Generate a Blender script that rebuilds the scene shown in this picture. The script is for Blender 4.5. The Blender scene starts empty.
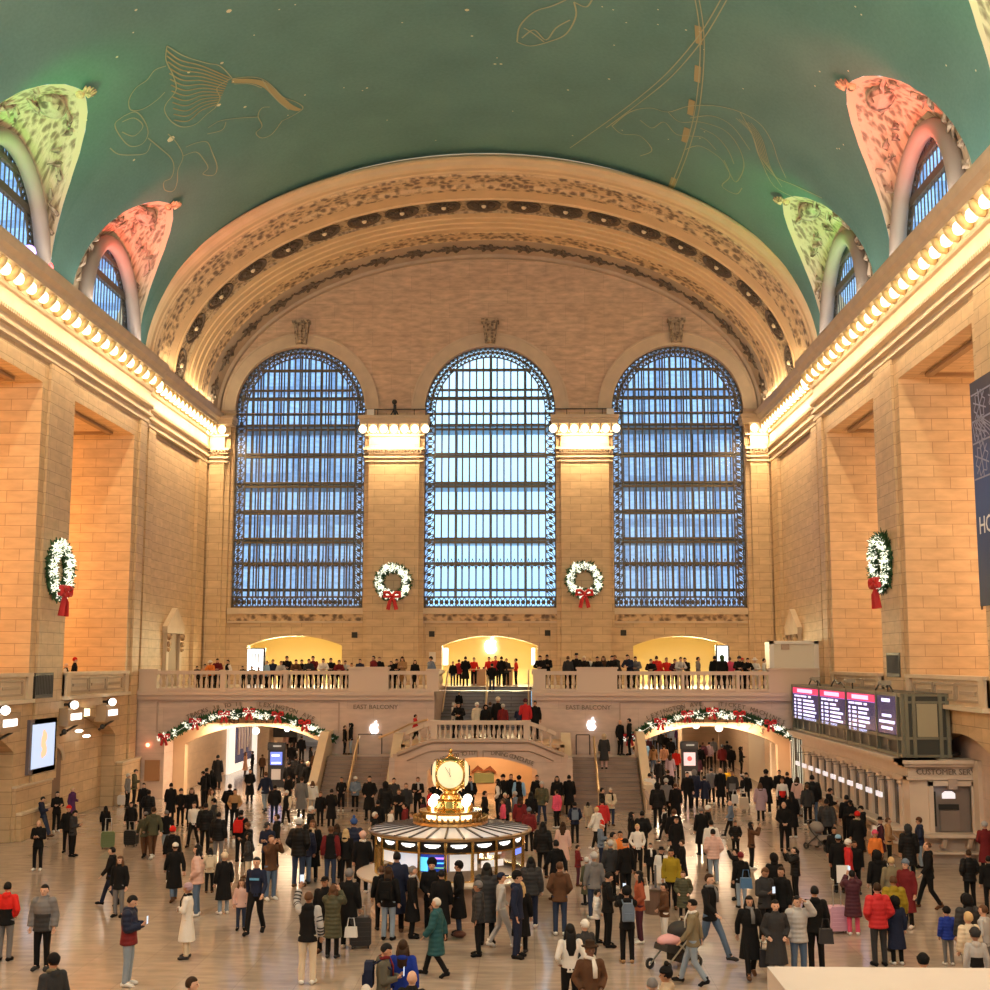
import bpy, bmesh, math, random
from mathutils import Vector, Matrix
random.seed(7)
PI = math.pi
sc = bpy.context.scene
COL = sc.collection
# ---------------------------------------------------------------- camera numbers
F, PT, YW, RL, CX, H = 1256.0, .1315, .0246, -.0012, 2.308, 6.707

def ray(px, py):
    a = px-495; b = 495-py
    c, s = math.cos(RL), math.sin(RL)
    u = c*a+s*b; w = -s*a+c*b
    x = u/F; z2 = w/F
    c, s = math.cos(PT), math.sin(PT)
    y = c-s*z2; z = s+c*z2
    c, s = math.cos(YW), math.sin(YW)
    return (c*x-s*y, s*x+c*y, z)

def atY(px, py, Y):
    d = ray(px, py); t = Y/d[1]
    return (CX+d[0]*t, H+d[2]*t)

def atX(px, py, X):
    d = ray(px, py); t = (X-CX)/d[0]
    return (d[1]*t, H+d[2]*t)

def atZ(px, py, Z):
    d = ray(px, py); t = (Z-H)/d[2]
    return (CX+d[0]*t, d[1]*t)

cam_d = bpy.data.cameras.new('camera')
cam = bpy.data.objects.new('camera', cam_d)
COL.objects.link(cam)
cam_d.sensor_width = 36
cam_d.lens = 36*F/990
cam_d.clip_end = 600
cam.matrix_world = (Matrix.Translation((CX, 0, H)) @ Matrix.Rotation(YW, 4, 'Z')
                    @ Matrix.Rotation(PI/2+PT, 4, 'X') @ Matrix.Rotation(-RL, 4, 'Z'))
sc.camera = cam

# ---------------------------------------------------------------- materials
MATS = {}

def lin(c):
    return tuple((v/12.92 if v <= .04045 else ((v+.055)/1.055)**2.4) for v in c)

def principled(name):
    m = bpy.data.materials.new(name); m.use_nodes = True
    nt = m.node_tree
    return m, nt, nt.nodes['Principled BSDF']

def mat(name, color=(.5, .5, .5), rough=.6, metal=0., emis=0., ecol=None, noise=0., nscale=6., bump=0., bscale=20.,
        spec=.5, alpha=1., trans=0.):
    if name in MATS: return MATS[name]
    m, nt, b = principled(name)
    L = nt.links
    b.inputs['Base Color'].default_value = (*color, 1)
    b.inputs['Roughness'].default_value = rough
    b.inputs['Metallic'].default_value = metal
    b.inputs['Specular IOR Level'].default_value = spec
    if noise > 0:
        tc = nt.nodes.new('ShaderNodeTexCoord'); n = nt.nodes.new('ShaderNodeTexNoise')
        n.inputs['Scale'].default_value = nscale; n.inputs['Detail'].default_value = 4
        L.new(tc.outputs['Object'], n.inputs['Vector'])
        r = nt.nodes.new('ShaderNodeMapRange')
        r.inputs['To Min'].default_value = 1-noise; r.inputs['To Max'].default_value = 1+noise
        r.inputs['From Min'].default_value = .25; r.inputs['From Max'].default_value = .75
        L.new(n.outputs['Fac'], r.inputs['Value'])
        mx = nt.nodes.new('ShaderNodeVectorMath'); mx.operation = 'SCALE'
        mx.inputs[0].default_value = color
        L.new(r.outputs['Result'], mx.inputs['Scale'])
        L.new(mx.outputs['Vector'], b.inputs['Base Color'])
    if bump > 0:
        tc = nt.nodes.new('ShaderNodeTexCoord'); n = nt.nodes.new('ShaderNodeTexNoise')
        n.inputs['Scale'].default_value = bscale
        L.new(tc.outputs['Object'], n.inputs['Vector'])
        bp = nt.nodes.new('ShaderNodeBump'); bp.inputs['Strength'].default_value = bump
        bp.inputs['Distance'].default_value = .05
        L.new(n.outputs['Fac'], bp.inputs['Height']); L.new(bp.outputs['Normal'], b.inputs['Normal'])
    if emis > 0:
        b.inputs['Emission Color'].default_value = (*(ecol or color), 1)
        b.inputs['Emission Strength'].default_value = emis
    MATS[name] = m
    return m

def stone(name, c1, c2, mortar, bw=1.5, bh=.55, ms=.012, rough=.55, noise=.12, bump=.25, offset=.5):
    if name in MATS: return MATS[name]
    m, nt, b = principled(name); L = nt.links
    uv = nt.nodes.new('ShaderNodeUVMap')
    br = nt.nodes.new('ShaderNodeTexBrick')
    br.inputs['Scale'].default_value = 1
    br.inputs['Brick Width'].default_value = bw
    br.inputs['Row Height'].default_value = bh
    br.inputs['Mortar Size'].default_value = ms
    br.inputs['Mortar Smooth'].default_value = .3
    br.inputs['Bias'].default_value = 0
    br.offset = offset
    br.inputs['Color1'].default_value = (*c1, 1)
    br.inputs['Color2'].default_value = (*c2, 1)
    br.inputs['Mortar'].default_value = (*mortar, 1)
    L.new(uv.outputs['UV'], br.inputs['Vector'])
    n = nt.nodes.new('ShaderNodeTexNoise'); n.inputs['Scale'].default_value = 1.3; n.inputs['Detail'].default_value = 6
    mp = nt.nodes.new('ShaderNodeMapping'); mp.inputs['Scale'].default_value = (1, 3, 1)
    L.new(uv.outputs['UV'], mp.inputs['Vector']); L.new(mp.outputs['Vector'], n.inputs['Vector'])
    r = nt.nodes.new('ShaderNodeMapRange'); r.inputs['From Min'].default_value = .3; r.inputs['From Max'].default_value = .7
    r.inputs['To Min'].default_value = 1-noise; r.inputs['To Max'].default_value = 1+noise
    L.new(n.outputs['Fac'], r.inputs['Value'])
    mx = nt.nodes.new('ShaderNodeVectorMath'); mx.operation = 'SCALE'
    L.new(br.outputs['Color'], mx.inputs[0]); L.new(r.outputs['Result'], mx.inputs['Scale'])
    L.new(mx.outputs['Vector'], b.inputs['Base Color'])
    bp = nt.nodes.new('ShaderNodeBump'); bp.inputs['Strength'].default_value = bump; bp.inputs['Distance'].default_value = .03
    bp.invert = True
    L.new(br.outputs['Fac'], bp.inputs['Height']); L.new(bp.outputs['Normal'], b.inputs['Normal'])
    b.inputs['Roughness'].default_value = rough
    MATS[name] = m
    return m

def carved(name, c, dark, scale=3., rough=.6):
    """stone with a carved leaf relief: bump plus darker colour in the hollows"""
    if name in MATS: return MATS[name]
    m, nt, b = principled(name); L = nt.links
    uv = nt.nodes.new('ShaderNodeUVMap')
    v = nt.nodes.new('ShaderNodeTexVoronoi'); v.inputs['Scale'].default_value = scale
    n = nt.nodes.new('ShaderNodeTexNoise'); n.inputs['Scale'].default_value = scale*1.6; n.inputs['Detail'].default_value = 3
    L.new(uv.outputs['UV'], v.inputs['Vector']); L.new(uv.outputs['UV'], n.inputs['Vector'])
    mu = nt.nodes.new('ShaderNodeMath'); mu.operation = 'MULTIPLY'
    L.new(v.outputs['Distance'], mu.inputs[0]); L.new(n.outputs['Fac'], mu.inputs[1])
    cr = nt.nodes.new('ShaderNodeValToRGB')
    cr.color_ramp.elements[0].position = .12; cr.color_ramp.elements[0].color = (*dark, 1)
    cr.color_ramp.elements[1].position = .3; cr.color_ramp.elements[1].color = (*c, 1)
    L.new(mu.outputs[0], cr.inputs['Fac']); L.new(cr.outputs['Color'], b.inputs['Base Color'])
    bp = nt.nodes.new('ShaderNodeBump'); bp.inputs['Strength'].default_value = .7; bp.inputs['Distance'].default_value = .12
    L.new(mu.outputs[0], bp.inputs['Height']); L.new(bp.outputs['Normal'], b.inputs['Normal'])
    b.inputs['Roughness'].default_value = rough
    MATS[name] = m
    return m

def thin_glass(name, tint=(.8, .9, 1), gloss=.12, rough=.02):
    if name in MATS: return MATS[name]
    m = bpy.data.materials.new(name); m.use_nodes = True
    nt = m.node_tree; nt.nodes.clear(); L = nt.links
    o = nt.nodes.new('ShaderNodeOutputMaterial'); t = nt.nodes.new('ShaderNodeBsdfTransparent')
    g = nt.nodes.new('ShaderNodeBsdfGlossy'); mx = nt.nodes.new('ShaderNodeMixShader')
    t.inputs['Color'].default_value = (*tint, 1); g.inputs['Roughness'].default_value = rough
    mx.inputs[0].default_value = gloss
    L.new(t.outputs[0], mx.inputs[1]); L.new(g.outputs[0], mx.inputs[2]); L.new(mx.outputs[0], o.inputs['Surface'])
    MATS[name] = m
    return m

ST = stone('hall_limestone', (.62, .455, .275), (.54, .39, .235), (.33, .225, .135), bw=1.25, bh=.46, ms=.013)
ST_T = stone('tympanum_stone', (.62, .45, .32), (.56, .40, .28), (.38, .28, .21), bw=2.4, bh=.9, ms=.008, noise=.22)
ST_PINK = stone('balcony_marble', (.60, .47, .40), (.56, .43, .37), (.40, .30, .25), bw=2.6, bh=1.1, ms=.006, rough=.35, noise=.10, bump=.1)
ST_PL = mat('moulding_stone', (.60, .48, .35), rough=.55, noise=.10, nscale=1.5)
ST_RING = mat('arch_plaster', (.68, .48, .28), rough=.6, noise=.10, nscale=.8)
CARV = carved('carved_stone', (.66, .47, .28), (.17, .11, .07), 2.6)
CARV2 = carved('carved_dark_stone', (.40, .30, .24), (.10, .075, .06), 1.6)
DARK = mat('dark_void', (.02, .018, .016), rough=.7)
BLACK = mat('black_metal', (.025, .025, .027), rough=.45)
BRONZE = mat('bronze_grille', (.12, .095, .06), rough=.45, metal=.4)
IRON = mat('window_iron', (.10, .085, .065), rough=.5, metal=.3)
GOLD = mat('polished_brass', (.75, .50, .18), rough=.22, metal=1.)
RAILW = mat('brass_rail', (.72, .55, .34), rough=.3, metal=.8)
STEP = mat('stair_stone', (.30, .22, .185), rough=.5, noise=.15, nscale=3)
WOOD = mat('maple_table', (.62, .36, .18), rough=.5)
WHITE = mat('white_paint', (.78, .76, .72), rough=.5)
RED = mat('red_ribbon', (.55, .02, .025), rough=.6)
GREENL = mat('fir_green', (.035, .10, .035), rough=.8, noise=.4, nscale=20)
BULB = mat('warm_bulb_glass', (1, .85, .6), emis=3.2, ecol=(1, .80, .46))
BULBW = mat('white_lamp_glass', (1, 1, 1), emis=3, ecol=(1, .95, .85))
FROST = mat('fairy_lights', (.85, .88, .75), emis=.75, ecol=(1, .98, .82))

# ---------------------------------------------------------------- mesh helpers
class MB:
    def __init__(self): self.bm = bmesh.new()
    def quad(self, a, b, c, d):
        vs = [self.bm.verts.new(p) for p in (a, b, c, d)]
        try: return self.bm.faces.new(vs)
        except ValueError: return None
    def poly(self, pts):
        return self.bm.faces.new([self.bm.verts.new(p) for p in pts])
    def box(self, x0, x1, y0, y1, z0, z1):
        v = [self.bm.verts.new(p) for p in ((x0,y0,z0),(x1,y0,z0),(x1,y1,z0),(x0,y1,z0),(x0,y0,z1),(x1,y0,z1),(x1,y1,z1),(x0,y1,z1))]
        for f in ((0,3,2,1),(4,5,6,7),(0,1,5,4),(1,2,6,5),(2,3,7,6),(3,0,4,7)):
            self.bm.faces.new([v[i] for i in f])
        return self
    def obox(self, c, u, v, w):
        """oriented box: centre and three half vectors"""
        c, u, v, w = map(Vector, (c, u, v, w))
        p = [self.bm.verts.new(c+a*u+b*v+d*w) for a, b, d in ((-1,-1,-1),(1,-1,-1),(1,1,-1),(-1,1,-1),(-1,-1,1),(1,-1,1),(1,1,1),(-1,1,1))]
        for f in ((0,3,2,1),(4,5,6,7),(0,1,5,4),(1,2,6,5),(2,3,7,6),(3,0,4,7)):
            self.bm.faces.new([p[i] for i in f])
        return self
    def bar(self, a, b, w, d, up=(0, 0, 1)):
        a, b = Vector(a), Vector(b); t = b-a; L = t.length
        if L < 1e-6: return self
        t.normalize(); up = Vector(up)
        s = t.cross(up)
        if s.length < 1e-4: s = t.cross(Vector((0, 1, 0)))
        s.normalize(); n = s.cross(t)
        return self.obox((a+b)/2, t*L/2, s*w/2, n*d/2)
    def loft(self, rings, closed=True, caps=True):
        vr = [[self.bm.verts.new(p) for p in r] for r in rings]
        n = len(vr[0])
        for a, b in zip(vr, vr[1:]):
            for i in range(n if closed else n-1):
                j = (i+1) % n
                try: self.bm.faces.new((a[i], a[j], b[j], b[i]))
                except ValueError: pass
        if caps and closed:
            try:
                self.bm.faces.new(list(reversed(vr[0]))); self.bm.faces.new(vr[-1])
            except ValueError: pass
        return self
    def tube(self, pts, rad, n=8, caps=True, flat=1., fdir=None):
        """tube through points; rad float or list; flat squeezes along the second normal"""
        pts = [Vector(p) for p in pts]
        if not isinstance(rad, (list, tuple)): rad = [rad]*len(pts)
        rings = []; prev = None
        for i, p in enumerate(pts):
            t = (pts[min(i+1, len(pts)-1)]-pts[max(i-1, 0)])
            if t.length < 1e-9: t = Vector((0, 0, 1))
            t.normalize()
            if prev is None:
                ref = Vector(fdir) if fdir else (Vector((1, 0, 0)) if abs(t.x) < .9 else Vector((0, 1, 0)))
            else: ref = prev
            s = ref-t*ref.dot(t)
            if s.length < 1e-6: s = t.orthogonal()
            s.normalize(); prev = s; q = t.cross(s)
            rings.append([p+s*rad[i]*math.cos(2*PI*k/n)+q*rad[i]*flat*math.sin(2*PI*k/n) for k in range(n)])
        return self.loft(rings, True, caps)
    def lathe(self, prof, c=(0, 0, 0), n=24, a0=0., a1=2*PI):
        full = abs(a1-a0-2*PI) < 1e-6
        m = n if full else n+1
        rings = []
        for r, z in prof:
            rings.append([Vector((c[0]+r*math.cos(a0+(a1-a0)*k/n), c[1]+r*math.sin(a0+(a1-a0)*k/n), c[2]+z)) for k in range(m)])
        return self.loft(rings, full, False)
    def sphere(self, c, r, n=10, m=7, sx=1, sy=1, sz=1, mtx=None):
        c = Vector(c); rings = []
        for j in range(m+1):
            th = PI*j/m; rr = max(math.sin(th), 1e-3)
            rg = []
            for k in range(n):
                p = Vector((rr*math.cos(2*PI*k/n)*sx*r, rr*math.sin(2*PI*k/n)*sy*r, -math.cos(th)*sz*r))
                rg.append(c+(mtx @ p if mtx else p))
            rings.append(rg)
        return self.loft(rings, True, True)
    def prism(self, pts, axis, a, b):
        """extrude polygon pts (2-D) along axis between a and b"""
        def P(p, t):
            return {'X': (t, p[0], p[1]), 'Y': (p[0], t, p[1]), 'Z': (p[0], p[1], t)}[axis]
        return self.loft([[P(p, a) for p in pts], [P(p, b) for p in pts]])
    def build(self, name, m=None, parent=None, smooth=False, uv=True, kind=None, label=None, cat=None, group=None, merge=False, loc=None):
        bm = self.bm
        if merge: bmesh.ops.remove_doubles(bm, verts=bm.verts, dist=1e-4)
        bmesh.ops.recalc_face_normals(bm, faces=bm.faces) if not getattr(self, 'norecalc', False) else None
        if loc: bmesh.ops.translate(bm, verts=bm.verts, vec=-Vector(loc))
        bm.normal_update()
        if uv:
            lay = bm.loops.layers.uv.new('UVMap')
            off = Vector(loc) if loc else Vector((0, 0, 0))
            for f in bm.faces:
                nn = f.normal; ax = max(range(3), key=lambda i: abs(nn[i]))
                for l in f.loops:
                    p = l.vert.co+off
                    l[lay].uv = (p.x, p.y) if ax == 2 else ((p.y, p.z) if ax == 0 else (p.x, p.z))
        me = bpy.data.meshes.new(name); bm.to_mesh(me); bm.free()
        if smooth:
            for p in me.polygons: p.use_smooth = True
        ms = m if isinstance(m, (list, tuple)) else [m]
        for x in ms:
            if x: me.materials.append(x)
        o = bpy.data.objects.new(name, me); COL.objects.link(o)
        if loc: o.location = loc
        if parent is not None:
            o.parent = parent
            o.matrix_parent_inverse = Matrix.Translation(-Vector(parent.location)) if parent.type == 'EMPTY' or any(parent.location) else Matrix()
        tag(o, label, cat, group, kind)
        return o

def tag(o, label=None, cat=None, group=None, kind=None):
    if label: o['label'] = label
    if cat: o['category'] = cat
    if group: o['group'] = group
    if kind: o['kind'] = kind
    return o

def empty(name, loc, label=None, cat=None, group=None, kind=None):
    o = bpy.data.objects.new(name, None); COL.objects.link(o); o.location = loc
    o.empty_display_size = .2
    return tag(o, label, cat, group, kind)

def struct(name, mb, m, parent=None, **k):
    return mb.build(name, m, parent, kind=None if parent else 'structure', **k)

def dup(o, parent=None, loc=None, rot=None, scale=None):
    c = o.copy(); COL.objects.link(c); c.parent = parent
    if loc is not None: c.location = loc
    if rot is not None: c.rotation_euler = rot
    if scale is not None: c.scale = scale if isinstance(scale, (tuple, list)) else (scale,)*3
    return c

def dup_tree(o, loc=None, rotz=None, label=None, group=None):
    c = dup(o, None, loc)
    if rotz is not None: c.rotation_euler = (0, 0, rotz)
    if label: c['label'] = label
    if group: c['group'] = group
    for ch in list(o.children):
        d = ch.copy(); COL.objects.link(d); d.parent = c
        for g in list(ch.children):
            e = g.copy(); COL.objects.link(e); e.parent = d
    return c

def colwall(mb, u0, u1, zlo, ztop, ops, P, depth, step=.5, back=False):
    """wall built in columns. P(u,z,d) -> point. ops = (ua,ub,zb,top(u)); reveals run to depth"""
    us = {round(u0, 4), round(u1, 4)}
    k = u0
    while k < u1: us.add(round(k, 4)); k += step
    for o in ops:
        us.add(round(o[0], 4)); us.add(round(o[1], 4))
        n = 28 if o[4] else 1
        for i in range(n+1): us.add(round(o[0]+(o[1]-o[0])*(.5-.5*math.cos(PI*i/n)), 4))
    us = sorted(us)
    zt = ztop if callable(ztop) else (lambda u: ztop)
    zl = zlo if callable(zlo) else (lambda u: zlo)
    for a, b in zip(us, us[1:]):
        if b-a < 1e-4: continue
        m = (a+b)/2; ca, cb = zl(a), zl(b)
        for o in sorted([o for o in ops if o[0]-1e-6 < m < o[1]+1e-6], key=lambda o: o[2]):
            ta, tb = o[3](a), o[3](b)
            for d in ((0, depth) if back else (0,)):
                if max(o[2]-ca, o[2]-cb) > 1e-4:
                    mb.quad(P(a, ca, d), P(b, cb, d), P(b, o[2], d), P(a, o[2], d))
            if o[2] > max(ca, cb)-1e-4 and o[2] > zl(m)+1e-3: mb.quad(P(a, o[2], 0), P(b, o[2], 0), P(b, o[2], depth), P(a, o[2], depth))
            mb.quad(P(a, ta, 0), P(a, ta, depth), P(b, tb, depth), P(b, tb, 0))
            ca, cb = ta, tb
        for d in ((0, depth) if back else (0,)):
            mb.quad(P(a, ca, d), P(b, cb, d), P(b, zt(b), d), P(a, zt(a), d))
    for o in ops:
        for e in (o[0], o[1]):
            t = o[3](e)
            if t > o[2]+1e-3: mb.quad(P(e, o[2], 0), P(e, t, 0), P(e, t, depth), P(e, o[2], depth))
    mb.norecalc = True

def arch(c, hw, spring, rise):
    return lambda u: spring+rise*math.sqrt(max(0., 1-((u-c)/hw)**2))

def seg_arch(c, hw, spring, rise):
    R = (hw*hw+rise*rise)/(2*rise)
    return lambda u: spring+rise-R+math.sqrt(max(0., R*R-(u-c)**2))

def text_mesh(body, size, depth=.02, bold=False):
    cu = bpy.data.curves.new('t', 'FONT'); cu.body = body; cu.size = size; cu.extrude = depth
    cu.align_x = 'CENTER'; cu.resolution_u = 2
    o = bpy.data.objects.new('t', cu); COL.objects.link(o)
    dg = bpy.context.evaluated_depsgraph_get(); dg.update()
    me = bpy.data.meshes.new_from_object(o.evaluated_get(dg))
    bpy.data.objects.remove(o)
    return me

def text_obj(name, body, size, M, m, parent=None, depth=.02, label=None):
    me = text_mesh(body, size, depth); me.name = name
    me.transform(M); me.materials.clear(); me.materials.append(m)
    o = bpy.data.objects.new(name, me); COL.objects.link(o); o.parent = parent
    if parent is not None and any(parent.location): o.matrix_parent_inverse = Matrix.Translation(-Vector(parent.location))
    if label: o['label'] = label
    return o

def arc_text(name, body, size, x0, x1, zf, Y, m, parent, depth=.02, mid=None):
    """letters upright along curve z=zf(x) on a wall facing the camera at depth Y"""
    allm = bmesh.new(); n = len(body)
    for i, chh in enumerate(body):
        if chh == ' ': continue
        x = x0+(x1-x0)*(i+.5)/n
        a = math.atan2(zf(x+.05)-zf(x-.05), .1)
        me = text_mesh(chh, size, depth)
        me.transform(Matrix.Translation((x, Y, zf(x))) @ Matrix.Rotation(-a, 4, 'Y') @ Matrix.Rotation(PI/2, 4, 'X'))
        allm.from_mesh(me); bpy.data.meshes.remove(me)
    me = bpy.data.meshes.new(name); allm.to_mesh(me); allm.free(); me.materials.append(m)
    o = bpy.data.objects.new(name, me); COL.objects.link(o); o.parent = parent
    return o

def remeshed(mb, voxel, smooth=2):
    me = bpy.data.meshes.new('r'); bmesh.ops.recalc_face_normals(mb.bm, faces=mb.bm.faces)
    mb.bm.to_mesh(me); mb.bm.free()
    o = bpy.data.objects.new('r', me); COL.objects.link(o)
    r = o.modifiers.new('r', 'REMESH'); r.mode = 'VOXEL'; r.voxel_size = voxel
    if smooth:
        s = o.modifiers.new('s', 'SMOOTH'); s.factor = .6; s.iterations = smooth
    dg = bpy.context.evaluated_depsgraph_get(); dg.update()
    out = bpy.data.meshes.new_from_object(o.evaluated_get(dg))
    bpy.data.objects.remove(o)
    for p in out.polygons: p.use_smooth = True
    return out
LE = dict(cornice=330, cove=190, archcove=230, passage=1600, cap=360, under=430, dining=430, red=2200, green=1150, chand=2900, hallfill2=0, west=1700, sky=1.8, exp=.33)
# ================================================================= SETTING
FLOOR_M = stone('marble_floor', (.43, .345, .285), (.39, .315, .26), (.34, .27, .215), bw=1.25, bh=1.25, ms=.010, rough=.15, noise=.18, bump=.0, offset=0)
FLOOR_M.node_tree.nodes['Principled BSDF'].inputs['Specular IOR Level'].default_value = .8
m = MB(); m.box(-24, 24, -8, 112, -.3, 0); floor = struct('floor', m, FLOOR_M)

# ---------------- side walls -------------------------------------------------
BAYS = [56.25, 44.45, 32.6, 20.75, 8.9]
HB = 4.1
WX = 16.9
for s, nm in ((-1, 'wall_left'), (1, 'wall_right')):
    P = lambda u, z, d, s=s: (s*(WX+d), u, z)
    m = MB()
    colwall(m, -8, 62.4, 0, 5.25, [(c-5.0, c+3.0, 0, seg_arch(c-1, 4.0, 3.3, 1.0), True) for c in BAYS], P, .6, 2)
    colwall(m, -8, 62.4, 5.25, 21.95, [(c-HB, c+HB, 5.25, lambda u: 17.7, False) for c in BAYS], P, 4.6, 2)
    # returns at the end of the main plane and the recessed corner wall beyond it
    m.quad((s*WX, 62.4, 0), (s*(WX+.5), 62.4, 0), (s*(WX+.5), 62.4, 22), (s*WX, 62.4, 22))
    m.quad((s*(WX+.35), 62.4, 0), (s*(WX+.35), 76.2, 0), (s*(WX+.35), 76.2, 22), (s*(WX+.35), 62.4, 22))
    # pier set-backs (shallow vertical offsets in the wall by each opening)
    w = struct(nm, m, ST)
    m = MB()
    for c in BAYS:
        for e in (c-6, ):
            m.box(*sorted((s*(WX-.12), s*WX)), e-1.15, e+1.35, 2.0, 18.6)
    m.box(*sorted((s*(WX-.12), s*WX)), 60.95, 61.9, 0, 18.6)
    m.box(*sorted((s*(WX+.15), s*(WX+.35))), 63.2, 64.4, 5.3, 18.6)
    m.box(*sorted((s*(WX+.15), s*(WX+.35))), 73.2, 75.0, 5.3, 18.6)
    m.build('pier_face', ST, w)
    # lower recess back wall, passage behind the upper openings
    m = MB(); m.box(*sorted((s*(WX+.6), s*(WX+.8))), -8, 62.4, 0, 5.0)
    m.build('recess_panel', ST_PINK if s > 0 else ST, w)
    m = MB(); m.box(*sorted((s*(WX+.02), s*(WX+12))), -8, 62.4, 5.0, 5.24)
    m.build('passage_floor', ST_PL, w)
    m = MB(); m.box(*sorted((s*(WX+11.8), s*(WX+12.1))), -8, 62.4, 5.2, 19)
    m.box(*sorted((s*(WX+4.6), s*(WX+12))), -8, 62.4, 18.2, 18.5)
    m.box(*sorted((s*(WX+4.6), s*(WX+12))), 62.2, 62.5, 5.2, 18.5)
    m.build('passage_shell', ST, w)
    # recessed panel mouldings on each opening's ceiling
    m = MB()
    for c in BAYS:
        x0, x1 = WX+.9, WX+3.9; y0, y1 = c-HB+.9, c+HB-.9
        for a, b in (((x0, y0), (x1, y0)), ((x1, y0), (x1, y1)), ((x1, y1), (x0, y1)), ((x0, y1), (x0, y0))):
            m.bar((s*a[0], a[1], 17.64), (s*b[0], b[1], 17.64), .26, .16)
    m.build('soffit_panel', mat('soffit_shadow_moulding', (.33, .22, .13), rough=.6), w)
    # plinths with their two pale ledges, on the hall side of each pier
    m = MB()
    for c in BAYS:
        for a, b in ((c-8.7, c-5.1), ):
            m.box(*sorted((s*(WX-.14), s*WX)), a, b, 0, 1.95)
            m.box(*sorted((s*(WX-.32), s*WX)), a+.15, b-.1, 0, .95)
    m.box(*sorted((s*(WX-.32), s*WX)), 59.5, 62.3, 0, 1.95)
    m.build('plinth', ST, w)
    m = MB()
    for c in BAYS:
        for a, b in ((c-8.7, c-5.1), ):
            m.box(*sorted((s*(WX-.18), s*WX)), a-.04, b+.04, 1.95, 2.03)
            m.box(*sorted((s*(WX-.38), s*WX)), a+.1, b-.05, .95, 1.05)
    m.box(*sorted((s*(WX-.36), s*WX)), 59.45, 62.34, 1.95, 2.03)
    m.build('plinth_cap', mat('polished_ledge', (.70, .60, .46), rough=.25), w)
    # panelled parapets in the openings
    for c in BAYS[:3]:
        m = MB()
        x0, x1 = sorted((s*(WX-.1), s*(WX+.3)))
        m.box(x0, x1, c-HB, c+HB, 5.25, 6.1)
        xa, xb = sorted((s*(WX-.22), s*(WX+.4)))
        m.box(xa, xb, c-HB, c+HB, 6.1, 6.24)
        for e in (c-HB+.25, c+HB-.25): m.box(*sorted((s*(WX-.2), s*(WX+.3))), e-.25, e+.25, 5.25, 6.12)
        p = struct('trim_%d' % (len([o for o in COL.objects if o.name.startswith('trim_')])+1), m, ST_PL)
        m = MB()
        for i in range(3):
            a = c-HB+.62+i*2.3; b = a+2.12
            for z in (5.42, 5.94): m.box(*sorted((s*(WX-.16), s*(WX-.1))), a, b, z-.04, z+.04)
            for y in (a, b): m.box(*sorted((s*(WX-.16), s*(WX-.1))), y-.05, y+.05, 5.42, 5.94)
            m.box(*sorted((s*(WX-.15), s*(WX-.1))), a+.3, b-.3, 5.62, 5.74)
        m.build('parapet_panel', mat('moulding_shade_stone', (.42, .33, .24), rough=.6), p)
        m = MB(); m.box(*sorted((s*(WX-.3), s*WX)), c-HB-.05, c+HB+.05, 5.1, 5.25)
        m.build('ledge', mat('polished_ledge'), p)

# wall behind the camera, with its own three tall windows
m = MB()
P = lambda u, z, d: (u, -8+d, z)
ellz = lambda x, a=16.95, b=10.5: 21.8+b*math.sqrt(max(0, 1-(x/a)**2))
colwall(m, -17.4, 17.4, 0, lambda u: max(21.95, ellz(u)+.6), [(c-4, c+4, 9.9, arch(c, 4.0, 22.1, 4.0), True) for c in (-11.6, .1, 11.6)], P, -.5, 1.0)
struct('wall_behind_camera', m, ST)

# ---------------- far wall ----------------------------------------------------
YE = 76.0
WC = (-11.6, .13, 11.62); WH = 4.02
NC = (-11.65, .12, 11.6)
m = MB()
P = lambda u, z, d: (u, YE+d, z)
ops = [(c-WH, c+WH, 9.9, arch(c, WH, 22.05, 4.0), True) for c in WC]
ops += [(c-2.87, c+2.87, 5.3, seg_arch(c, 2.87, 7.62, .58), True) for c in NC]
colwall(m, -17.3, 17.3, 5.2, lambda u: 21.9, [(a, b, c, (lambda u, d=d: min(d(u), 21.9)), e) for a, b, c, d, e in ops], P, .9, .8)
wall_far = struct('wall_far', m, ST)
m = MB()
colwall(m, -17.3, 17.3, 21.9, lambda u: max(21.95, ellz(u, 17.3, 11.2)), [(c-WH, c+WH, 21.9, arch(c, WH, 22.05, 4.0), True) for c in WC], P, .9, .5)
m.build('tympanum', ST_T, wall_far)
# smooth ring mouldings round the window heads and their keystones
m = MB()
for c in WC:
    for r0, r1, d in ((WH, WH+.18, .16), (WH+.18, WH+.72, .08), (WH+.72, WH+.84, .14)):
        pr = []
        for k in range(49):
            a = PI*k/48
            pr.append([(c+r*math.cos(a), y, 22.05+r*math.sin(a)) for r, y in ((r0, YE+.02), (r0, YE-d), (r1, YE-d), (r1, YE+.02))])
        m.loft(pr)
m.build('window_arch_ring', ST_PL, wall_far, smooth=False)
m = MB()
for c in WC:
    m.prism([(c-.32, 26.2), (c+.32, 26.2), (c+.46, 27.5), (c-.46, 27.5)], 'Y', YE-.5, YE)
    m.box(c-.55, c+.55, YE-.62, YE, 27.5, 27.68)
    m.sphere((c, YE-.5, 26.4), .24, 10, 6)
    for q in (-.22, 0, .22): m.tube([(c+q, YE-.5, 26.6), (c+q*1.2, YE-.56, 27.4)], .07, 6)
m.build('keystone', carved('carved_keystone', (.45, .35, .25), (.14, .10, .07), 5), wall_far)
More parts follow.
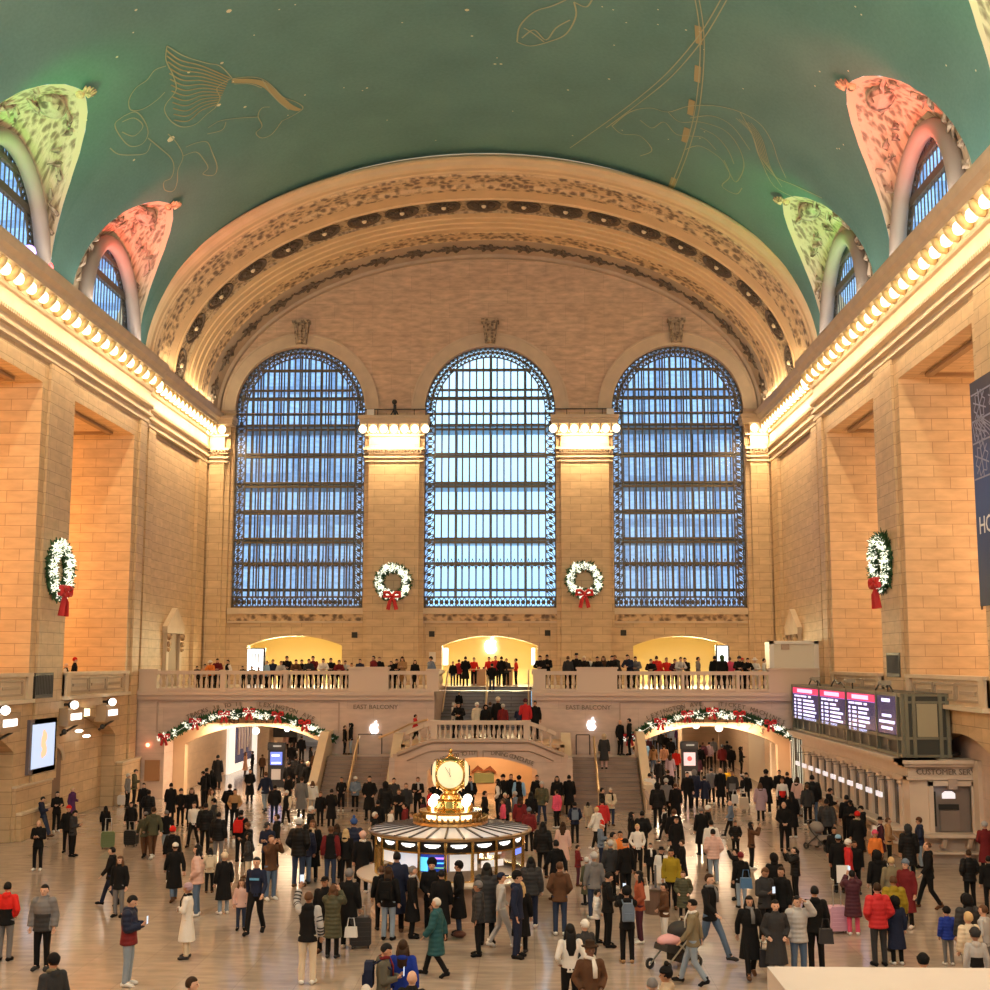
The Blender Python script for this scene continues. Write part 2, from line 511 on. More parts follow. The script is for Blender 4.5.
# sill course
m = MB()
for a, b in ((-15.75, -7.5), (-3.87, 4.17), (7.62, 15.6)):
    m.box(a, b, YE-.35, YE+.3, 9.5, 9.85)
    m.box(a, b, YE-.18, YE, 8.98, 9.1)
m.build('sill_ledge', ST_PL, wall_far)
m = MB()
for a, b in ((-15.75, -7.5), (-3.87, 4.17), (7.62, 15.6)): m.box(a, b, YE-.14, YE+.2, 9.1, 9.5)
m.build('sill_frieze', CARV, wall_far)
# small dark vents between the niches
m = MB()
for px, py in ((354.5, 635), (431.8, 634), (547.6, 633), (623.4, 632.8)):
    x, z = atY(px, py, YE); m.box(x-.17, x+.17, YE-.04, YE+.1, z-.17, z+.17)
m.build('vent', DARK, wall_far)

def entab(m, x0, x1, yf, sgn=-1, scale=.55, z0=18.7):
    """classical mouldings on the front of a pilaster (projecting towards the camera)"""
    for z_a, z_b, d in ((18.7, 18.8, .10), (18.95, 19.05, .18), (19.2, 19.28, .14), (19.44, 19.58, .26), (20.3, 20.42, .16), (20.98, 21.14, .62), (21.14, 21.3, .7), (21.3, 21.5, .82)):
        d2 = d*scale
        m.box(x0-d2, x1+d2, yf-d2*1.3, YE, z_a, z_b)

m = MB(); mc = MB(); md = MB(); mb_ = MB()
PILA = [(-17.25, -15.8), (-7.5, -3.87), (4.17, 7.62), (15.62, 17.25)]
for a, b in PILA:
    m.box(a+.27, b-.27, YE-.75, YE, 5.3, 21.0)
    m.box(a, b, YE-.38, YE, 5.3, 20.98)
    m.box(a+.2, b-.2, YE-.9, YE, 5.3, 6.0)
    entab(mc, a+.1, b-.1, YE-.75)
    # dentils
    k = a+.2
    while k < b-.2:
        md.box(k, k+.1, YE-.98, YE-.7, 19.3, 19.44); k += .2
    n = max(2, round((b-a-.2)/.6)); k0 = (a+b)/2-(n-1)/2*.62
    if b-a > 3: n = 7; k0 = (a+b)/2-3*.635
    for i in range(n):
        kx = k0+i*.635
        mb_.sphere((kx, YE-.98, 20.7), .24, 10, 8, 1, .7, 1.08)
        if i < n-1: mc.box(kx+.27, kx+.36, YE-1.25, YE-.75, 20.42, 20.98)
m.build('pilaster', ST, wall_far)
mc.build('capital', ST_PL, wall_far)
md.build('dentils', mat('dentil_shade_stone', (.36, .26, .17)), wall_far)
mb_.build('capital_lamps', BULB, wall_far, smooth=True)
m = MB()
for a, b in ((-7.9, -3.4), (3.75, 8.1)):
    m.bar((a, YE-.3, 22.05), (b, YE-.3, 22.05), .05, .05)
    for q in range(5): m.bar((a+(b-a)*q/4, YE-.3, 21.5), (a+(b-a)*q/4, YE-.3, 22.05), .04, .04)
m.build('parapet_rail', BLACK, wall_far)
x, z = atY(395, 412, YE-.4)
m = MB(); m.tube([(x, YE-.5, 21.5), (x, YE-.5, 22.3)], .09, 6); m.sphere((x-.02, YE-.6, 22.45), .16, 8, 6); m.tube([(x-.25, YE-.55, 21.6), (x, YE-.55, 22.1), (x+.22, YE-.5, 21.6)], .05, 5)
tag(m.build('bird_statue', BLACK), 'small dark spotlight on a stand atop the lit capital by the centre window', 'spotlight').name = 'spotlight_stand'
m = MB(); x, z = atY(371, 411.5, YE-.4)
m.box(x-.22, x+.22, YE-.7, YE-.35, 21.5, 21.98); x2, z = atY(610, 411.5, YE-.4); 
tag(m.build('equipment_box', WHITE), 'small pale box standing on the capital beside the first tall window', 'box')
m = MB(); m.box(x2-.22, x2+.22, YE-.7, YE-.35, 21.5, 21.98)
tag(m.build('equipment_box', WHITE), 'small pale box standing on the capital beside the third tall window', 'box')

# ---------------- tall windows ------------------------------------------------
GLASS = thin_glass('window_glass', (.92, .97, 1.), .03, .3)
LATT = carved('lattice_iron', (.22, .18, .12), (.02, .02, .02), 5, rough=.5)
def tall_window(idx, c, Y, outer=True):
    w = empty('window_%d' % idx, (c, Y, 9.9), kind='structure')
    zt = lambda x: 22.05+math.sqrt(max(0, WH**2-(x-c)**2))
    top = lambda x, r: 22.05+math.sqrt(max(0, r*r-(x-c)**2))
    bw = .62
    # ornate border band
    m = MB()
    ring = []
    pts_o = [(c-WH, 9.9)]+[(c-WH*math.cos(PI*k/40), 22.05+WH*math.sin(PI*k/40)) for k in range(41)]+[(c+WH, 9.9)]
    ri = WH-bw
    pts_i = [(c-ri, 10.5)]+[(c-ri*math.cos(PI*k/40), 22.05+ri*math.sin(PI*k/40)) for k in range(41)]+[(c+ri, 10.5)]
    for (a, b), (d, e) in zip(zip(pts_o, pts_o[1:]), zip(pts_i, pts_i[1:])):
        # open lattice: rungs and crossing bars between two edge bars
        m.bar((a[0], Y+.3, a[1]), (b[0], Y+.3, b[1]), .12, .16, up=(0, 1, 0))
        m.bar((d[0], Y+.3, d[1]), (e[0], Y+.3, e[1]), .07, .14, up=(0, 1, 0))
    def lat(a, b, d, e, n):
        for i in range(n):
            t0, t1 = i/n, (i+1)/n
            L_ = lambda p, q, t: (p[0]+(q[0]-p[0])*t, Y+.32, p[1]+(q[1]-p[1])*t)
            m.bar(L_(a, b, t0), L_(d, e, t1), .05, .06, up=(0, 1, 0)); m.bar(L_(a, b, t1), L_(d, e, t0), .05, .06, up=(0, 1, 0))
            m.bar(L_(a, b, t0), L_(d, e, t0), .05, .06, up=(0, 1, 0))
            o = Vector(L_(a, b, (t0+t1)/2)); i_ = Vector(L_(d, e, (t0+t1)/2)); m.sphere((o+i_)/2, .13, 6, 4, 1, .3, 1)
    lat(pts_o[0], pts_o[1], pts_i[0], pts_i[1], 24); lat(pts_o[-1], pts_o[-2], pts_i[-1], pts_i[-2], 24)
    for k in range(1, 41): lat(pts_o[k], pts_o[k+1], pts_i[k], pts_i[k+1], 1)
    nb = 26
    for i in range(nb):
        xa = c-WH+2*WH*i/nb; xb = xa+2*WH/nb
        m.bar((xa, Y+.32, 9.95), (xb, Y+.32, 10.55), .05, .06, up=(0, 1, 0)); m.bar((xb, Y+.32, 9.95), (xa, Y+.32, 10.55), .05, .06, up=(0, 1, 0))
        m.sphere(((xa+xb)/2, Y+.32, 10.25), .14, 6, 4, 1, .3, 1)
    for z in (9.96, 10.56): m.bar((c-WH, Y+.3, z), (c+WH, Y+.3, z), .1, .16, up=(0, 1, 0))
    m.build('border_lattice', BRONZE, w)
    # mullions and transoms
    m = MB(); n = 16
    for i in range(n+1):
        x = c-ri+2*ri*i/n; r2 = ri-.02
        m.box(x-.045, x+.045, Y+.24, Y+.38, 10.5, top(x, r2))
    for py in (389, 398, 424, 428.5, 453, 456, 482, 486, 510, 513, 538, 542, 563.5):
        z = atY(490, py, Y)[1]
        if z < 22.05: hw = ri
        else: hw = math.sqrt(max(0, ri*ri-(z-22.05)**2))
        m.box(c-hw, c+hw, Y+.2, Y+.4, z-.06, z+.06)
    m.box(c-2.55, c+2.55, Y+.2, Y+.4, 24.55, 24.7)
    for i in range(n):       # lower lattice belt over the tall bottom panes
        x = c-ri+2*ri*(i+.5)/n
        m.sphere((x, Y+.3, 12.55), .15, 6, 4, 1, .3, 1); m.bar((x-.2, Y+.3, 12.2), (x, Y+.3, 12.9), .04, .04); m.bar((x+.2, Y+.3, 12.2), (x, Y+.3, 12.9), .04, .04)
    m.build('mullions', BRONZE, w)
    m = MB()
    m.box(c-WH, c+WH, Y+.31, Y+.325, 10, 22.05)
    m.prism([(c+WH*math.cos(PI*k/24), 22.05+WH*math.sin(PI*k/24)) for k in range(25)], 'Y', Y+.31, Y+.325)
    m.build('pane', GLASS, w)
    if outer:
        # the second glazed wall behind, with the glass-floored walkways between
        m = MB()
        n2_ = 4 if abs(c) < 1 else 26
        for i in range(n2_+1):
            x = c-WH-.4+2*(WH+.4)*i/n2_
            m.box(x-.04, x+.04, Y+3.36, Y+3.42, 9.6, 27)
        for py in (398, 426, 455, 484, 512, 540, 563.5, 590):
            z = atY(490, py, Y+.3)[1]
            zz = 6.7+(z-6.7)*(Y+3.3)/(Y+.3)
            m.box(c-WH-.6, c+WH+.6, Y+3.25, Y+3.5, zz-.09, zz+.09)
        m.build('outer_mullions', IRON, w)
        m = MB()
        for py in (425, 484, 540):
            z = atY(490, py, Y+.3)[1]
            m.box(c-WH-.5, c+WH+.5, Y+.45, Y+3.3, z-.08, z)
        m.build('walkway_slab', mat('walkway_glass', (.10, .13, .16), rough=.3), w)
        m = MB()
        m.box(c-WH-1, c-WH-.8, Y+.9, Y+3.5, 9, 28); m.box(c+WH+.8, c+WH+1, Y+.9, Y+3.5, 9, 28)
        m.box(c-WH-1, c+WH+1, Y+.9, Y+3.5, 9.2, 9.5); m.box(c-WH-1, c+WH+1, Y+.9, Y+3.5, 27.5, 27.8)
        m.build('casing', mat('casing_stone', (.30, .28, .26)), w)
    return w
for i, c in enumerate(WC): tall_window(i+1, c, YE)
for i, c in enumerate((-11.6, .1, 11.6)):
    m = MB()
    for k in range(9): m.box(c-4+k-.05, c-4+k+.05, -8.3, -8.2, 9.9, 26)
    for k in range(7): m.box(c-4, c+4, -8.32, -8.2, 10+k*2.4, 10.15+k*2.4)
    struct('window_%d' % (i+4), m, BRONZE)

# buildings across the street, seen through the side windows
BLD = stone('facade_across_street', (.62, .72, .90), (.52, .62, .84), (.34, .42, .60), bw=3, bh=3.6, ms=.4, rough=.8, noise=.2)
for x0, x1, y, h in ((-46, -6.5, 101, 60), (7.5, 48, 103, 54)):
    m = MB(); m.box(x0, x1, y, y+12, -1, h); struct('exterior_building_wall', m, BLD)

# ---------------- balcony niches ---------------------------------------------
NICHE = mat('niche_plaster', (.85, .74, .42), rough=.6)
for i, c in enumerate(NC):
    m = MB()
    m.box(c-3.4, c+3.4, 80, 80.2, 5.2, 9); m.box(c-3.5, c-3.3, YE+.9, 80.1, 5.2, 9); m.box(c+3.3, c+3.5, YE+.9, 80.1, 5.2, 9)
    pr = []
    for k in range(17):
        a = PI*k/16; pr.append([(c-3.3*math.cos(a), YE+.88, 7.7+1.1*math.sin(a)), (c-3.3*math.cos(a), 80.05, 7.7+1.1*math.sin(a))])
    m.loft(pr, False, False); m.norecalc = True
    m.build('niche', NICHE, wall_far)
    ld = bpy.data.lights.new('niche_lamp', 'AREA'); ld.energy = 620 if i == 1 else 700; ld.color = (1, .84, .46); ld.shape = 'RECTANGLE'; ld.size = 4.5; ld.size_y = 1.2
    lo = bpy.data.objects.new('niche_lamp', ld); COL.objects.link(lo); lo.location = (c, YE+1.9, 7.75); lo.rotation_euler = (math.radians(-35), 0, 0)

# ---------------- archivolt (deep coffered arch in front of the far wall) -------
def ering(da, Y, n=120, a=16.9, b=10.22, z0=21.8):
    return [(-(a+da)*math.cos(PI*k/n), Y, z0+(b+da)*math.sin(PI*k/n)) for k in range(n+1)]
def band(name, prof, m_, parent, n=120, smooth=True):
    bm = bmesh.new(); lay = bm.loops.layers.uv.new('UVMap')
    rows = []; arc = []
    for da, Y in prof: rows.append([bm.verts.new(p) for p in ering(da, Y, n)])
    base = ering(0, 0, n); s = [0]
    for p, q in zip(base, base[1:]): s.append(s[-1]+(Vector(q)-Vector(p)).length)
    t = [0]
    for p, q in zip(prof, prof[1:]): t.append(t[-1]+math.hypot(p[0]-q[0], p[1]-q[1]))
    for i in range(len(rows)-1):
        for k in range(n):
            f = bm.faces.new((rows[i][k], rows[i][k+1], rows[i+1][k+1], rows[i+1][k])); f.smooth = False
            for l, uv in zip(f.loops, ((s[k], t[i]), (s[k+1], t[i]), (s[k+1], t[i+1]), (s[k], t[i+1]))): l[lay].uv = uv
    me = bpy.data.meshes.new(name); bm.to_mesh(me); bm.free(); me.materials.append(m_)
    o = bpy.data.objects.new(name, me); COL.objects.link(o); o.parent = parent
    return o
arch_ = band('trim_arch', [(2.2, 62.42), (.62, 62.42), (.62, 62.0), (.5, 61.85), (.38, 61.85), (.3, 62.0), (.12, 62.1), (.02, 62.25), (.02, 62.6), (-.05, 62.65), (-.05, 62.8)], ST_RING, None)
arch_['kind'] = 'structure'
band('carved_band', [(-.05, 62.8), (-.12, 62.85), (-.12, 63.3), (-.05, 63.35), (-.02, 63.45), (-.02, 64.4), (-.1, 64.5), (-.14, 64.6), (-.14, 65.0), (-.08, 65.1)], CARV, arch_)
band('plain_band', [(-.08, 65.1), (-.04, 65.2), (-.04, 66.35), (-.12, 66.4), (-.12, 66.5)], ST_RING, arch_)
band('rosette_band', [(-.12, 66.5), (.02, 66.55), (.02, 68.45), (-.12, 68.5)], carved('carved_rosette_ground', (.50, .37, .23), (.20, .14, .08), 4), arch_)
band('stepped_band', [(-.12, 68.5), (-.12, 69.1), (-.2, 69.14), (-.2, 69.7), (-.28, 69.74), (-.28, 70.3), (-.36, 70.34), (-.36, 70.9)], ST_RING, arch_)
band('inner_carved_band', [(-.36, 70.9), (-.42, 71.0), (-.34, 71.1), (-.34, 72.2), (-.4, 72.3)], CARV, arch_)
band('inner_plain_band', [(-.4, 72.3), (-.4, 72.6), (-.2, 72.7), (-.2, 75.5), (-.36, 75.6), (-.36, 76.05)], mat('archivolt_grey_stone', (.44, .35, .28), rough=.6, noise=.12, nscale=1), arch_)
# rosettes and medallions
def rosette_mesh():
    m = MB()
    m.lathe([(.02, .02), (.16, .10), (.2, 0), (.62, -.02), (.72, .08), (.80, .10), (.82, 0)], n=24)
    m.lathe([(.01, .012), (.66, .012)], n=24)
    for k in range(16):
        a = 2*PI*k/16
        m.tube([(math.cos(a)*.22, math.sin(a)*.22, .05), (math.cos(a)*.42, math.sin(a)*.42, .11), (math.cos(a)*.58, math.sin(a)*.58, .04)], [.03, .055, .02], 5)
    return m
rm = rosette_mesh()
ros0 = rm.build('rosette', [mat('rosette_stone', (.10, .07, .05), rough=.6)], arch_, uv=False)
cm = MB(); cm.sphere((0, 0, .1), .12, 10, 6); 
boss0 = cm.build('boss', mat('rosette_boss', (.85, .70, .48)), ros0, uv=False)
NR = 19
for i in range(NR):
    a = PI*(i+.5)/NR
    # equal arc spacing on the ellipse
    base = ering(.02, 67.5, 400); L_ = [0]
    for p, q in zip(base, base[1:]): L_.append(L_[-1]+(Vector(q)-Vector(p)).length)
    tgt = L_[-1]*(i+.5)/NR
    k = min(range(401), key=lambda j: abs(L_[j]-tgt))
    p = Vector(base[k]); tn = (Vector(base[min(k+1, 400)])-Vector(base[max(k-1, 0)])).normalized()
    nrm = Vector((0, 1, 0)).cross(tn); 
    if nrm.z > 0 or (nrm-Vector((0, 0, 0))).dot(Vector((-p.x, 0, 21.8-p.z))) < 0: nrm = -nrm
    if nrm.dot(Vector((-p.x, 0, 22-p.z))) < 0: nrm = -nrm
    M = Matrix((tn, Vector((0, 1, 0)), nrm)).transposed().to_4x4()
    if M.determinant() < 0: M = Matrix((-tn, Vector((0, 1, 0)), nrm)).transposed().to_4x4()
    M = M @ Matrix.Diagonal((1.18, 1.08, 1, 1))
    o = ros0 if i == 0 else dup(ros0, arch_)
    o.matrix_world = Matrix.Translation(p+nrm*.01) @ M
    if i:
        b = dup(boss0, o)
mm = MB()
mm.lathe([(.02, .12), (.14, .12), (.18, .02), (.3, .1), (.36, .02)], n=14)
for k in range(6):
    a = 2*PI*k/6; mm.tube([(math.cos(a)*.3, math.sin(a)*.3, .04), (math.cos(a)*.55, math.sin(a)*.5, .1), (math.cos(a+.3)*.68, math.sin(a+.3)*.6, .03)], [.1, .1, .03], 5)
for sx in (-1, 1):
    mm.tube([(sx*.5, 0, .04), (sx*.85, .12, .08), (sx*1.1, -.05, .04), (sx*1.0, -.2, .03)], [.09, .07, .05, .02], 5)
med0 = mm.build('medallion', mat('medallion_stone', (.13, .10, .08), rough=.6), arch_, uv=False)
NM = 19
for i in range(NM):
    base = ering(-.2, 74.1, 400); L_ = [0]
    for p, q in zip(base, base[1:]): L_.append(L_[-1]+(Vector(q)-Vector(p)).length)
    tgt = L_[-1]*(i+.5)/NM
    k = min(range(401), key=lambda j: abs(L_[j]-tgt))
    p = Vector(base[k]); tn = (Vector(base[min(k+1, 400)])-Vector(base[max(k-1, 0)])).normalized()
    nrm = Vector((0, 1, 0)).cross(tn)
    if nrm.dot(Vector((-p.x, 0, 22-p.z))) < 0: nrm = -nrm
    M = Matrix((tn, Vector((0, 1, 0)), nrm)).transposed().to_4x4()
    if M.determinant() < 0: M = Matrix((-tn, Vector((0, 1, 0)), nrm)).transposed().to_4x4()
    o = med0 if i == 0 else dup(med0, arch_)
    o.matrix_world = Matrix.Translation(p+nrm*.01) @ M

# ---------------- painted vault ------------------------------------------------
VA, VZ, VB = 17.1, 21.8, 11.1
GT = [0, .1, .25, .42, .6, .76, .88, .95, 1.0]; GF = [1, .985, .95, .88, .77, .61, .42, .24, 0]
def groin(Y):
    for c in BAYS[:3]:
        t = abs(Y-c)/4.75
        if t < 1:
            for i in range(len(GT)-1):
                if t <= GT[i+1]:
                    f = GF[i]+(GF[i+1]-GF[i])*(t-GT[i])/(GT[i+1]-GT[i])
                    return math.radians(33.5)*f
    return 0.
def vpt(th, Y, r=0.): return Vector(((VA+r)*math.cos(th), Y, VZ+(VB+r)*math.sin(th)))
TEAL, nt, b = principled('teal_ceiling_paint'); L = nt.links
tc = nt.nodes.new('ShaderNodeUVMap')
n1 = nt.nodes.new('ShaderNodeTexNoise'); n1.inputs['Scale'].default_value = .35; n1.inputs['Detail'].default_value = 5
n2 = nt.nodes.new('ShaderNodeTexNoise'); n2.inputs['Scale'].default_value = 7; n2.inputs['Detail'].default_value = 3
L.new(tc.outputs['UV'], n1.inputs['Vector']); L.new(tc.outputs['UV'], n2.inputs['Vector'])
ad = nt.nodes.new('ShaderNodeMath'); ad.operation = 'ADD'; ad.inputs[1].default_value = 0
mlt = nt.nodes.new('ShaderNodeMath'); mlt.operation = 'MULTIPLY'; mlt.inputs[1].default_value = .6
L.new(n2.outputs['Fac'], mlt.inputs[0]); L.new(n1.outputs['Fac'], ad.inputs[0]); L.new(mlt.outputs[0], ad.inputs[1])
cr = nt.nodes.new('ShaderNodeValToRGB')
cr.color_ramp.elements[0].position = .5; cr.color_ramp.elements[0].color = (.072, .185, .170, 1)
cr.color_ramp.elements[1].position = 1.1; cr.color_ramp.elements[1].color = (.108, .250, .225, 1)
L.new(ad.outputs[0], cr.inputs['Fac']); L.new(cr.outputs['Color'], b.inputs['Base Color']); b.inputs['Roughness'].default_value = .55
bm = bmesh.new(); lay = bm.loops.layers.uv.new('UVMap')
ys = sorted({round(-8+i*1.0, 3) for i in range(71)} | {62.4} | {round(c+4.75*t*s, 3) for c in BAYS[:3] for t in [k/24 for k in range(25)] for s in (-1, 1)})
ys = [y for y in ys if y <= 62.4]
rows = []; NV = 72
for Y in ys:
    t0 = groin(Y)
    rows.append([(bm.verts.new(vpt(t0+(PI-2*t0)*v/NV, Y)), t0+(PI-2*t0)*v/NV) for v in range(NV+1)])
for i in range(len(ys)-1):
    for v in range(NV):
        q = (rows[i][v], rows[i][v+1], rows[i+1][v+1], rows[i+1][v])
        f = bm.faces.new([a[0] for a in q]); f.smooth = True
        for l, a, Y in zip(f.loops, q, (ys[i], ys[i], ys[i+1], ys[i+1])): l[lay].uv = (Y, a[1]*14)
me = bpy.data.meshes.new('ceiling'); bm.to_mesh(me); bm.free(); me.materials.append(TEAL)
ceiling = bpy.data.objects.new('ceiling', me); COL.objects.link(ceiling); ceiling['kind'] = 'structure'
# end closures of the vault above the wall behind the camera
# lunettes
WEB = carved('painted_leaf_plaster', (.60, .50, .37), (.24, .18, .13), 3.6)
WEBP = mat('web_border_plaster', (.60, .50, .36), rough=.6)
ROLL = mat('lunette_roll_moulding', (.34, .28, .25), rough=.6)
LX = 17.15
def arcpt(s_, c, t, hw=3.65, zc=22.0, rise=4.2):  # t -1..1
    a = PI*(t+1)/2
    return Vector((s_*LX, c-hw*math.cos(a), zc+rise*math.sin(a)))
wn = 7
for bi, c in enumerate(BAYS[:3]):
    for s_ in (-1, 1):
        A = []; B = []
        N = 48
        for k in range(N+1):
            t = -math.cos(PI*k/N)          # -1..1
            Yg = c+4.75*t
            th = groin(Yg) if abs(t) < 1 else 0
            g = vpt(th, Yg); g.x = s_*abs(g.x)
            A.append(g); B.append(arcpt(s_, c, 2*k/N-1))
        web = MB()
        # carve: border strips near the groin, field, plain strip by the roll
        def strip(f0, f1, steps, bulge=.0):
            mb = MB(); rows = []
            for q in range(steps+1):
                f = f0+(f1-f0)*q/steps
                rows.append([a.lerp(b_, f)+Vector((0, 0, .35*math.sin(PI*f))) for a, b_ in zip(A, B)])
            Ln = [(a-b_).length for a, b_ in zip(A, B)]; q_of = {}
            bmx = mb.bm; lay2 = bmx.loops.layers.uv.new('UVMap')
            vr = [[bmx.verts.new(p) for p in r] for r in rows]
            for i_, r_ in enumerate(vr):
                for k_, v_ in enumerate(r_): q_of[v_] = Ln[k_]*(f0+(f1-f0)*i_/steps)
            for i in range(steps):
                for k in range(N):
                    try:
                        f_ = bmx.faces.new((vr[i][k], vr[i][k+1], vr[i+1][k+1], vr[i+1][k]))
                        for l in f_.loops: l[lay2].uv = (l.vert.co.y, q_of[l.vert])
                    except ValueError: pass
            return mb
        mb = strip(.12, 1, 8)
        lun = mb.build('trim_lunette', WEB, None, uv=False, kind='structure')
        lun.name = 'trim_%d' % (20+bi*2+(s_ > 0))
        strip(0, .12, 2).build('border', WEBP, lun, uv=False)
        m = MB(); m.tube([arcpt(s_, c, -1+2*k/30, 3.5, 21.9, 4.05)+Vector((-s_*.25, 0, 0)) for k in range(31)], .34, 8, flat=1)
        m.build('roll_moulding', ROLL, lun, smooth=True)
        # crowning leaf cluster at the tip, and raised cartouche with scrolls on the web
        m = MB(); tip = vpt(groin(c), c); tip.x = s_*abs(tip.x)
        inw = Vector((-s_*.6, 0, .35))
        for q in range(7):
            a = (q-3)/3*1.1
            d = Vector((-s_*math.cos(a)*.75, math.sin(a)*.75, .18*math.cos(a)))
            m.tube([tip, tip+d*.3+Vector((0, 0, -.1)), tip+d*.6+Vector((0, 0, -.03))], [.07, .1, .03], 6)
        m.sphere(tip+Vector((s_*.15, 0, -.1)), .18, 8, 6)
        m.build('crown_ornament', CARV, lun)
        m = MB()
        mid = [a.lerp(b_, .42)+Vector((0, 0, .3)) for a, b_ in zip(A, B)]
        cc = mid[N//2]
        m.sphere(cc+Vector((0, 0, -.1)), .75, 12, 8, .7, 1, .6)
        for sgn in (-1, 1):
            rr = random.Random(bi*7+s_+sgn)
            for q in range(2, N//2-3, 2):
                p0 = mid[N//2+sgn*q]; fz = rr.uniform(-.25, .25)
                p0 = A[N//2+sgn*q].lerp(B[N//2+sgn*q], .5+fz)+Vector((0, 0, .2))
                ln_ = rr.uniform(.35, .75); ang = rr.uniform(0, 6)
                d = Vector((-s_*.3*math.cos(ang), math.sin(ang), math.cos(ang)*.5))*ln_
                m.tube([p0-d, p0+Vector((-s_*.1, 0, -.08)), p0+d], [.03, .12, .03], 5)
                m.tube([p0, p0+Vector((-s_*.05, d.z, -d.y))*.8], [.1, .02], 5)
        m.build('relief_figure', carved('relief_plaster', (.45, .36, .28), (.12, .08, .06), 3), lun)
        # arched window in the side wall
        w = empty('window_%d' % wn, (s_*LX, c, 22), kind='structure'); wn += 1
        top = lambda y, c=c: 22+4.0*math.sqrt(max(0, 1-((y-c)/3.45)**2))
        m = MB(); k = -3.2
        while k <= 3.21:
            m.box(*sorted((s_*(LX+.12), s_*(LX+.16))), c+k-.03, c+k+.03, 21, top(c+k)); k += .4
        m.build('mullions', IRON, w)
        m = MB()
        for z, t_ in ((24.3, .16), (22.4, .12), (25.4, .08)):
            hw = 3.45*math.sqrt(max(0, 1-((z-22)/4.0)**2))
            m.box(*sorted((s_*(LX+.02), s_*(LX+.24))), c-hw, c+hw, z-t_, z+t_)
        for k in range(40):
            a0, a1 = PI*k/40, PI*(k+1)/40
            q = lambda a, r: (s_*(LX+.12), c-(3.5-r)*math.cos(a), 22+(4.05-r)*math.sin(a))
            m.bar(q(a0, 0), q(a1, 0), .14, .2); m.bar(q(a0, .5), q(a1, .5), .06, .1)
            m.bar(q(a0, 0), q(a1, .5), .05, .06); m.bar(q(a1, 0), q(a0, .5), .05, .06)
        m.build('frame', IRON, w)
        m = MB(); m.prism([(c-3.5*math.cos(PI*k/24), 22+4.05*math.sin(PI*k/24)) for k in range(25)]+[(c+3.5, 21), (c-3.5, 21)], 'X', s_*(LX+.14), s_*(LX+.155))
        m.build('pane', GLASS, w)

# gold line paintings of figures on the vault
GLD = mat('ceiling_gold_line', (.34, .38, .24), rough=.5); GLD2 = mat('ceiling_gold_leaf', (.34, .30, .15), rough=.5)
def on_vault(px, py, off=.03):
    d = ray(px, py); a, b_ = VA-off, VB-off
    A = (d[0]/a)**2+(d[2]/b_)**2; B = 2*(CX*d[0]/a**2+(H-VZ)*d[2]/b_**2); C = (CX/a)**2+((H-VZ)/b_)**2-1
    t = (-B+math.sqrt(max(0, B*B-4*A*C)))/(2*A)
    return Vector((CX+t*d[0], t*d[1], H+t*d[2]))
def ribbon(mb, pts, w):
    P3 = [on_vault(*p) for p in pts]
    L1 = []; R1 = []
    for i, p in enumerate(P3):
        t = (P3[min(i+1, len(P3)-1)]-P3[max(0, i-1)]).normalized()
        nr = Vector((p.x/VA**2, 0, (p.z-VZ)/VB**2)).normalized(); sd = t.cross(nr)
        L1.append(p+sd*w/2); R1.append(p-sd*w/2)
    for i in range(len(P3)-1): mb.quad(L1[i], L1[i+1], R1[i+1], R1[i])
    mb.norecalc = True
def smooth_pts(pts, n=5):
    out = []
    for i in range(len(pts)-1):
        p0 = pts[max(i-1, 0)]; p1 = pts[i]; p2 = pts[i+1]; p3 = pts[min(i+2, len(pts)-1)]
        for k in range(n):
            t = k/n
            out.append(tuple(.5*((2*b_)+(-a+c_)*t+(2*a-5*b_+4*c_-d_)*t*t+(-a+3*b_-3*c_+d_)*t**3) for a, b_, c_, d_ in zip(p0, p1, p2, p3)))
    out.append(pts[-1]); return out
def painting(name, lines, w, m_):
    mb = MB()
    for l in lines: ribbon(mb, smooth_pts(l), w)
    return mb.build(name, m_, ceiling, uv=False)
hl = [[(167, 46), (166, 60), (173, 75), (176, 90), (166, 104), (165, 112), (172, 122), (183, 127), (196, 124), (206, 115), (215, 108)],
      [(167, 46), (184, 56), (206, 63), (220, 66), (232, 78)], [(215, 108), (220, 98), (217, 88), (230, 79)],
      [(230, 79), (248, 77), (262, 79), (272, 86), (283, 97), (296, 102), (303, 108), (294, 115), (282, 121)],
      [(262, 79), (270, 92), (279, 102), (289, 110)], [(234, 84), (250, 84), (262, 88)],
      [(282, 121), (272, 134), (262, 138), (256, 133), (262, 126), (258, 116), (262, 108), (270, 107)],
      [(166, 66), (155, 70), (147, 80), (136, 88), (129, 100), (131, 110), (143, 109), (157, 100), (165, 92)],
      [(124, 116), (115, 124), (120, 136), (130, 146), (142, 144), (148, 134), (145, 122), (136, 112), (124, 116)],
      [(122, 122), (134, 118), (143, 126), (134, 136), (122, 132)], [(110, 148), (118, 154), (132, 155), (146, 153), (151, 143)],
      [(148, 138), (160, 148), (171, 158), (174, 168), (171, 178), (164, 182), (165, 190), (173, 191), (177, 183), (178, 170), (183, 156), (176, 142), (168, 134)],
      [(183, 156), (196, 152), (204, 160), (208, 168), (203, 174), (214, 175), (217, 166), (212, 152), (207, 142), (196, 143), (186, 147)],
      [(208, 128), (220, 121), (240, 118), (258, 117)], [(207, 134), (222, 130), (226, 122)]]
painting('painted_winged_horse', hl, .05, GLD)
wing = []
for k in range(13):
    t = k/12
    x0, y0 = 167+8*t-2*abs(t-.5), 50+70*t
    wing.append([(x0, y0), (x0+14, y0+10-9*t), (x0+28+8*(1-t), y0+16-26*t), (218+12*(1-t), 104-26*(1-t))])
painting('painted_wing', wing, .06, GLD2)
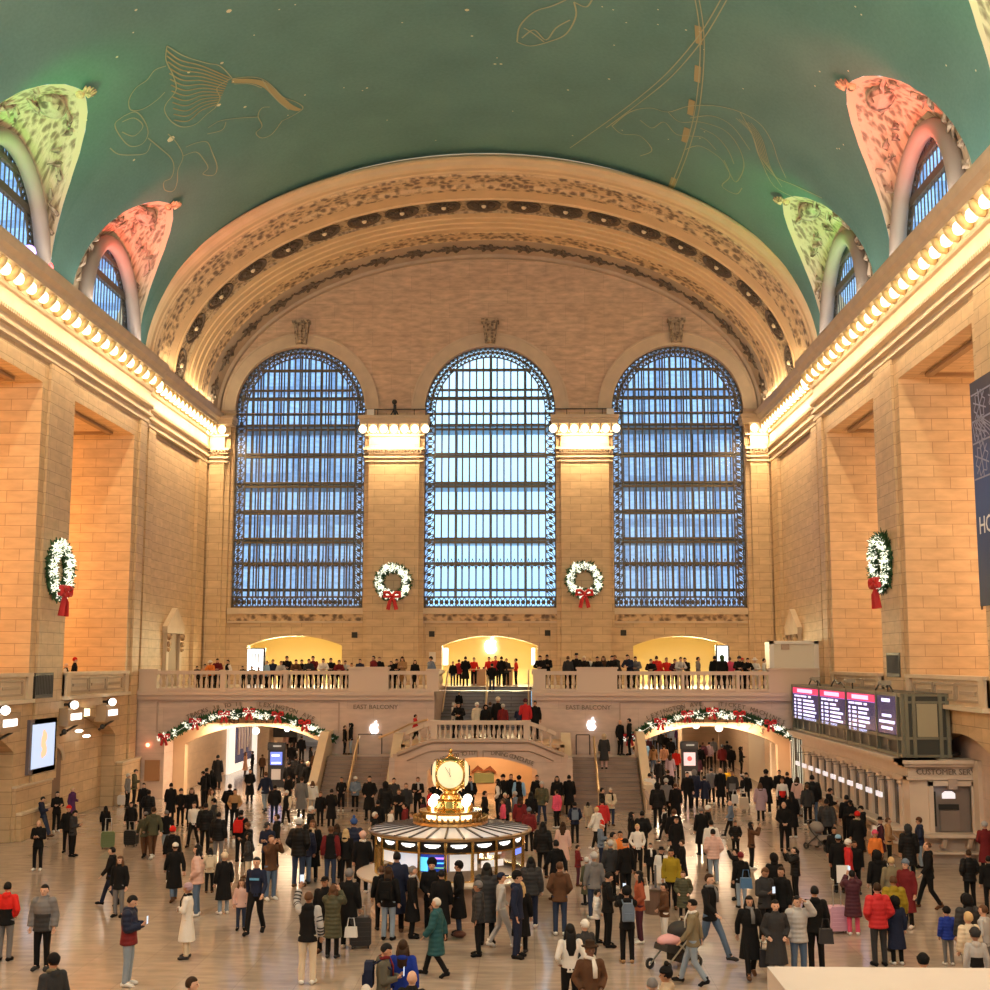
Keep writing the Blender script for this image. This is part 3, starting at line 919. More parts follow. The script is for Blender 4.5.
for q in range(2): painting('painted_mane', [[(232, 80+q*2), (250, 80+q*2), (264, 83+q*3), (276, 93+q*4), (290, 105+q*3), (300, 110)]], .16, GLD2)
painting('painted_fish', [[(517, 42), (520, 26), (534, 12), (552, 6), (566, 0)], [(517, 42), (530, 46), (548, 42), (566, 34), (576, 16), (574, 2)], [(522, 38), (534, 30), (546, 40), (556, 28), (570, 20)], [(524, 28), (534, 34), (544, 42)], [(574, 2), (586, 7), (592, 0)]], .07, GLD)
painting('painted_arc_line', [[(724, -6), (700, 34), (668, 72), (636, 100), (604, 124), (570, 148)]], .05, GLD)
painting('painted_arc_line', [[(730, -6), (704, 38), (672, 76), (638, 104), (606, 128)]], .05, GLD)
painting('painted_scale_band', [[(694, -6), (699, 24), (700, 60), (695, 110), (684, 152), (670, 188)]], .05, GLD)
painting('painted_scale_band', [[(698, -6), (703, 24), (704, 60), (699, 110), (688, 152), (674, 188)]], .05, GLD)
for a, b_ in (((698, 26), (699, 44)), ((698, 66), (697, 82)), ((692, 100), (690, 115)), ((687, 128), (684, 142)), ((674, 178), (670, 190))): painting('painted_scale_tick', [[a, b_]], .28, GLD2)
fig = [[(612, 126), (630, 112), (650, 108), (668, 112), (690, 106), (716, 106), (740, 112), (760, 124), (772, 142), (778, 160), (786, 178)],
       [(612, 126), (622, 134), (640, 136), (652, 150), (640, 156)], [(668, 112), (680, 122), (700, 122), (724, 130), (738, 146), (744, 166), (736, 182), (728, 170), (720, 158), (700, 146), (684, 150)],
       [(740, 112), (752, 134), (760, 158), (774, 176), (796, 186), (822, 198)], [(760, 158), (774, 186), (800, 200)], [(724, 160), (730, 176), (722, 186), (736, 194), (742, 188)],
       [(690, 118), (712, 116), (732, 126), (750, 150)], [(640, 120), (652, 128), (664, 122), (676, 134), (690, 136), (704, 138), (716, 150)], [(700, 128), (716, 136), (728, 150), (734, 164)]]
painting('painted_standing_figure', fig, .05, GLD)
for k in range(6): painting('painted_mane', [[(736+k*3, 118+k), (752+k*2, 134+k), (760+k*2, 156+k*2), (772+k*2, 172+k*3)]], .04, GLD)
star = MB(); rs = random.Random(3)
for px, py, r in [(229, 11, .12), (136, 10, .06), (117, 57, .06), (222, 63, .08), (189, 72, .08), (219, 105, .1), (245, 107, .08), (171, 139, .2), (134, 160, .07), (467, 10, .1), (472, 36, .06), (495, 64, .07), (501, 64, .07), (367, 88, .06), (609, 79, .06), (568, 90, .06), (686, 30, .05), (305, 95, .05)]+[(rs.uniform(0, 980), rs.uniform(0, 150), .04) for _ in range(40)]:
    p = on_vault(px, py, .03)
    n_ = Vector((p.x/VA**2, 0, (p.z-VZ)/VB**2)).normalized(); u = Vector((0, 1, 0)); v = u.cross(n_)
    star.poly([p+(u*math.cos(k*PI/3)+v*math.sin(k*PI/3))*r for k in range(6)])
star.norecalc = True
star.build('painted_stars', mat('star_gilding', (.7, .66, .45)), ceiling, uv=False)

# ---------------- side cornices with lamps --------------------------------------
CPROF = [(0, 18.6), (.12, 18.66), (.12, 18.78), (.05, 18.8), (.05, 18.98), (.22, 19.02), (.22, 19.16), (.10, 19.22), (.10, 19.4), (.28, 19.46), (.30, 19.6), (.08, 19.64), (.08, 20.3), (.2, 20.34), (.26, 20.44), (.22, 20.5), (.22, 20.98), (.72, 21.02), (.76, 21.2), (.92, 21.34), (.98, 21.6), (.98, 21.72), (0.2, 22.0), (0, 22.0)]
for s_ in (-1, 1):
    nm = 'trim_%d' % (30+(s_ > 0))
    m = MB()
    m.loft([[(s_*(WX-d), y, z) for d, z in CPROF] for y in (-8, 62.5)])
    m.loft([[(s_*(WX+.25-d), y, z) for d, z in CPROF] for y in (62.45, 75.4)])
    o = struct(nm, m, ST_PL)
    # scroll brackets under the soffit
    m = MB(); mb2 = MB(); y = -7.6
    while y < 75.2:
        x = WX if y < 62.4 else WX+.25
        per = .6 
        m.tube([(s_*(x-.25), y, 20.55), (s_*(x-.42), y, 20.6), (s_*(x-.62), y, 20.8), (s_*(x-.68), y, 20.97)], [.13, .17, .15, .12], 8)
        q = y+per
        if y > 8: mb2.sphere((s_*(x-.46), q, 20.72), .24, 8, 6, .9, 1, 1)
        y += 1.2 if y < 62 else .8
    m.build('scroll_bracket', mat('glow_tinted_bracket', (.80, .60, .30), rough=.45), o, smooth=True)  # stone brackets; the orange glow of the bulbs is put into this colour
    mb2.build('lamp_row', BULB, o, smooth=True)
    m = MB(); y = 10
    while y < 75:
        x = WX if y < 62.4 else WX+.25
        m.box(*sorted((s_*(x-.3), s_*(x-.2))), y, y+.09, 19.46, 19.6); y += .2
    m.build('dentils', mat('dentil_shade_stone'), o)
# ================================================================= BALCONY FRONT AND STAIRS
YB = 62.5; ZB = 5.3
SX = .2                                   # axis of the stairs
m = MB()
P = lambda u, z, d: (u, YB+d, z)
archL = seg_arch(-11.35, 4.15, 2.95, 1.28); archR = seg_arch(11.35, 4.1, 3.0, 1.28)
colwall(m, -17.2, 17.2, 0, 5.25, [(-15.5, -7.2, 0, archL, True), (7.25, 15.45, 0, archR, True), (SX-2.4, SX+2.4, 0, lambda u: 5.25, False)], P, 1.6, 1.0)
balc = struct('wall_balcony_front', m, ST_PINK)
m = MB()
for a, b in ((-17.2, SX-2.4), (SX+2.4, 17.2)):
    m.box(a, b, YB-.28, YB+.2, 5.02, 5.22); m.box(a, b, YB-.16, YB, 4.80, 5.02)
m.build('string_course', mat('pink_moulding', (.60, .47, .39), rough=.4), balc)
m = MB()        # shallow raised panels over the arches
for x0, x1 in ((-15.9, -11.75), (-10.95, -6.9), (6.9, 10.95), (11.75, 15.9)):
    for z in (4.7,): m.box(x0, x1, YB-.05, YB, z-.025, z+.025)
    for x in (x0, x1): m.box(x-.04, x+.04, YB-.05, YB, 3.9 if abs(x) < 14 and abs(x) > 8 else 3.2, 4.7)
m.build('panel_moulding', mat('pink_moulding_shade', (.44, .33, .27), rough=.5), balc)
m = MB()
for a, b in ((-17.2, SX-2.45), (SX+2.45, 17.2)): m.box(a, b, YB+.1, YE+5, 5.05, ZB)
m.box(SX-2.45, SX+2.45, 70.7, YE+5, 5.05, ZB)
floor_b = struct('floor_balcony', m, mat('balcony_floor_marble', (.50, .40, .30), rough=.3, noise=.1, nscale=1))
# cheek walls of the upper flight
m = MB()
for s in (-1, 1): m.box(*sorted((SX+s*2.42, SX+s*2.75)), YB+.06, 70.8, 2.95, 5.2)
m.build('cheek_wall', ST_PINK, balc)
LET = mat('incised_letters', (.20, .15, .11), rough=.7)
def R_(x, z, Y): return Matrix.Translation((x, Y, z)) @ Matrix.Rotation(PI/2, 4, 'X')
arc_text('inscription', 'TRACKS 38 TO 11', .30, -14.4, -11.7, lambda x: archL(x)+.28, YB-.06, LET, balc)
arc_text('inscription', 'LEXINGTON AVE', .30, -10.9, -8.1, lambda x: archL(x)+.28, YB-.06, LET, balc)
arc_text('inscription', 'LEXINGTON AVE', .30, 8.2, 10.95, lambda x: archR(x)+.28, YB-.06, LET, balc)
arc_text('inscription', 'TICKET MACHINES', .30, 11.75, 14.9, lambda x: archR(x)+.28, YB-.06, LET, balc)
arc_text('inscription', '42ND STREET PASSAGE', .40, -13.2, -8.3, lambda x: archL(x)-.62, YB+1.55, LET, balc)
arc_text('inscription', 'SUBWAY 4 5 6 7 S', .40, 9.6, 14.2, lambda x: archR(x)-.62, YB+1.55, LET, balc)
for x in (-5.1, 5.1):
    text_obj('inscription', 'EAST BALCONY', .31, R_(x, 4.36, YB-.015) if x < 0 else R_(x+.25, 4.36, YB-.015), LET, balc)
# inner arch rings deeper in the passages that carry the second inscription
m = MB()
for c, ar, hw in ((-11.35, archL, 4.15), (11.35, archR, 4.1)):
    P2 = lambda u, z, d: (u, YB+1.6+d, z)
    colwall(m, c-hw-.3, c+hw+.3, 0, 5.0, [(c-hw+.15 if c > 0 else c-hw+.6, c+hw-.6 if c > 0 else c+hw-.15, 0, (lambda u, ar=ar: ar(u)-.78), True)], P2, .6, 1.0)
m.build('inner_arch', mat('warm_passage_stone', (.62, .43, .27), rough=.45, noise=.08, nscale=1), balc)

def stairs(m, x0, x1, y0, z0, y1, z1, n, base=0.):
    for i in range(n):
        ya = y0+(y1-y0)*i/n; zb = z0+(z1-z0)*(i+1)/n
        m.box(x0, x1, ya, y1, zb-(z1-z0)/n, zb-.035)
        m.box(x0, x1, ya-.03, y1, zb-.035, zb)
    if z0 > base: m.box(x0, x1, y0, y1, base, z0)
IN, OUT = 4.2, 7.35
STEPM = stone('stair_treads', (.33, .245, .20), (.30, .22, .18), (.2, .15, .12), bw=3, bh=.17, ms=.012, rough=.4, noise=.15, bump=.1)
m = MB()
for s in (-1, 1):
    a, b = sorted((SX+s*IN, SX+s*OUT)); stairs(m, a, b, 57.8, 0, 60.9, 2.2, 13)
lower = struct('floor_stair_lower', m, STEPM)
m = MB()
for s in (-1, 1):
    a, b = sorted((SX+s*IN, SX+s*OUT)); m.box(a, b, 60.9, YB+.05, 0, 2.2)
    # short flights up to the middle landing (rising inwards)
    for i in range(6):
        xa = SX+s*(IN-.32*i); xb = SX+s*2.3
        m.box(*sorted((xa, xb)), 60.9, YB+.02, 2.96 if i > 4 else 2.0+.9*i/6, 2.2+.95*(i+1)/6)
m.box(SX-2.35, SX+2.35, 58.0, 66.35, 2.95, 3.15)
struct('floor_landing', m, mat('landing_stone', (.48, .37, .30), rough=.35, noise=.1, nscale=2))
m = MB(); stairs(m, SX-2.4, SX+2.4, 66.3, 3.15, 70.7, ZB, 13, 2.9)
struct('floor_stair_upper', m, stone('stair_treads_upper', (.25, .235, .25), (.23, .215, .23), (.10, .09, .10), bw=3, bh=.165, ms=.02, rough=.4, noise=.12, bump=.1))

# bowed front of the middle landing with the dining passage arch
def yb(u):
    t = max(0., abs(u-.25)-2.2); return 57.3+.5*(t/1.7)**2
def zt(u):
    t = max(0., abs(u-.25)-2.15)
    return 3.15-.62*min(1, t/1.5)**1.2*1.0
archC = seg_arch(.33, 2.46, 1.86, .58)
m = MB()
P = lambda u, z, d: (u, yb(u)+d, z)
colwall(m, -3.75, 4.2, 0, zt, [(-2.13, 2.79, 0, archC, True)], P, .9, .25)
m.box(-3.9, -3.6, 57.8, 61, 0, 2.35); m.box(4.05, 4.4, 57.8, 61, 0, 2.35)
bow = struct('wall_stair_bow', m, ST_PINK)
m = MB()
for sg in (-1, 1):
    pts = [(.25+sg*u, yb(.25+sg*u)-.06, zt(.25+sg*u)-.42) for u in [0.12, .8, 1.5, 2.15, 2.5, 2.9, 3.3]]
    m.tube(pts, .03, 4); m.tube([(.25+sg*.12, 57.24, 2.73), (.25+sg*.12, 57.24, 2.45)], .03, 4)
pts = [(.25+u, yb(.25+u)-.05, zt(.25+u)+.0) for u in [-3.75, -3.3, -2.9, -2.5, -2.15, -1.5, 0, 1.5, 2.15, 2.5, 2.9, 3.3, 3.75]]
m.tube(pts, .1, 6)
m.build('panel_moulding', mat('pink_moulding_shade'), bow)
arc_text('inscription', 'TRACKS 100 TO 117', .27, -1.75, .05, lambda x: archC(x)+.12, 57.28, LET, bow)
arc_text('inscription', 'DINING CONCOURSE', .27, .75, 2.6, lambda x: archC(x)+.12, 57.28, LET, bow)
m = MB()
m.box(-3.4, -3.2, 58.2, 66, 0, 2.95); m.box(3.85, 4.05, 58.2, 66, 0, 2.95); m.box(-3.4, 4.05, 65.8, 66, 0, 2.95); m.box(-3.4, 4.05, 58.2, 66, 2.80, 2.94)
struct('wall_dining_passage', m, mat('warm_passage_stone'))

# balusters and rails -------------------------------------------------------------
BALM = mat('baluster_marble', (.62, .50, .41), rough=.4)
bl = MB(); bl.lathe([(.055, 0), (.055, .06), (.035, .09), (.05, .16), (.085, .26), (.075, .36), (.04, .52), (.035, .58), (.055, .62), (.055, .68)], n=8)
bal0 = None
def balustrade(name, pts, spacing=.27, rail_h=1.0, solid=(), base=.12, hgt=.68):
    """pts: polyline (x,y,z foot). balusters are separate children sharing one mesh"""
    global bal0, bl
    root = empty(name, pts[0], kind='structure')
    m = MB()
    for a, b in zip(pts, pts[1:]):
        a, b = Vector(a), Vector(b)
        up = Vector((0, 0, 1))
        m.bar(a+up*(base/2), b+up*(base/2), .3, base)
        m.bar(a+up*(base+hgt+.07), b+up*(base+hgt+.07), .34, .14)
        m.bar(a+up*(base+hgt+.155), b+up*(base+hgt+.155), .26, .05)
    m.build('rail', BALM, root)
    for a, b in zip(pts, pts[1:]):
        a, b = Vector(a), Vector(b); L_ = (b-a).length; n = max(1, int(L_/spacing))
        for i in range(n):
            p = a.lerp(b, (i+.5)/n)+Vector((0, 0, base))
            if bal0 is None: o = bal0 = bl.build('baluster', BALM, None, uv=False, smooth=True)
            else: o = dup(bal0)
            o.parent = root; o.matrix_parent_inverse = Matrix.Translation(-Vector(root.location)); o.location = p; o.scale = (1, 1, hgt/.68)
    return root
tn = [60]
def pedestal(x0, x1, y0, y1, z0, z1, parent):
    m = MB(); m.box(x0, x1, y0, y1, z0, z1-.1); m.box(x0-.05, x1+.05, y0-.05, y1+.05, z1-.1, z1); m.box(x0-.04, x1+.04, y0-.04, y1+.04, z0, z0+.12)
    return m.build('pedestal', BALM, parent)
def bx_(px): return atY(px, 680, YB+.15)[0]
ZF = 5.24
for i, (p0, p1) in enumerate([(158, 221), (226, 284), (288, 349), (389, 427), (545.5, 577), (617, 681), (684, 736), (739, 768)]):
    balustrade('trim_%d' % (40+i), [(bx_(p0), YB+.15, ZF), (bx_(p1), YB+.15, ZF)])
# continuous side returns along the stair well
for i, s in enumerate((-1, 1)):
    balustrade('trim_%d' % (50+i), [(SX+s*2.58, YB+.7, ZF), (SX+s*2.58, 70.6, ZF)], spacing=.4)
ped = empty('trim_52', (0, YB, ZF), kind='structure')
for p0, p1, zt_ in [(140, 158, 6.3), (221, 226, 6.25), (284, 288, 6.25), (349, 389, 6.42), (427, 439, 6.32), (533, 545.5, 6.32), (577, 617, 6.42), (681, 684, 6.25), (736, 739, 6.25), (768, 818, 6.38)]:
    pedestal(bx_(p0), bx_(p1), YB-.05, YB+.36, ZF-.02, zt_, ped)
# bow balustrade
bp_ = [(.25+u, yb(.25+u)+.2, zt(.25+u)) for u in (-3.35, -2.95, -2.55, -2.2)]
balustrade('trim_53', bp_, spacing=.24, base=.08, hgt=.62)
balustrade('trim_54', [(.25-1.95, 57.5, 3.15), (.25+1.95, 57.5, 3.15)], spacing=.24, base=.1, hgt=.62)
balustrade('trim_55', [(.25+u, yb(.25+u)+.2, zt(.25+u)) for u in (2.2, 2.55, 2.95, 3.35)], spacing=.24, base=.08, hgt=.62)
ped2 = empty('trim_56', (0, 57.5, 3.1), kind='structure')
for sg in (-1, 1): pedestal(.25+sg*2.08-.14, .25+sg*2.08+.14, 57.35, 57.65, 3.1, 4.06, ped2)
# raked stringer walls
LITM = mat('stringer_marble', (.66, .54, .40), rough=.35, noise=.06, nscale=2)
for i, (xa, xb, dz) in enumerate([(SX-IN, SX-IN+.42, 0), (SX+IN-.42, SX+IN, 0), (SX-OUT-.36, SX-OUT, .05), (SX+OUT, SX+OUT+.36, .05)]):
    m = MB()
    m.prism([(57.2, 0), (57.2, 1.1+dz), (57.75, 1.15+dz), (60.9, 3.2+dz), (YB if i > 1 else 61.5, 3.2+dz), (YB if i > 1 else 61.5, 0)], 'X', xa+.05, xb-.05)
    m.prism([(57.15, 1.05+dz), (57.15, 1.2+dz), (57.75, 1.25+dz), (60.9, 3.3+dz), (YB if i > 1 else 61.5, 3.3+dz), (YB if i > 1 else 61.5, 3.15+dz), (60.9, 3.15+dz), (57.75, 1.1+dz)], 'X', xa-.02, xb+.02)
    o = struct('trim_%d' % (70+i), m, LITM)
    if i == 3:
        m = MB(); m.sphere(((xa+xb)/2, 57.12, .75), .12, 8, 6); m.tube([((xa+xb)/2-.15, 57.1, 1.0), ((xa+xb)/2, 57.0, .6), ((xa+xb)/2, 57.1, .2)], [.1, .08, .06], 6)
        m.build('scroll_ornament', mat('pink_moulding_shade'), o)
# brass handrails, each a thing of its own
def rail(label, pts, posts, r=.035, group=None, name='handrail', m_=None):
    root = empty(name, pts[0], label, 'handrail', group)
    mm_ = m_ or RAILW
    m = MB(); m.tube(pts, r, 8); m.build('rail_bar', mm_, root)
    for p, h in posts:
        m = MB(); m.tube([(p[0], p[1], p[2]), (p[0], p[1], p[2]+h)], .022, 6); m.build('post', mm_, root)
rail('brass handrail down the middle of the lower stair by the left emblem', [(-5.75, 61.3, 3.1), (-5.75, 57.7, .92)], [((-5.75, 60.6, 2.0), .66), ((-5.75, 57.9, .12), .85)], .06)
rail('brass handrail down the middle of the lower stair where a person climbs', [(5.55, 61.3, 3.1), (5.55, 57.7, .92)], [((5.55, 60.6, 2.0), .66), ((5.55, 57.9, .12), .85)], .06)
rail('pale brass rail down the middle of the upper stair below the glowing store', [(.2, 70.9, 6.2), (.2, 66.1, 4.1)], [((.2, 70.6, 5.25), .85), ((.2, 66.4, 3.2), .98)], .06)
rail('brass wall rail at the edge of the upper stair, emblem stair side', [(SX-2.25, 70.9, 6.2), (SX-2.25, 66.1, 4.1)], [((SX-2.25, 70.6, 5.25), .85)], .045)
rail('brass wall rail at the edge of the upper stair, departure board side', [(SX+2.25, 70.9, 6.2), (SX+2.25, 66.1, 4.1)], [((SX+2.25, 70.6, 5.25), .85)], .045)
rail('slim brass rail sloping up beside the person in red', [(-4.75, 61.0, 3.05), (-4.0, 60.9, 3.35), (-3.2, 59.6, 3.75), (-2.2, 58.3, 4.05)], [], .05)
for x0, x1, lab in ((-5.9, -4.75, 'thin dark metal guard frame on the landing below the left emblem'), (4.75, 5.4, 'thin dark metal guard frame on the landing below the right emblem')):
    rail(lab, [(x0, YB-.15, 3.15), (x1, YB-.15, 3.15)], [((x0, YB-.15, 2.2), .95), ((x1, YB-.15, 2.2), .95)], .02, None, 'guard_rail', BLACK)

# ---------------- passages under the balcony ----------------------------------------
PS = mat('warm_passage_stone')
PSL = stone('passage_blocks', (.60, .43, .28), (.56, .40, .26), (.42, .29, .18), bw=2.2, bh=.9, ms=.008, rough=.4, noise=.08, bump=.1)
m = MB()
m.box(-15.9, -15.6, YB+1.4, 76, 0, 5); m.box(-15.9, -15.6, 84, 104, 0, 5); m.box(-3.6, -3.4, YB+1.4, 104, 0, 5)
m.box(-16, -3.4, 104, 104.3, 0, 5); m.box(-16, -3.4, YB+1.5, 104, 4.7, 4.95)
m.box(-24, -15.7, 83.8, 84, 0, 5)
m.box(3.6, 3.8, YB+1.4, 104, 0, 5); m.box(15.6, 15.9, YB+1.4, 104, 0, 5); m.box(3.6, 15.8, 104, 104.3, 0, 5); m.box(3.6, 15.8, YB+1.5, 104, 4.7, 4.95)
struct('wall_passages', m, PSL)
m = MB(); m.box(-15.6, -15.45, 76, 84, 0, 4.6); 
shop = struct('trim_80', m, mat('shop_white', (.85, .80, .72), rough=.4, emis=.6, ecol=(1, .92, .8)))
m = MB(); m.prism([(77.6, .5), (82, .5), (82, 3.0)]+[(79.8+2.2*math.cos(PI*k/12), 3.0+.7*math.sin(PI*k/12)) for k in range(13)]+[(77.6, 3.0)], 'X', -15.45, -15.38)
m.build('display_window', mat('shop_display_glass', (.04, .04, .07), rough=.2, emis=.06, ecol=(.35, .35, .8)), shop)
m = MB()
for k in range(5): m.box(-15.38, -15.32, 78+k*.8, 78.4+k*.8, 1.0+.3*(k % 2), 2.6)
m.build('display_goods', mat('shop_goods', (.6, .5, .5), rough=.5), shop)
# black overhead fascia at the far end of the left passage
a = atY(245, 735, 90)[0]; b = atY(297, 735, 90)[0]
m = MB(); m.box(a, b, 90, 90.4, 1.35, 4.7)
struct('trim_81', m, mat('black_fascia', (.015, .014, .014), rough=.4))
m = MB(); m.box(12.8, 15.5, 88, 88.3, 0, 4.7); m.box(11.8, 12.05, 80, 80.3, 0, 4.0)
struct('trim_82', m, PSL)
m = MB(); m.box(14.9, 15.6, 66, 66.5, 0, 3.4)
x0, x1 = atY(738, 750, 80)[0], atY(752, 750, 80)[0]
m.box(15.3, 15.6, 70, 75, 0, 3.6)
struct('trim_83', m, mat('pale_door_surround', (.74, .62, .46), rough=.4))

# ---------------- ticket office ------------------------------------------------------
TX = 15.25
TK = mat('ticket_stone', (.64, .52, .42), rough=.4, noise=.06, nscale=2)
m = MB()
P = lambda u, z, d: (TX+d, u, z)
wins = []
ys_ = [44.9+1.33*i for i in range(11)]
ops = [(y, y+.78, .95, lambda u: 2.62, False) for y in ys_]
colwall(m, 43.7, 59.9, 0, 3.0, ops, P, .5, 2)
# customer service front, facing the hall's length
P = lambda u, z, d: (u, 43.7+d, z)
sx0, sx1 = atY(933, 800, 43.7)[0], atY(971, 800, 43.7)[0]
colwall(m, TX, 22, 0, 3.0, [(sx0, sx1, .98, lambda u: 2.55, False)], P, .3, 2)
office = struct('wall_ticket_office', m, TK)
m = MB()      # entablature and coping
m.box(TX-.12, TX+.2, 43.5, 60.1, 2.75, 2.85); m.box(TX-.06, TX+.2, 43.6, 60.1, 2.85, 3.2); m.box(TX-.22, TX+1.0, 43.4, 62.4, 3.2, 3.3); m.box(TX-.3, TX+1.0, 43.3, 62.4, 3.3, 3.42)
m.box(TX-.12, 22, 43.58, 44, 2.75, 2.85); m.box(TX-.22, 22, 43.45, 44.2, 3.2, 3.3); m.box(TX-.3, 22, 43.35, 44.4, 3.3, 3.42); m.box(TX-.04, 22, 43.64, 44, 2.85, 3.2)
m.box(TX+.2, 22, 44.0, 62.4, 3.2, 3.38)
x2 = atY(975, 780, 43.4)[0]; m.box(x2, 22, 43.1, 43.7, 0, 3.42)
m.build('office_cornice', TK, office)
m = MB()
for y in ys_:      # pilasters between the windows with scroll capitals
    m.box(TX-.04, TX, y-.42, y-.13, .1, 2.6); m.box(TX-.07, TX, y-.47, y-.08, 2.6, 2.75); m.box(TX-.07, TX, y-.47, y-.08, 0, .25)
    m.tube([(TX-.05, y-.45, 2.55), (TX-.09, y-.27, 2.62), (TX-.05, y-.1, 2.55)], .06, 6)
    m.box(TX-.02, TX, y-.07, y, .95, 2.66); m.box(TX-.02, TX, y+.78, y+.85, .95, 2.66)
m.build('window_pilaster', TK, office)
m = MB(); m.box(TX+.07, TX+.12, 43.9, 59.9, .5, 2.72)
m.build('office_window_glass', mat('office_dark_glass', (.06, .045, .04), rough=.2), office)
m = MB(); m.box(TX-.55, TX+.1, 44.2, 59.8, 1.0, 1.1); m.box(TX-.4, TX, 44.3, 59.8, .55, .62)
for y in ys_[::2]: m.tube([(TX-.05, y-.3, .5), (TX-.25, y-.3, .7), (TX-.45, y-.3, .98)], .06, 6)
m.build('ticket_shelf', TK, office)
m = MB()   # service window: frame, shutter, opening, keystone, shelf
yy = 43.7
m.box(sx0-.16, sx0, yy-.1, yy+.1, .98, 2.7); m.box(sx1, sx1+.16, yy-.1, yy+.1, .98, 2.7); m.box(sx0-.16, sx1+.16, yy-.1, yy+.1, 2.55, 2.72)
m.build('service_frame', TK, office)
m = MB(); m.box((sx0+sx1)/2-.14, (sx0+sx1)/2+.14, yy-.2, yy, 2.45, 2.78); m.build('service_keystone', mat('pink_moulding_shade'), office)
m = MB(); m.box(sx0, sx1, yy+.12, yy+.18, .98, 2.55); m.build('service_grille', mat('service_metal', (.30, .26, .24), rough=.35, metal=.5), office)
m = MB(); cx_ = (sx0+sx1)/2
m.box(cx_-.42, cx_+.25, yy+.08, yy+.12, 1.75, 1.93); m.box(sx0+.03, sx0+.12, yy+.08, yy+.12, 1.2, 2.35)
m.build('service_slot', DARK, office)
m = MB(); m.box(cx_-.40, cx_+.25, yy+.06, yy+.12, 1.05, 1.72); m.build('service_shutter', mat('shutter_metal', (.34, .30, .28), rough=.3, metal=.6), office)
m = MB(); m.box(TX+.2, x2+.1, yy-.55, yy, .9, 1.02); m.box(TX+.25, x2+.1, yy-.4, yy, .35, .42)
for x in (TX+1.0, sx1-.2): m.tube([(x, yy-.02, .55), (x, yy-.25, .6), (x, yy-.42, .88)], .09, 6)
m.build('service_shelf', TK, office)
text_obj('inscription', 'CUSTOMER SERVICE', .26, R_(cx_, 2.93, yy-.085), LET, office)
for k, (px, py) in enumerate([(782, 764), (792, 765), (801, 767), (814, 769), (825, 771), (834, 773), (845, 775), (856, 780), (870, 784), (885, 789), (898, 795)]):
    y = ys_[10-k]+.4
    m = MB(); m.box(TX-.62, TX-.55, y-.32, y+.32, 2.03, 2.2)
    o = m.build('window_sign', mat('sign_white_glow', (.8, .78, .8), emis=.5, ecol=(.9, .9, 1)), None, loc=(TX-.58, y, 2.1))
    tag(o, 'small pale hanging sign over a ticket window under the departure board', 'sign', 'signs over the ticket windows')
    h = MB(); h.tube([(TX-.58, y, 2.2), (TX-.58, y, 2.6), (TX-.1, y, 2.62)], .015, 5); h.build('hanger', BLACK, o)
m = MB(); m.prism([(cx_-.48, 2.18), (cx_-.05, 2.18), (cx_-.05, 2.34), (cx_-.15, 2.42), (cx_-.38, 2.42), (cx_-.48, 2.34)], 'Y', yy-.5, yy-.46)
tag(m.build('window_sign', mat('sign_white_glow')), 'small glowing sign hanging over the customer service window', 'sign')
# pale glazed doors at the end of the office
m = MB(); m.box(TX-.05, TX+.1, 59.95, 62.3, 0, 3.2); dr = struct('door_1', m, mat('pale_door_surround'))
m = MB()
for y0, y1 in ((60.15, 61.0), (61.35, 62.15)): m.box(TX-.1, TX-.02, y0, y1, .05, 3.05)
m.build('glazed_leaf', mat('lit_door_glass', (.62, .66, .60), rough=.3, emis=.35, ecol=(.85, .95, .8)), dr)
m = MB()
for y in (60.15, 60.58, 61.0, 61.35, 61.75, 62.15): m.box(TX-.14, TX-.08, y-.03, y+.03, .05, 3.1)
m.build('door_bars', BRONZE, dr)

# ---------------- departure board -----------------------------------------------------
BG = mat('board_casing', (.10, .105, .085), rough=.45, metal=.3)
BZ0, BZ1 = 3.45, 5.62; BY0, BY1 = 44.05, 62.0
bd = empty('departure_board', (16, 53, 3.42), 'long dark departure board with four lit panels on top of the ticket office', 'departure board')
m = MB(); m.box(TX+.05, TX+1.6, BY0, BY1, BZ0, BZ1); m.build('casing', mat('board_body', (.05, .055, .05), rough=.4), bd)
m = MB()
for z in (BZ0+.06, BZ0+.62, BZ1-.06): m.bar((TX, BY0, z), (TX, BY1, z), .12, .12)
segs = [44.6, 47.2, 51.6, 56.3, 61.9]
for y in segs+[BY0+.05]: m.bar((TX, y, BZ0), (TX, y, BZ1), .16, .1)
for x in (TX+.1, TX+.35, TX+1.25, TX+1.5): m.box(x-.06, x+.06, BY0-.06, BY0, BZ0, BZ1)
for z in (BZ0+.06, BZ0+.65, BZ1-.3, BZ1-.06): m.box(TX, TX+1.6, BY0-.05, BY0, z-.04, z+.04)
for i in range(14): m.box(TX-.03, TX, BY0+.6+i*1.25, BY0+.75+i*1.25, BZ0+.1, BZ0+.5)
m.build('frame', mat('board_frame', (.22, .22, .17), rough=.4, metal=.4), bd)
m = MB(); m.box(TX+.45, TX+1.15, BY0-.03, BY0, BZ0+.7, BZ1-.35); m.build('end_panel', mat('board_end', (.36, .32, .22), rough=.5), bd)
SCR = mat('screen_navy', (.02, .02, .06), rough=.25, emis=.25, ecol=(.05, .05, .25))
TXT = mat('screen_text', (1, 1, 1), emis=1.25, ecol=(.62, .60, 1)); HDR = mat('screen_header_red', (.5, .03, .08), emis=.75, ecol=(1, .06, .16)); HDT = mat('screen_header_text', (.6, .4, .6), emis=.9, ecol=(1, .62, .95))
HDV = mat('screen_header_violet', (.5, .2, .8), emis=.6, ecol=(.5, .2, .9))
rs = random.Random(5)
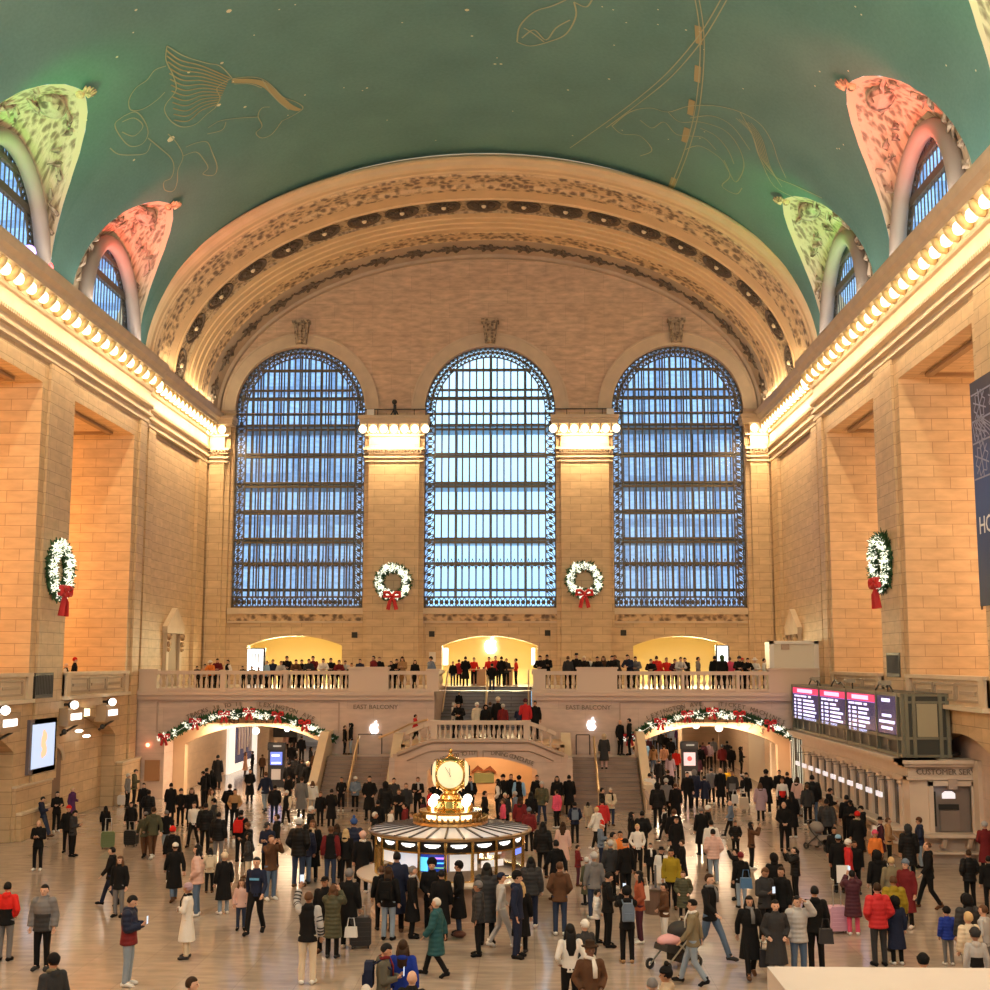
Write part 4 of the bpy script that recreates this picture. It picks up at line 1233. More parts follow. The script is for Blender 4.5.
for i, (y1, y0) in enumerate(((61.75, 56.45), (56.15, 51.75), (51.45, 47.35), (47.05, 44.75))):
    m = MB(); m.box(TX-.05, TX+.02, y0, y1, BZ0+.72, BZ1-.12); sc_ = m.build('screen', SCR, bd)
    w_ = y1-y0; zt_ = BZ1-.14
    if i < 3:
        m = MB(); m.box(TX-.06, TX-.05, y0+.05, y1-.05, zt_-.26, zt_); m.build('header_band', HDR, sc_)
        m = MB(); m.box(TX-.07, TX-.06, y0+w_*.22, y0+w_*.80, zt_-.21, zt_-.05); m.build('header_text', HDT, sc_)
        m = MB(); m.box(TX-.06, TX-.05, y0+.05, y1-.05, zt_-.29, zt_-.27); m.build('header_line', HDV, sc_)
        t = MB()
        for (a, b_) in ((.93, .72), (.68, .45), (.38, .28)): t.box(TX-.06, TX-.05, y0+w_*b_, y0+w_*a, zt_-.42, zt_-.34)
        for r in range(6):
            z = zt_-.56-r*.165
            t.box(TX-.06, TX-.05, y0+w_*.88, y0+w_*.94, z-.05, z+.05); t.box(TX-.06, TX-.05, y0+w_*.66, y0+w_*.8, z-.045, z+.045)
            t.box(TX-.06, TX-.05, y0+w_*(.58-rs.uniform(.22, .5)), y0+w_*.58, z-.045, z+.045)
    else:
        t = MB(); t.box(TX-.06, TX-.05, y0+w_*.3, y0+w_*.75, zt_-.2, zt_-.08)
        for z, a, b_ in ((.68, .25, .75), (.9, .08, .92), (1.12, .2, .8)): t.box(TX-.06, TX-.05, y0+w_*a, y0+w_*b_, zt_-z-.05, zt_-z+.05)
    t.build('text_rows', TXT, sc_)
# clutter, lamps and cables on the office roof
for k, (y, lab) in enumerate(((58.5, 'dark cable loop on top of the departure board near its far end'), (54.2, 'dark cable loop on top of the departure board at its middle'), (47.2, 'dark cable loop on top of the departure board near the pier'))):
    m = MB(); m.tube(smooth_pts([(TX+.3, y-1, 5.62), (TX+.3, y-.5, 5.85), (TX+.3, y, 5.78), (TX+.3, y+.6, 5.92), (TX+.3, y+1.3, 5.64)]), .035, 5)
    tag(m.build('cable', BLACK), lab, 'cable')
for k, (y, lab) in enumerate(((57.6, 'small bracket camera above the far panel of the departure board'), (51.5, 'small bracket camera above the third panel of the departure board'), (46.5, 'pair of small spot lamps above the plain panel of the departure board'))):
    o = empty('roof_camera', (TX+.2, y, 5.62), lab, 'camera')
    m = MB(); m.tube([(TX+.2, y, 5.6), (TX+.2, y, 5.9)], .03, 6); m.build('stalk', BLACK, o)
    m = MB(); m.box(TX-.05, TX+.3, y-.12, y+.12, 5.86, 6.02); m.sphere((TX-.08, y, 5.94), .08, 8, 6); m.build('housing', mat('camera_housing', (.30, .27, .22), rough=.5), o)
rr = random.Random(9)
for k in range(6):
    x = 17.3+rr.random()*1.6; m = MB(); y = 45+k*.75
    m.tube(smooth_pts([(TX+1.8, y, 3.42+.05), (x, y+.3, 3.55), (x+1.2, y-.2, 3.45), (20.5, y+.4, 3.6)]), .07, 5)
    m.box(x, x+.9, y-.1, y+.25, 3.38, 3.52)
    tag(m.build('roof_conduit', mat('roof_conduit_%d' % (k % 2), ((.10, .085, .07), (.52, .42, .30))[k % 2], rough=.6)), 'low run of conduit lying on the ticket office roof beside the departure board', 'conduit', 'conduits on the ticket office roof')

# ---------------- left wall things -----------------------------------------------------
# digital screen
y0, z1 = atX(31, 725, -16.85); y1, _ = atX(53, 724, -16.85); _, z0 = atX(41, 767, -16.85)
ds = empty('digital_screen', (-16.9, (y0+y1)/2, z0), 'tall glowing pale blue screen with an orange figure on the left pier', 'screen')
m = MB(); m.box(-16.98, -16.78, y0-.25, y1+.25, z0-.2, z1+.2); m.build('housing', mat('screen_housing', (.16, .14, .17), rough=.4), ds)
m = MB(); m.box(-16.78, -16.75, y0, y1, z0, z1); m.build('display', mat('display_pale', (.3, .35, .5), emis=.72, ecol=(.62, .76, 1.)), ds)
m = MB(); cy = (y0+y1)/2; cz = (z0+z1)/2
for k in range(7): m.sphere((-16.75, cy+.12*math.sin(k*1.7), cz+.45-k*.13), .17+.04*(k % 3), 8, 5, .05, 1, 1)
m.build('orange_figure', mat('display_orange', (.5, .3, .15), emis=.8, ecol=(1, .62, .36)), ds)
# black panels on the piers
for s, (x0, x1, ya, yb_), lab in ((-1, (32, 50, 673, 698), 'black square loudspeaker panel on the left pier above the digital screen'), (1, (890, 903, 653, 677), 'black square loudspeaker panel on the pier behind the departure board')):
    a, zt2 = atX(x0, ya, s*16.9); b, _ = atX(x1, ya, s*16.9); _, zb2 = atX((x0+x1)/2, yb_, s*16.9)
    root = empty('speaker_panel', (s*16.9, (a+b)/2, zb2), lab, 'loudspeaker')
    a, b = sorted((a, b))
    m = MB(); m.box(*sorted((s*16.9, s*16.74)), a, b, zb2, zt2); m.build('cabinet', BLACK, root)
    m = MB(); k = a+.15
    while k < b-.1: m.box(*sorted((s*16.74, s*16.72)), k, k+.05, zb2+.15, zt2-.1); k += .16
    m.build('grille', mat('speaker_grille', (.06, .06, .065), rough=.6), root)
# lit box signs with globe lamps above the left recesses
k = 0
for px, py, gx, gy in ((72.5, 716.5, 74.5, 705), (109.5, 712.5, 112.5, 702), (6, 723, 5.5, 710.5)):
    y, z = atX(px, py, -16.6)
    sb = empty('track_sign', (-16.8, y, z-.4), ('glowing box sign on a bracket, middle one of three on the left wall', 'glowing box sign on a bracket nearest the garlanded arch', 'glowing box sign on a bracket cut by the picture edge')[k], 'sign')
    m = MB(); m.box(-16.95, -16.45, y-.95, y+.95, z-.36, z+.36); m.build('box_frame', mat('track_sign_frame', (.42, .30, .19), rough=.4, metal=.3), sb)
    m = MB(); m.box(-16.45, -16.42, y-.6, y+.6, z-.13, z+.13); m.build('lit_slot', mat('slot_light', (1, 1, 1), emis=1.8, ecol=(1, .95, .9)), sb)
    m = MB(); m.tube([(-16.9, y-.5, z-.75), (-16.6, y-.5, z-.55), (-16.6, y+.6, z-.37)], .05, 6); m.sphere((-16.7, y-.6, z-.6), .12, 8, 6); m.build('bracket', BLACK, sb)
    yg, zg = atX(gx, gy, -16.3)
    gl = empty('globe_lamp', (-16.9, yg, zg), ('white globe lamp above the middle track sign on the left wall', 'white globe lamp above the track sign nearest the garlanded arch', 'white globe lamp above the track sign at the picture edge')[k], 'lamp')
    m = MB(); m.sphere((-16.3, yg, zg), .17, 12, 8); m.build('globe', BULBW, gl, smooth=True)
    m = MB(); m.tube([(-16.9, yg+.5, zg), (-16.35, yg+.25, zg)], .06, 6); m.sphere((-16.6, yg+.4, zg), .13, 8, 6); m.build('arm', BLACK, gl)
    k += 1
y, z = atX(92, 712.5, -16.5)
m = MB(); m.box(-16.9, -16.7, y-.3, y+.3, z-.15, z+.15)
tag(m.build('wall_light', BULB), 'small square warm light on the left wall between two track signs', 'lamp')
for px, py, lab in ((79, 731, 'upper of two small oval ceiling lights in the left recess'), (86.5, 736, 'lower of two small oval ceiling lights in the left recess')):
    y, z = atX(px, py, -17.1)
    m = MB(); m.sphere((-17.1, y, z), .2, 10, 6, .8, 1.3, .35)
    tag(m.build('recess_light', BULBW, None, smooth=True), lab, 'lamp')
# doors in the left recesses
for c, n_ in ((52.6, 2), (40.8, 3)):
    a, b = c-.95, c+1.25
    m = MB(); m.prism([(a, 0), (b, 0), (b, 2.5)]+[((a+b)/2+(b-a)/2*math.cos(PI*k/14), 2.5+.65*math.sin(PI*k/14)) for k in range(15)]+[(a, 2.5)], 'X', -17.5, -17.42)
    d = struct('door_%d' % n_, m, mat('brown_door', (.19, .12, .075), rough=.45))
    m = MB(); m.sphere((-17.4, c-.1, 1.2), .26, 14, 6, .15, 1, 1); m.build('door_porthole', DARK, d)
    m = MB(); pr = []
    for k in range(17):
        an = PI*k/16; q = lambda r: ((a+b)/2+r*math.cos(an), 2.5+(.65/(b-a)*2)*r*math.sin(an))
        i_, o_ = q((b-a)/2), q((b-a)/2+.3); pr.append([(-17.5, *i_), (-17.36, *i_), (-17.36, *o_), (-17.5, *o_)])
    m.loft(pr); m.build('door_arch', ST_PL, d)
# small brown wooden panel, red exit lamp on the recess wall by the left arch
x0, z1 = atY(145, 760, 62.4); x1, z0 = atY(159, 781, 62.4)
m = MB(); m.box(x0, x1, 62.36, 62.5, z0, z1)
nb = m.build('notice_board', mat('brown_panel', (.33, .17, .08), rough=.5))
tag(nb, 'brown wooden notice panel on the wall left of the garlanded left arch', 'notice board')
xr, zr = atY(148, 745, 62.4); m = MB(); m.sphere((xr, 62.35, zr), .1, 8, 6)
tag(m.build('exit_lamp', mat('red_lamp', (1, .1, .05), emis=6, ecol=(1, .25, .12)), None, smooth=True), 'tiny red exit lamp on the wall above the brown notice panel', 'lamp')

# side doorway surrounds (tall, with pediments) in the recessed corners of the balcony
for s in (-1, 1):
    px = 172 if s < 0 else 795
    y, z = atX(px, 612, s*17.25)
    y = min(max(y, 64.5), 74)
    root = empty('doorway_surround', (s*17.25, y, 5.3), 'carved stone doorway with pointed pediment on the balcony corner, %s side' % ('track sign' if s < 0 else 'white booth'), 'doorway')
    m = MB()
    for q in (-1.3, 1.3): m.box(*sorted((s*17.28, s*17.05)), y+q-.22, y+q+.22, 5.3, 8.2)
    m.box(*sorted((s*17.28, s*16.98)), y-1.7, y+1.7, 8.2, 8.55)
    m.prism([(y-1.75, 8.55), (y+1.75, 8.55), (y, 9.6)], 'X', s*17.28, s*16.95)
    m.build('pediment', ST_PL, root)
    m = MB()
    for q in (-1.3, 1.3):
        m.sphere((s*17.0, y+q, 8.0), .2, 8, 6); m.sphere((s*17.0, y+q, 7.6), .16, 8, 6); m.sphere((s*17.0, y+q, 7.3), .12, 8, 6)
    m.build('console', CARV, root)
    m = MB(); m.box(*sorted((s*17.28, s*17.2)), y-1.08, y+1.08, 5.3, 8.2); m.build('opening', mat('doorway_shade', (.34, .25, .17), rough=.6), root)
# white temporary booth on the balcony
x0, z1 = atY(771, 642, 64.2); x1, _ = atY(816, 642, 64.2)
bo = empty('white_booth', ((x0+x1)/2, 64.5, 5.3), 'plain white boxed booth standing on the balcony above the departure board', 'booth')
m = MB(); m.box(x0, x1, 64.2, 65.9, 5.3, z1); m.build('booth_body', mat('cream_panel', (.72, .68, .58), rough=.5), bo)
m = MB()
for x in (x0, x1): m.box(x-.12, x+.12, 64.1, 64.25, 5.3, z1+.06)
m.box(x0-.12, x1+.12, 64.1, 64.25, z1-.1, z1+.06); m.build('booth_frame', WHITE, bo)
m = MB(); m.box(x0+.5, x0+.9, 64.12, 64.2, 7.3, 7.7); m.build('booth_fixture', mat('pink_moulding_shade'), bo)
# light box signs in the outer niches, white sign by the middle niche, store tables
for px0, px1, py0, py1, lab in ((248, 263, 649, 672, 'glowing white screen standing in the left yellow niche'), (717, 728, 646, 668, 'glowing white screen standing in the right yellow niche')):
    x0, z1 = atY(px0, py0, YE+.1); x1, z0 = atY(px1, py1, YE+.1)
    root = empty('light_box_sign', ((x0+x1)/2, YE+.1, 5.3), lab, 'sign')
    m = MB(); m.box(x0-.1, x1+.12, YE+.05, YE+.25, 5.3, z1+.06); m.build('cabinet', BLACK, root)
    m = MB(); m.box(x0, x1, YE+.02, YE+.05, z0, z1); m.build('lit_face', mat('light_box_white', (1, 1, 1), emis=1.6, ecol=(.92, .97, 1)), root)
    m = MB()
    for q in (.3, .5, .7): m.box(x0+(x1-x0)*q-.03, x0+(x1-x0)*q+.03, YE, YE+.02, z0+.5, z1-.25)
    if px0 < 300: m.build('grey_lines', mat('sign_grey', (.35, .38, .4)), root)
    else: m.bm.free()
for px0, px1, lab in ((443.5, 448, 'narrow white lit panel on the left jamb of the store niche'), (531.5, 535, 'narrow white lit panel on the right jamb of the store niche')):
    x0, z1 = atY(px0, 648, YE+.3); x1, z0 = atY(px1, 665, YE+.3)
    m = MB(); m.box(x0, x1, YE+.25, YE+.35, z0, z1); tag(m.build('jamb_light', mat('light_box_white')), lab, 'sign')
x0, z1 = atY(429, 652, YE-.1); x1, z0 = atY(435.5, 662, YE-.1)
m = MB(); m.box(x0, x1, YE-.1, YE, z0, z1); tag(m.build('wall_notice', mat('notice_white', (.72, .68, .62))), 'small white notice on the wall left of the store niche', 'notice')
for px0, px1, lab in ((469.5, 487, 'long maple display table in the store niche, left of the rail'), (504.5, 514, 'short maple display table in the store niche, right of the rail')):
    x0, z1 = atY(px0, 670, 73.8); x1, _ = atY(px1, 670, 73.8)
    root = empty('display_table', ((x0+x1)/2, 74, ZB), lab, 'table')
    m = MB(); m.box(x0, x1, 73.6, 74.7, ZB+.88, ZB+.96); m.build('tabletop', WOOD, root)
    m = MB(); m.box(x0+.08, x1-.08, 73.7, 74.6, ZB, ZB+.88); m.build('plinth', WOOD, root)
    for q in range(3):
        m = MB(); xx = x0+(x1-x0)*(q+.5)/3; m.box(xx-.09, xx+.09, 73.95, 74.15, ZB+.96, ZB+1.06)
        tag(m.build('display_tablet', BLACK), 'small dark device lying on a maple table in the store niche', 'device', 'devices on the store tables')
# glowing fruit emblems
def apple(x, z, Y, h, lab):
    pts = [(0, .36), (.1, .43), (.25, .44), (.37, .36), (.30, .24), (.27, .10), (.31, -.03), (.42, -.11), (.34, -.30), (.2, -.46), (.1, -.47), (0, -.43), (-.1, -.47), (-.2, -.46), (-.34, -.30), (-.43, -.08), (-.43, .14), (-.36, .33), (-.24, .43), (-.1, .43)]
    pts = smooth_pts(pts+[pts[0]], 3)[:-1]
    leaf = smooth_pts([(.0, .48), (.02, .62), (.12, .74), (.2, .78), (.2, .64), (.1, .52), (.0, .48)], 3)[:-1]
    k = h/1.25
    root = empty('fruit_emblem', (x, Y, z), lab, 'logo')
    M1 = mat('emblem_glow', (1, 1, 1), emis=3.2, ecol=(.95, .97, 1))
    for nm, pp in (('fruit', pts), ('leaf', leaf)):
        m = MB(); m.prism([(x+a*k, z+b_*k-.12*k) for a, b_ in pp], 'Y', Y-.05, Y); m.build(nm, M1, root)
x, z = atY(489, 645, YE-.02); apple(x, z+.05, YE+3.9 if False else 79.9, 1.05*1.05, 'glowing white bitten fruit emblem high in the middle yellow niche')
x, z = atY(374.5, 727.5, YB); apple(x, z, YB-.02, .62, 'glowing white fruit emblem on the wall above the left stair landing')
x, z = atY(591.5, 724, YB); apple(x, z, YB-.02, .62, 'glowing white fruit emblem on the wall above the right stair landing')
x, z = atY(372, 745, YB)
# green framed sign with dark garland in the dining passage
x0, z1 = atY(474, 773, 65.7); x1, z0 = atY(494, 783, 65.7)
gs = empty('passage_sign', ((x0+x1)/2, 65.7, z0), 'green sign under a brown bow in the passage behind the clock', 'sign')
m = MB(); m.box(x0, x1, 65.65, 65.8, z0, z1); m.build('board', mat('sign_green', (.16, .20, .09), rough=.5), gs)
m = MB(); m.tube([(x0-.1, 65.5, z1+.05), ((x0+x1)/2-.3, 65.45, z1+.3), ((x0+x1)/2, 65.45, z1+.12), ((x0+x1)/2+.3, 65.45, z1+.28), (x1+.1, 65.5, z1+.02)], [.06, .12, .05, .12, .06], 6); m.build('bow', mat('brown_bow', (.22, .07, .03)), gs)

# hanging lamps in the passages
for px, py, Y, r, lab in ((256, 731, 68, .19, 'round globe lamp hanging in the left passage'), (679, 724, 66, .25, 'bright round lamp hanging under the right garlanded arch'), (696, 725, 75, .22, 'dimmer round lamp hanging behind the bright one in the right passage'), (719, 728, 68, .2, 'round globe lamp hanging near the pillar in the right passage'), (287, 729, 74, .16, 'small globe lamp hanging beside the light bar in the left passage'), (634, 734, 66, .2, 'glowing lamp at the stair side of the right passage'), (342, 728, 64.5, .2, 'glowing lamp beside the left stair wall')):
    x, z = atY(px, py, Y)
    root = empty('pendant_lamp', (x, Y, z), lab, 'lamp')
    m = MB(); m.sphere((x, Y, z), r, 12, 8); m.build('globe', BULBW, root, smooth=True)
    m = MB(); m.tube([(x, Y, z+r), (x, Y, 4.7)], .02, 5); m.build('stem', BRONZE, root)
x0, z = atY(291, 726, 67); x1, _ = atY(306, 726, 67)
m = MB(); m.box(x0, x1, 67, 67.3, z-.1, z+.12); tag(m.build('light_bar', BULBW), 'bright white light bar hanging in the left passage above the crowd', 'lamp')
# ================================================================= GARLANDS AND WREATHS
def leafy(m, p, r, n, rr, size=.12):
    for _ in range(n):
        d = Vector((rr.gauss(0, 1), rr.gauss(0, 1), rr.gauss(0, 1))).normalized()
        q = Vector(p)+d*r*rr.uniform(.3, 1); s = d.orthogonal().normalized()*size*.35; e = d*size*rr.uniform(.7, 1.4)
        m.quad(q-s, q+s, q+e+s*.3, q+e-s*.3)
    m.norecalc = True
def bow_mesh(c, s, nrm=(0, -1, 0), tail=1.0):
    """ribbon bow: two loops, knot, two tails in the plane facing nrm"""
    m = MB(); c = Vector(c); n = Vector(nrm).normalized(); side = Vector((0, 0, 1)).cross(n).normalized(); up = Vector((0, 0, 1))
    W = lambda a, b_, d=0: c+side*a*s+up*b_*s+n*d*s
    for sg in (-1, 1):
        m.tube([W(0, 0, .05), W(sg*.25, .22, .15), W(sg*.5, .2, .12), W(sg*.52, -.05, .1), W(sg*.25, -.08, .12), W(0, 0, .05)], [.06*s, .12*s, .14*s, .13*s, .1*s, .06*s], 6)
        m.tube([W(0, 0, .05), W(sg*.15, -.35*tail, .1), W(sg*.28, -.85*tail, .06)], [.05*s, .12*s, .13*s], 6, flat=.4)
    m.sphere(W(0, 0, .12), .13*s, 8, 6)
    return m
for c, ar, hw, lab in ((-11.35, archL, 4.25, 'lit fir garland with red bows over the left passage arch'), (11.35, archR, 4.2, 'lit fir garland with red bows over the right passage arch')):
    root = empty('garland', (c, YB-.2, 3), lab, 'garland')
    m = MB(); fl = MB(); rr = random.Random(int(c))
    N = 90; pts = []
    for k in range(N+1):
        u = c-hw+2*hw*k/N; dip = -.10*abs(math.sin(PI*k/N*6))
        uu = min(max(u, c-hw+.12), c+hw-.12)
        pts.append(Vector((u, YB-.22, ar(uu)+.0+dip+(.0))))
    for k, p in enumerate(pts):
        leafy(m, p, .15, 26, rr, .15)
        if rr.random() < .5:
            q = p+Vector((rr.uniform(-.1, .1), -.2, rr.uniform(-.14, .12)))
            leafy(fl, q, .09, 14, rr, .085)
    m.tube(pts, .07, 5); fl.tube([p+Vector((0, -.10, .0)) for p in pts], .008, 4)
    m.build('fir_foliage', GREENL, root, uv=False); fl.build('white_blossom_lights', FROST, root, uv=False)
    for f in (.03, .2, .37, .52, .68, .84) if c < 0 else (.03, .2, .36, .5, .66, .84):
        k = int(f*N); bow_mesh(pts[k]+Vector((0, -.15, .05)), .5).build('ribbon_bow', RED, root)

def wreath(px, py, rpx, plane, Xp=None, lab=''):
    if plane == 'Y': Y = YE-.95; x, z = atY(px, py, Y); c = Vector((x, Y, z)); R0 = rpx*Y/F; n = Vector((0, -1, 0)); u = Vector((1, 0, 0))
    else:
        y, z = atX(px, py, Xp); c = Vector((Xp, y, z)); R0 = rpx; n = Vector((-1 if Xp > 0 else 1, 0, 0)); u = Vector((0, 1, 0))
    root = empty('wreath', c, lab, 'wreath')
    rr = random.Random(int(px)); m = MB(); fl = MB()
    for k in range(64):
        a = 2*PI*k/64; p = c+u*R0*math.cos(a)+Vector((0, 0, 1))*R0*math.sin(a)
        leafy(m, p+n*.08, R0*.22, 22, rr, .2)
        for _ in range(2):
            if rr.random() < .75:
                q = p+n*.24+u*rr.uniform(-.2, .2)*R0*.9+Vector((0, 0, rr.uniform(-.2, .2)*R0)); leafy(fl, q, R0*.08, 12, rr, .13)
    m.tube([c+u*R0*math.cos(2*PI*k/24)+Vector((0, 0, 1))*R0*math.sin(2*PI*k/24) for k in range(25)], R0*.12, 6)
    m.build('fir_foliage', GREENL, root, uv=False); fl.build('white_blossom_lights', FROST, root, uv=False)
    bow_mesh(c-Vector((0, 0, R0*.98))+n*.3, R0*1.05, n, 1.1).build('ribbon_bow', RED, root)
wreath(393, 582, 14.2, 'Y', lab='round lit wreath with red bow on the pilaster left of the middle window')
wreath(584, 580, 14.2, 'Y', lab='round lit wreath with red bow on the pilaster right of the middle window')
wreath(56.5, 570, .95, 'X', -16.75, 'lit wreath with red bow hanging on the left side pier')
wreath(884, 562, .95, 'X', 16.75, 'lit wreath with red bow hanging on the right side pier')

# ================================================================= BANNER
y0, zt_ = atX(971, 384, 16.6); _, zb_ = atX(985, 606, 16.6)
bn = empty('event_banner', (16.6, y0-2, zb_), 'tall dark blue banner with snowflake pattern hanging at the right picture edge', 'banner')
m = MB(); m.box(16.55, 16.6, y0-4.2, y0, zb_, zt_)
BM, nt, b = principled('banner_blue'); L = nt.links
uvn = nt.nodes.new('ShaderNodeUVMap'); sep = nt.nodes.new('ShaderNodeSeparateXYZ'); L.new(uvn.outputs['UV'], sep.inputs[0])
r = nt.nodes.new('ShaderNodeMapRange'); r.inputs['From Min'].default_value = zb_; r.inputs['From Max'].default_value = zt_
L.new(sep.outputs['Y'], r.inputs['Value'])
cr = nt.nodes.new('ShaderNodeValToRGB'); e = cr.color_ramp.elements
e[0].position = 0; e[0].color = (.015, .02, .06, 1); e[1].position = 1; e[1].color = (.04, .04, .07, 1)
x_ = e.new(.45); x_.color = (.03, .075, .25, 1); x_ = e.new(.62); x_.color = (.05, .09, .26, 1); x_ = e.new(.8); x_.color = (.06, .055, .11, 1)
L.new(r.outputs['Result'], cr.inputs['Fac']); L.new(cr.outputs['Color'], b.inputs['Base Color']); b.inputs['Roughness'].default_value = .5
m.build('banner_cloth', BM, bn)
LN = mat('banner_line', (.30, .32, .48), rough=.5); WT = mat('banner_white', (.85, .86, .9), rough=.5)
m = MB(); X_ = 16.54
def bl_(a, b_, w=.05): m.bar((X_, a[0], a[1]), (X_, b_[0], b_[1]), w, .01, up=(1, 0, 0))
hz = zt_-zb_
for f in (.94, .82, .72, .56): bl_((y0-4.1, zb_+hz*f), (y0-.1, zb_+hz*f), .05)
for k in range(3):
    for (fz, rad) in ((.88, .55), (.77, .5), (.64, .6)):
        cy, cz = y0-.8-k*1.3, zb_+hz*fz
        for q in range(6):
            a = PI*q/3+.3; e_ = (cy+rad*math.cos(a), cz+rad*math.sin(a)); bl_((cy, cz), e_, .045)
            for s_ in (-.5, .5): bl_((cy+rad*.6*math.cos(a), cz+rad*.6*math.sin(a)), (cy+rad*.9*math.cos(a+s_), cz+rad*.9*math.sin(a+s_)), .035)
for k in range(8): bl_((y0-.1-k*.12, zb_+hz*.82), (y0-.3-k*.3, zb_+hz*.73), .03)
m.build('snowflake_lines', LN, bn)
Mx = lambda y, z: Matrix.Translation((16.535, y, z)) @ Matrix.Rotation(-PI/2, 4, 'Z') @ Matrix.Rotation(PI/2, 4, 'X')
text_obj('banner_text', 'HOLIDAY', .78, Mx(y0-1.95, zb_+hz*.315), WT, bn, .005)
text_obj('banner_text', 'FAIR', .78, Mx(y0-1.95, zb_+hz*.245), WT, bn, .005)
m = MB(); m.bar((16.62, y0+.06, zb_-.1), (16.62, y0+.06, zt_), .05, .05)
for f in (.2, .4, .6, .8): m.bar((16.62, y0+.06, zb_+hz*f), (16.9, y0+.2, zb_+hz*f), .05, .05)
m.build('hanging_frame', BRONZE, bn)

# ================================================================= INFORMATION BOOTH
BX, BY = .24, 35.0
bt = empty('information_booth', (BX, BY, 0), 'round brass and marble information booth in the middle of the floor', 'booth')
c0 = (BX, BY, 0)
m = MB(); m.lathe([(2.12, 0), (2.12, .12), (2.05, .14), (2.02, .95), (2.1, 1.0)], c0, 48); m.build('marble_base', ST_PINK, bt)
m = MB(); m.lathe([(2.0, 1.0), (2.48, 1.0), (2.52, 1.04), (2.52, 1.08), (2.0, 1.1)], c0, 48); m.build('counter', mat('counter_marble', (.62, .52, .42), rough=.2), bt)
NPAN = 18
m = MB(); gl = MB(); sg = MB(); bo = MB(); wh = MB(); cards = MB()
for k in range(NPAN):
    a = 2*PI*(k+.5)/NPAN; r0 = 2.0
    p = Vector((BX+r0*math.cos(a), BY+r0*math.sin(a), 0))
    m.tube([p+Vector((0, 0, 1.08)), p+Vector((0, 0, 2.14))], .045, 6)
    a0, a1 = a, a+2*PI/NPAN
    q0 = Vector((BX+1.97*math.cos(a0), BY+1.97*math.sin(a0), 0)); q1 = Vector((BX+1.97*math.cos(a1), BY+1.97*math.sin(a1), 0))
    up = lambda v, z: v+Vector((0, 0, z))
    gl.quad(up(q0, 1.1), up(q1, 1.1), up(q1, 1.82), up(q0, 1.82))
    bo.quad(up(q0, 1.82), up(q1, 1.82), up(q1, 2.14), up(q0, 2.14))
    n = ((q0+q1)/2-Vector(c0)); n.z = 0; n.normalize(); t = (q1-q0).normalized(); cc = (q0+q1)/2+n*.03
    for w_, z0, z1 in ((.21, 1.995, 2.035), (.17, 1.965, 1.995), (.10, 1.94, 1.965)):
        sg.quad(up(cc-t*w_, z0), up(cc+t*w_, z0), up(cc+t*w_, z1), up(cc-t*w_, z1))
    sg.norecalc = True; sg.build('lit_sign', mat('booth_sign_light', (1, 1, 1), emis=1.8, ecol=(1, .97, .9)), bt, uv=False); sg = MB()
m.lathe([(1.99, 1.08), (2.04, 1.08), (2.04, 1.13), (1.99, 1.13)], c0, 48); m.lathe([(1.99, 1.8), (2.03, 1.8), (2.03, 1.84), (1.99, 1.84)], c0, 48)
m.build('brass_frame', GOLD, bt)
gl.norecalc = True; gl.build('glass', thin_glass('booth_glass', (.95, .97, 1), .1), bt, uv=False)
bo.norecalc = True; bo.build('sign_band', mat('booth_black_band', (.012, .012, .012), rough=.3), bt, uv=False)
m = MB(); m.lathe([(2.16, 2.12), (2.22, 2.16), (2.22, 2.2), (2.12, 2.22)], c0, 48); m.build('roof_rim', mat('rim_brass', (.45, .31, .16), rough=.3, metal=.9), bt)
m = MB(); m.lathe([(2.15, 2.2), (.9, 2.34), (.02, 2.36)], c0, 48)
m.build('roof', mat('roof_frosted_glass', (.55, .50, .47), rough=.25, emis=.18, ecol=(1, .95, .9)), bt)
m = MB()
for k in range(28):
    a = 2*PI*k/28; m.bar((BX+.95*math.cos(a), BY+.95*math.sin(a), 2.35), (BX+2.16*math.cos(a), BY+2.16*math.sin(a), 2.22), .05, .03)
m.build('roof_rib', mat('roof_rib_dark', (.06, .045, .04), rough=.4), bt)
m = MB(); m.lathe([(.98, 2.32), (1.02, 2.36), (1.0, 2.42), (.96, 2.44), (.96, 2.3)], c0, 48)
for k in range(40):
    a = 2*PI*k/40; p = Vector((BX+.99*math.cos(a), BY+.99*math.sin(a), 2.42)); m.tube([p, p+Vector((0, 0, .1)), p+Vector((.03*math.cos(a), .03*math.sin(a), .14))], [.03, .04, .015], 5)
m.build('brass_cresting', mat('dark_brass', (.36, .22, .09), rough=.35, metal=.9), bt)
# inside of the booth: lit ceiling, desk, screens
m = MB(); m.lathe([(.02, 2.05), (1.9, 2.05)], c0, 32); m.norecalc = True; m.build('inner_ceiling', mat('booth_inner_light', (1, 1, 1), emis=1.2, ecol=(1, .9, .75)), bt)
m = MB(); m.lathe([(1.9, .98), (1.3, 1.0), (1.3, 0)], c0, 32); m.lathe([(.55, 0), (.55, 2.05)], c0, 16); m.build('inner_desk', mat('booth_desk', (.36, .26, .17), rough=.5), bt)
def panel_at(px0, px1, py0, py1, name, m_, r=1.9):
    a0, z1 = atY(px0, py0, BY-r+.1); a1, z0 = atY(px1, py1, BY-r+.1)
    ym = lambda x: BY-math.sqrt(max(.05, r*r-(x-BX)**2))
    mm_ = MB(); mm_.quad((a0, ym(a0), z0), (a1, ym(a1), z0), (a1, ym(a1), z1), (a0, ym(a0), z1)); mm_.norecalc = True
    return mm_.build(name, m_, bt, uv=False)
panel_at(395.5, 418, 848, 868, 'notice_map', mat('map_paper', (.75, .75, .78), emis=.5, ecol=(.85, .9, 1)))
panel_at(421, 448, 849, 872, 'booth_screen', mat('booth_screen', (.01, .02, .08), emis=.5, ecol=(.03, .08, .5), rough=.2))
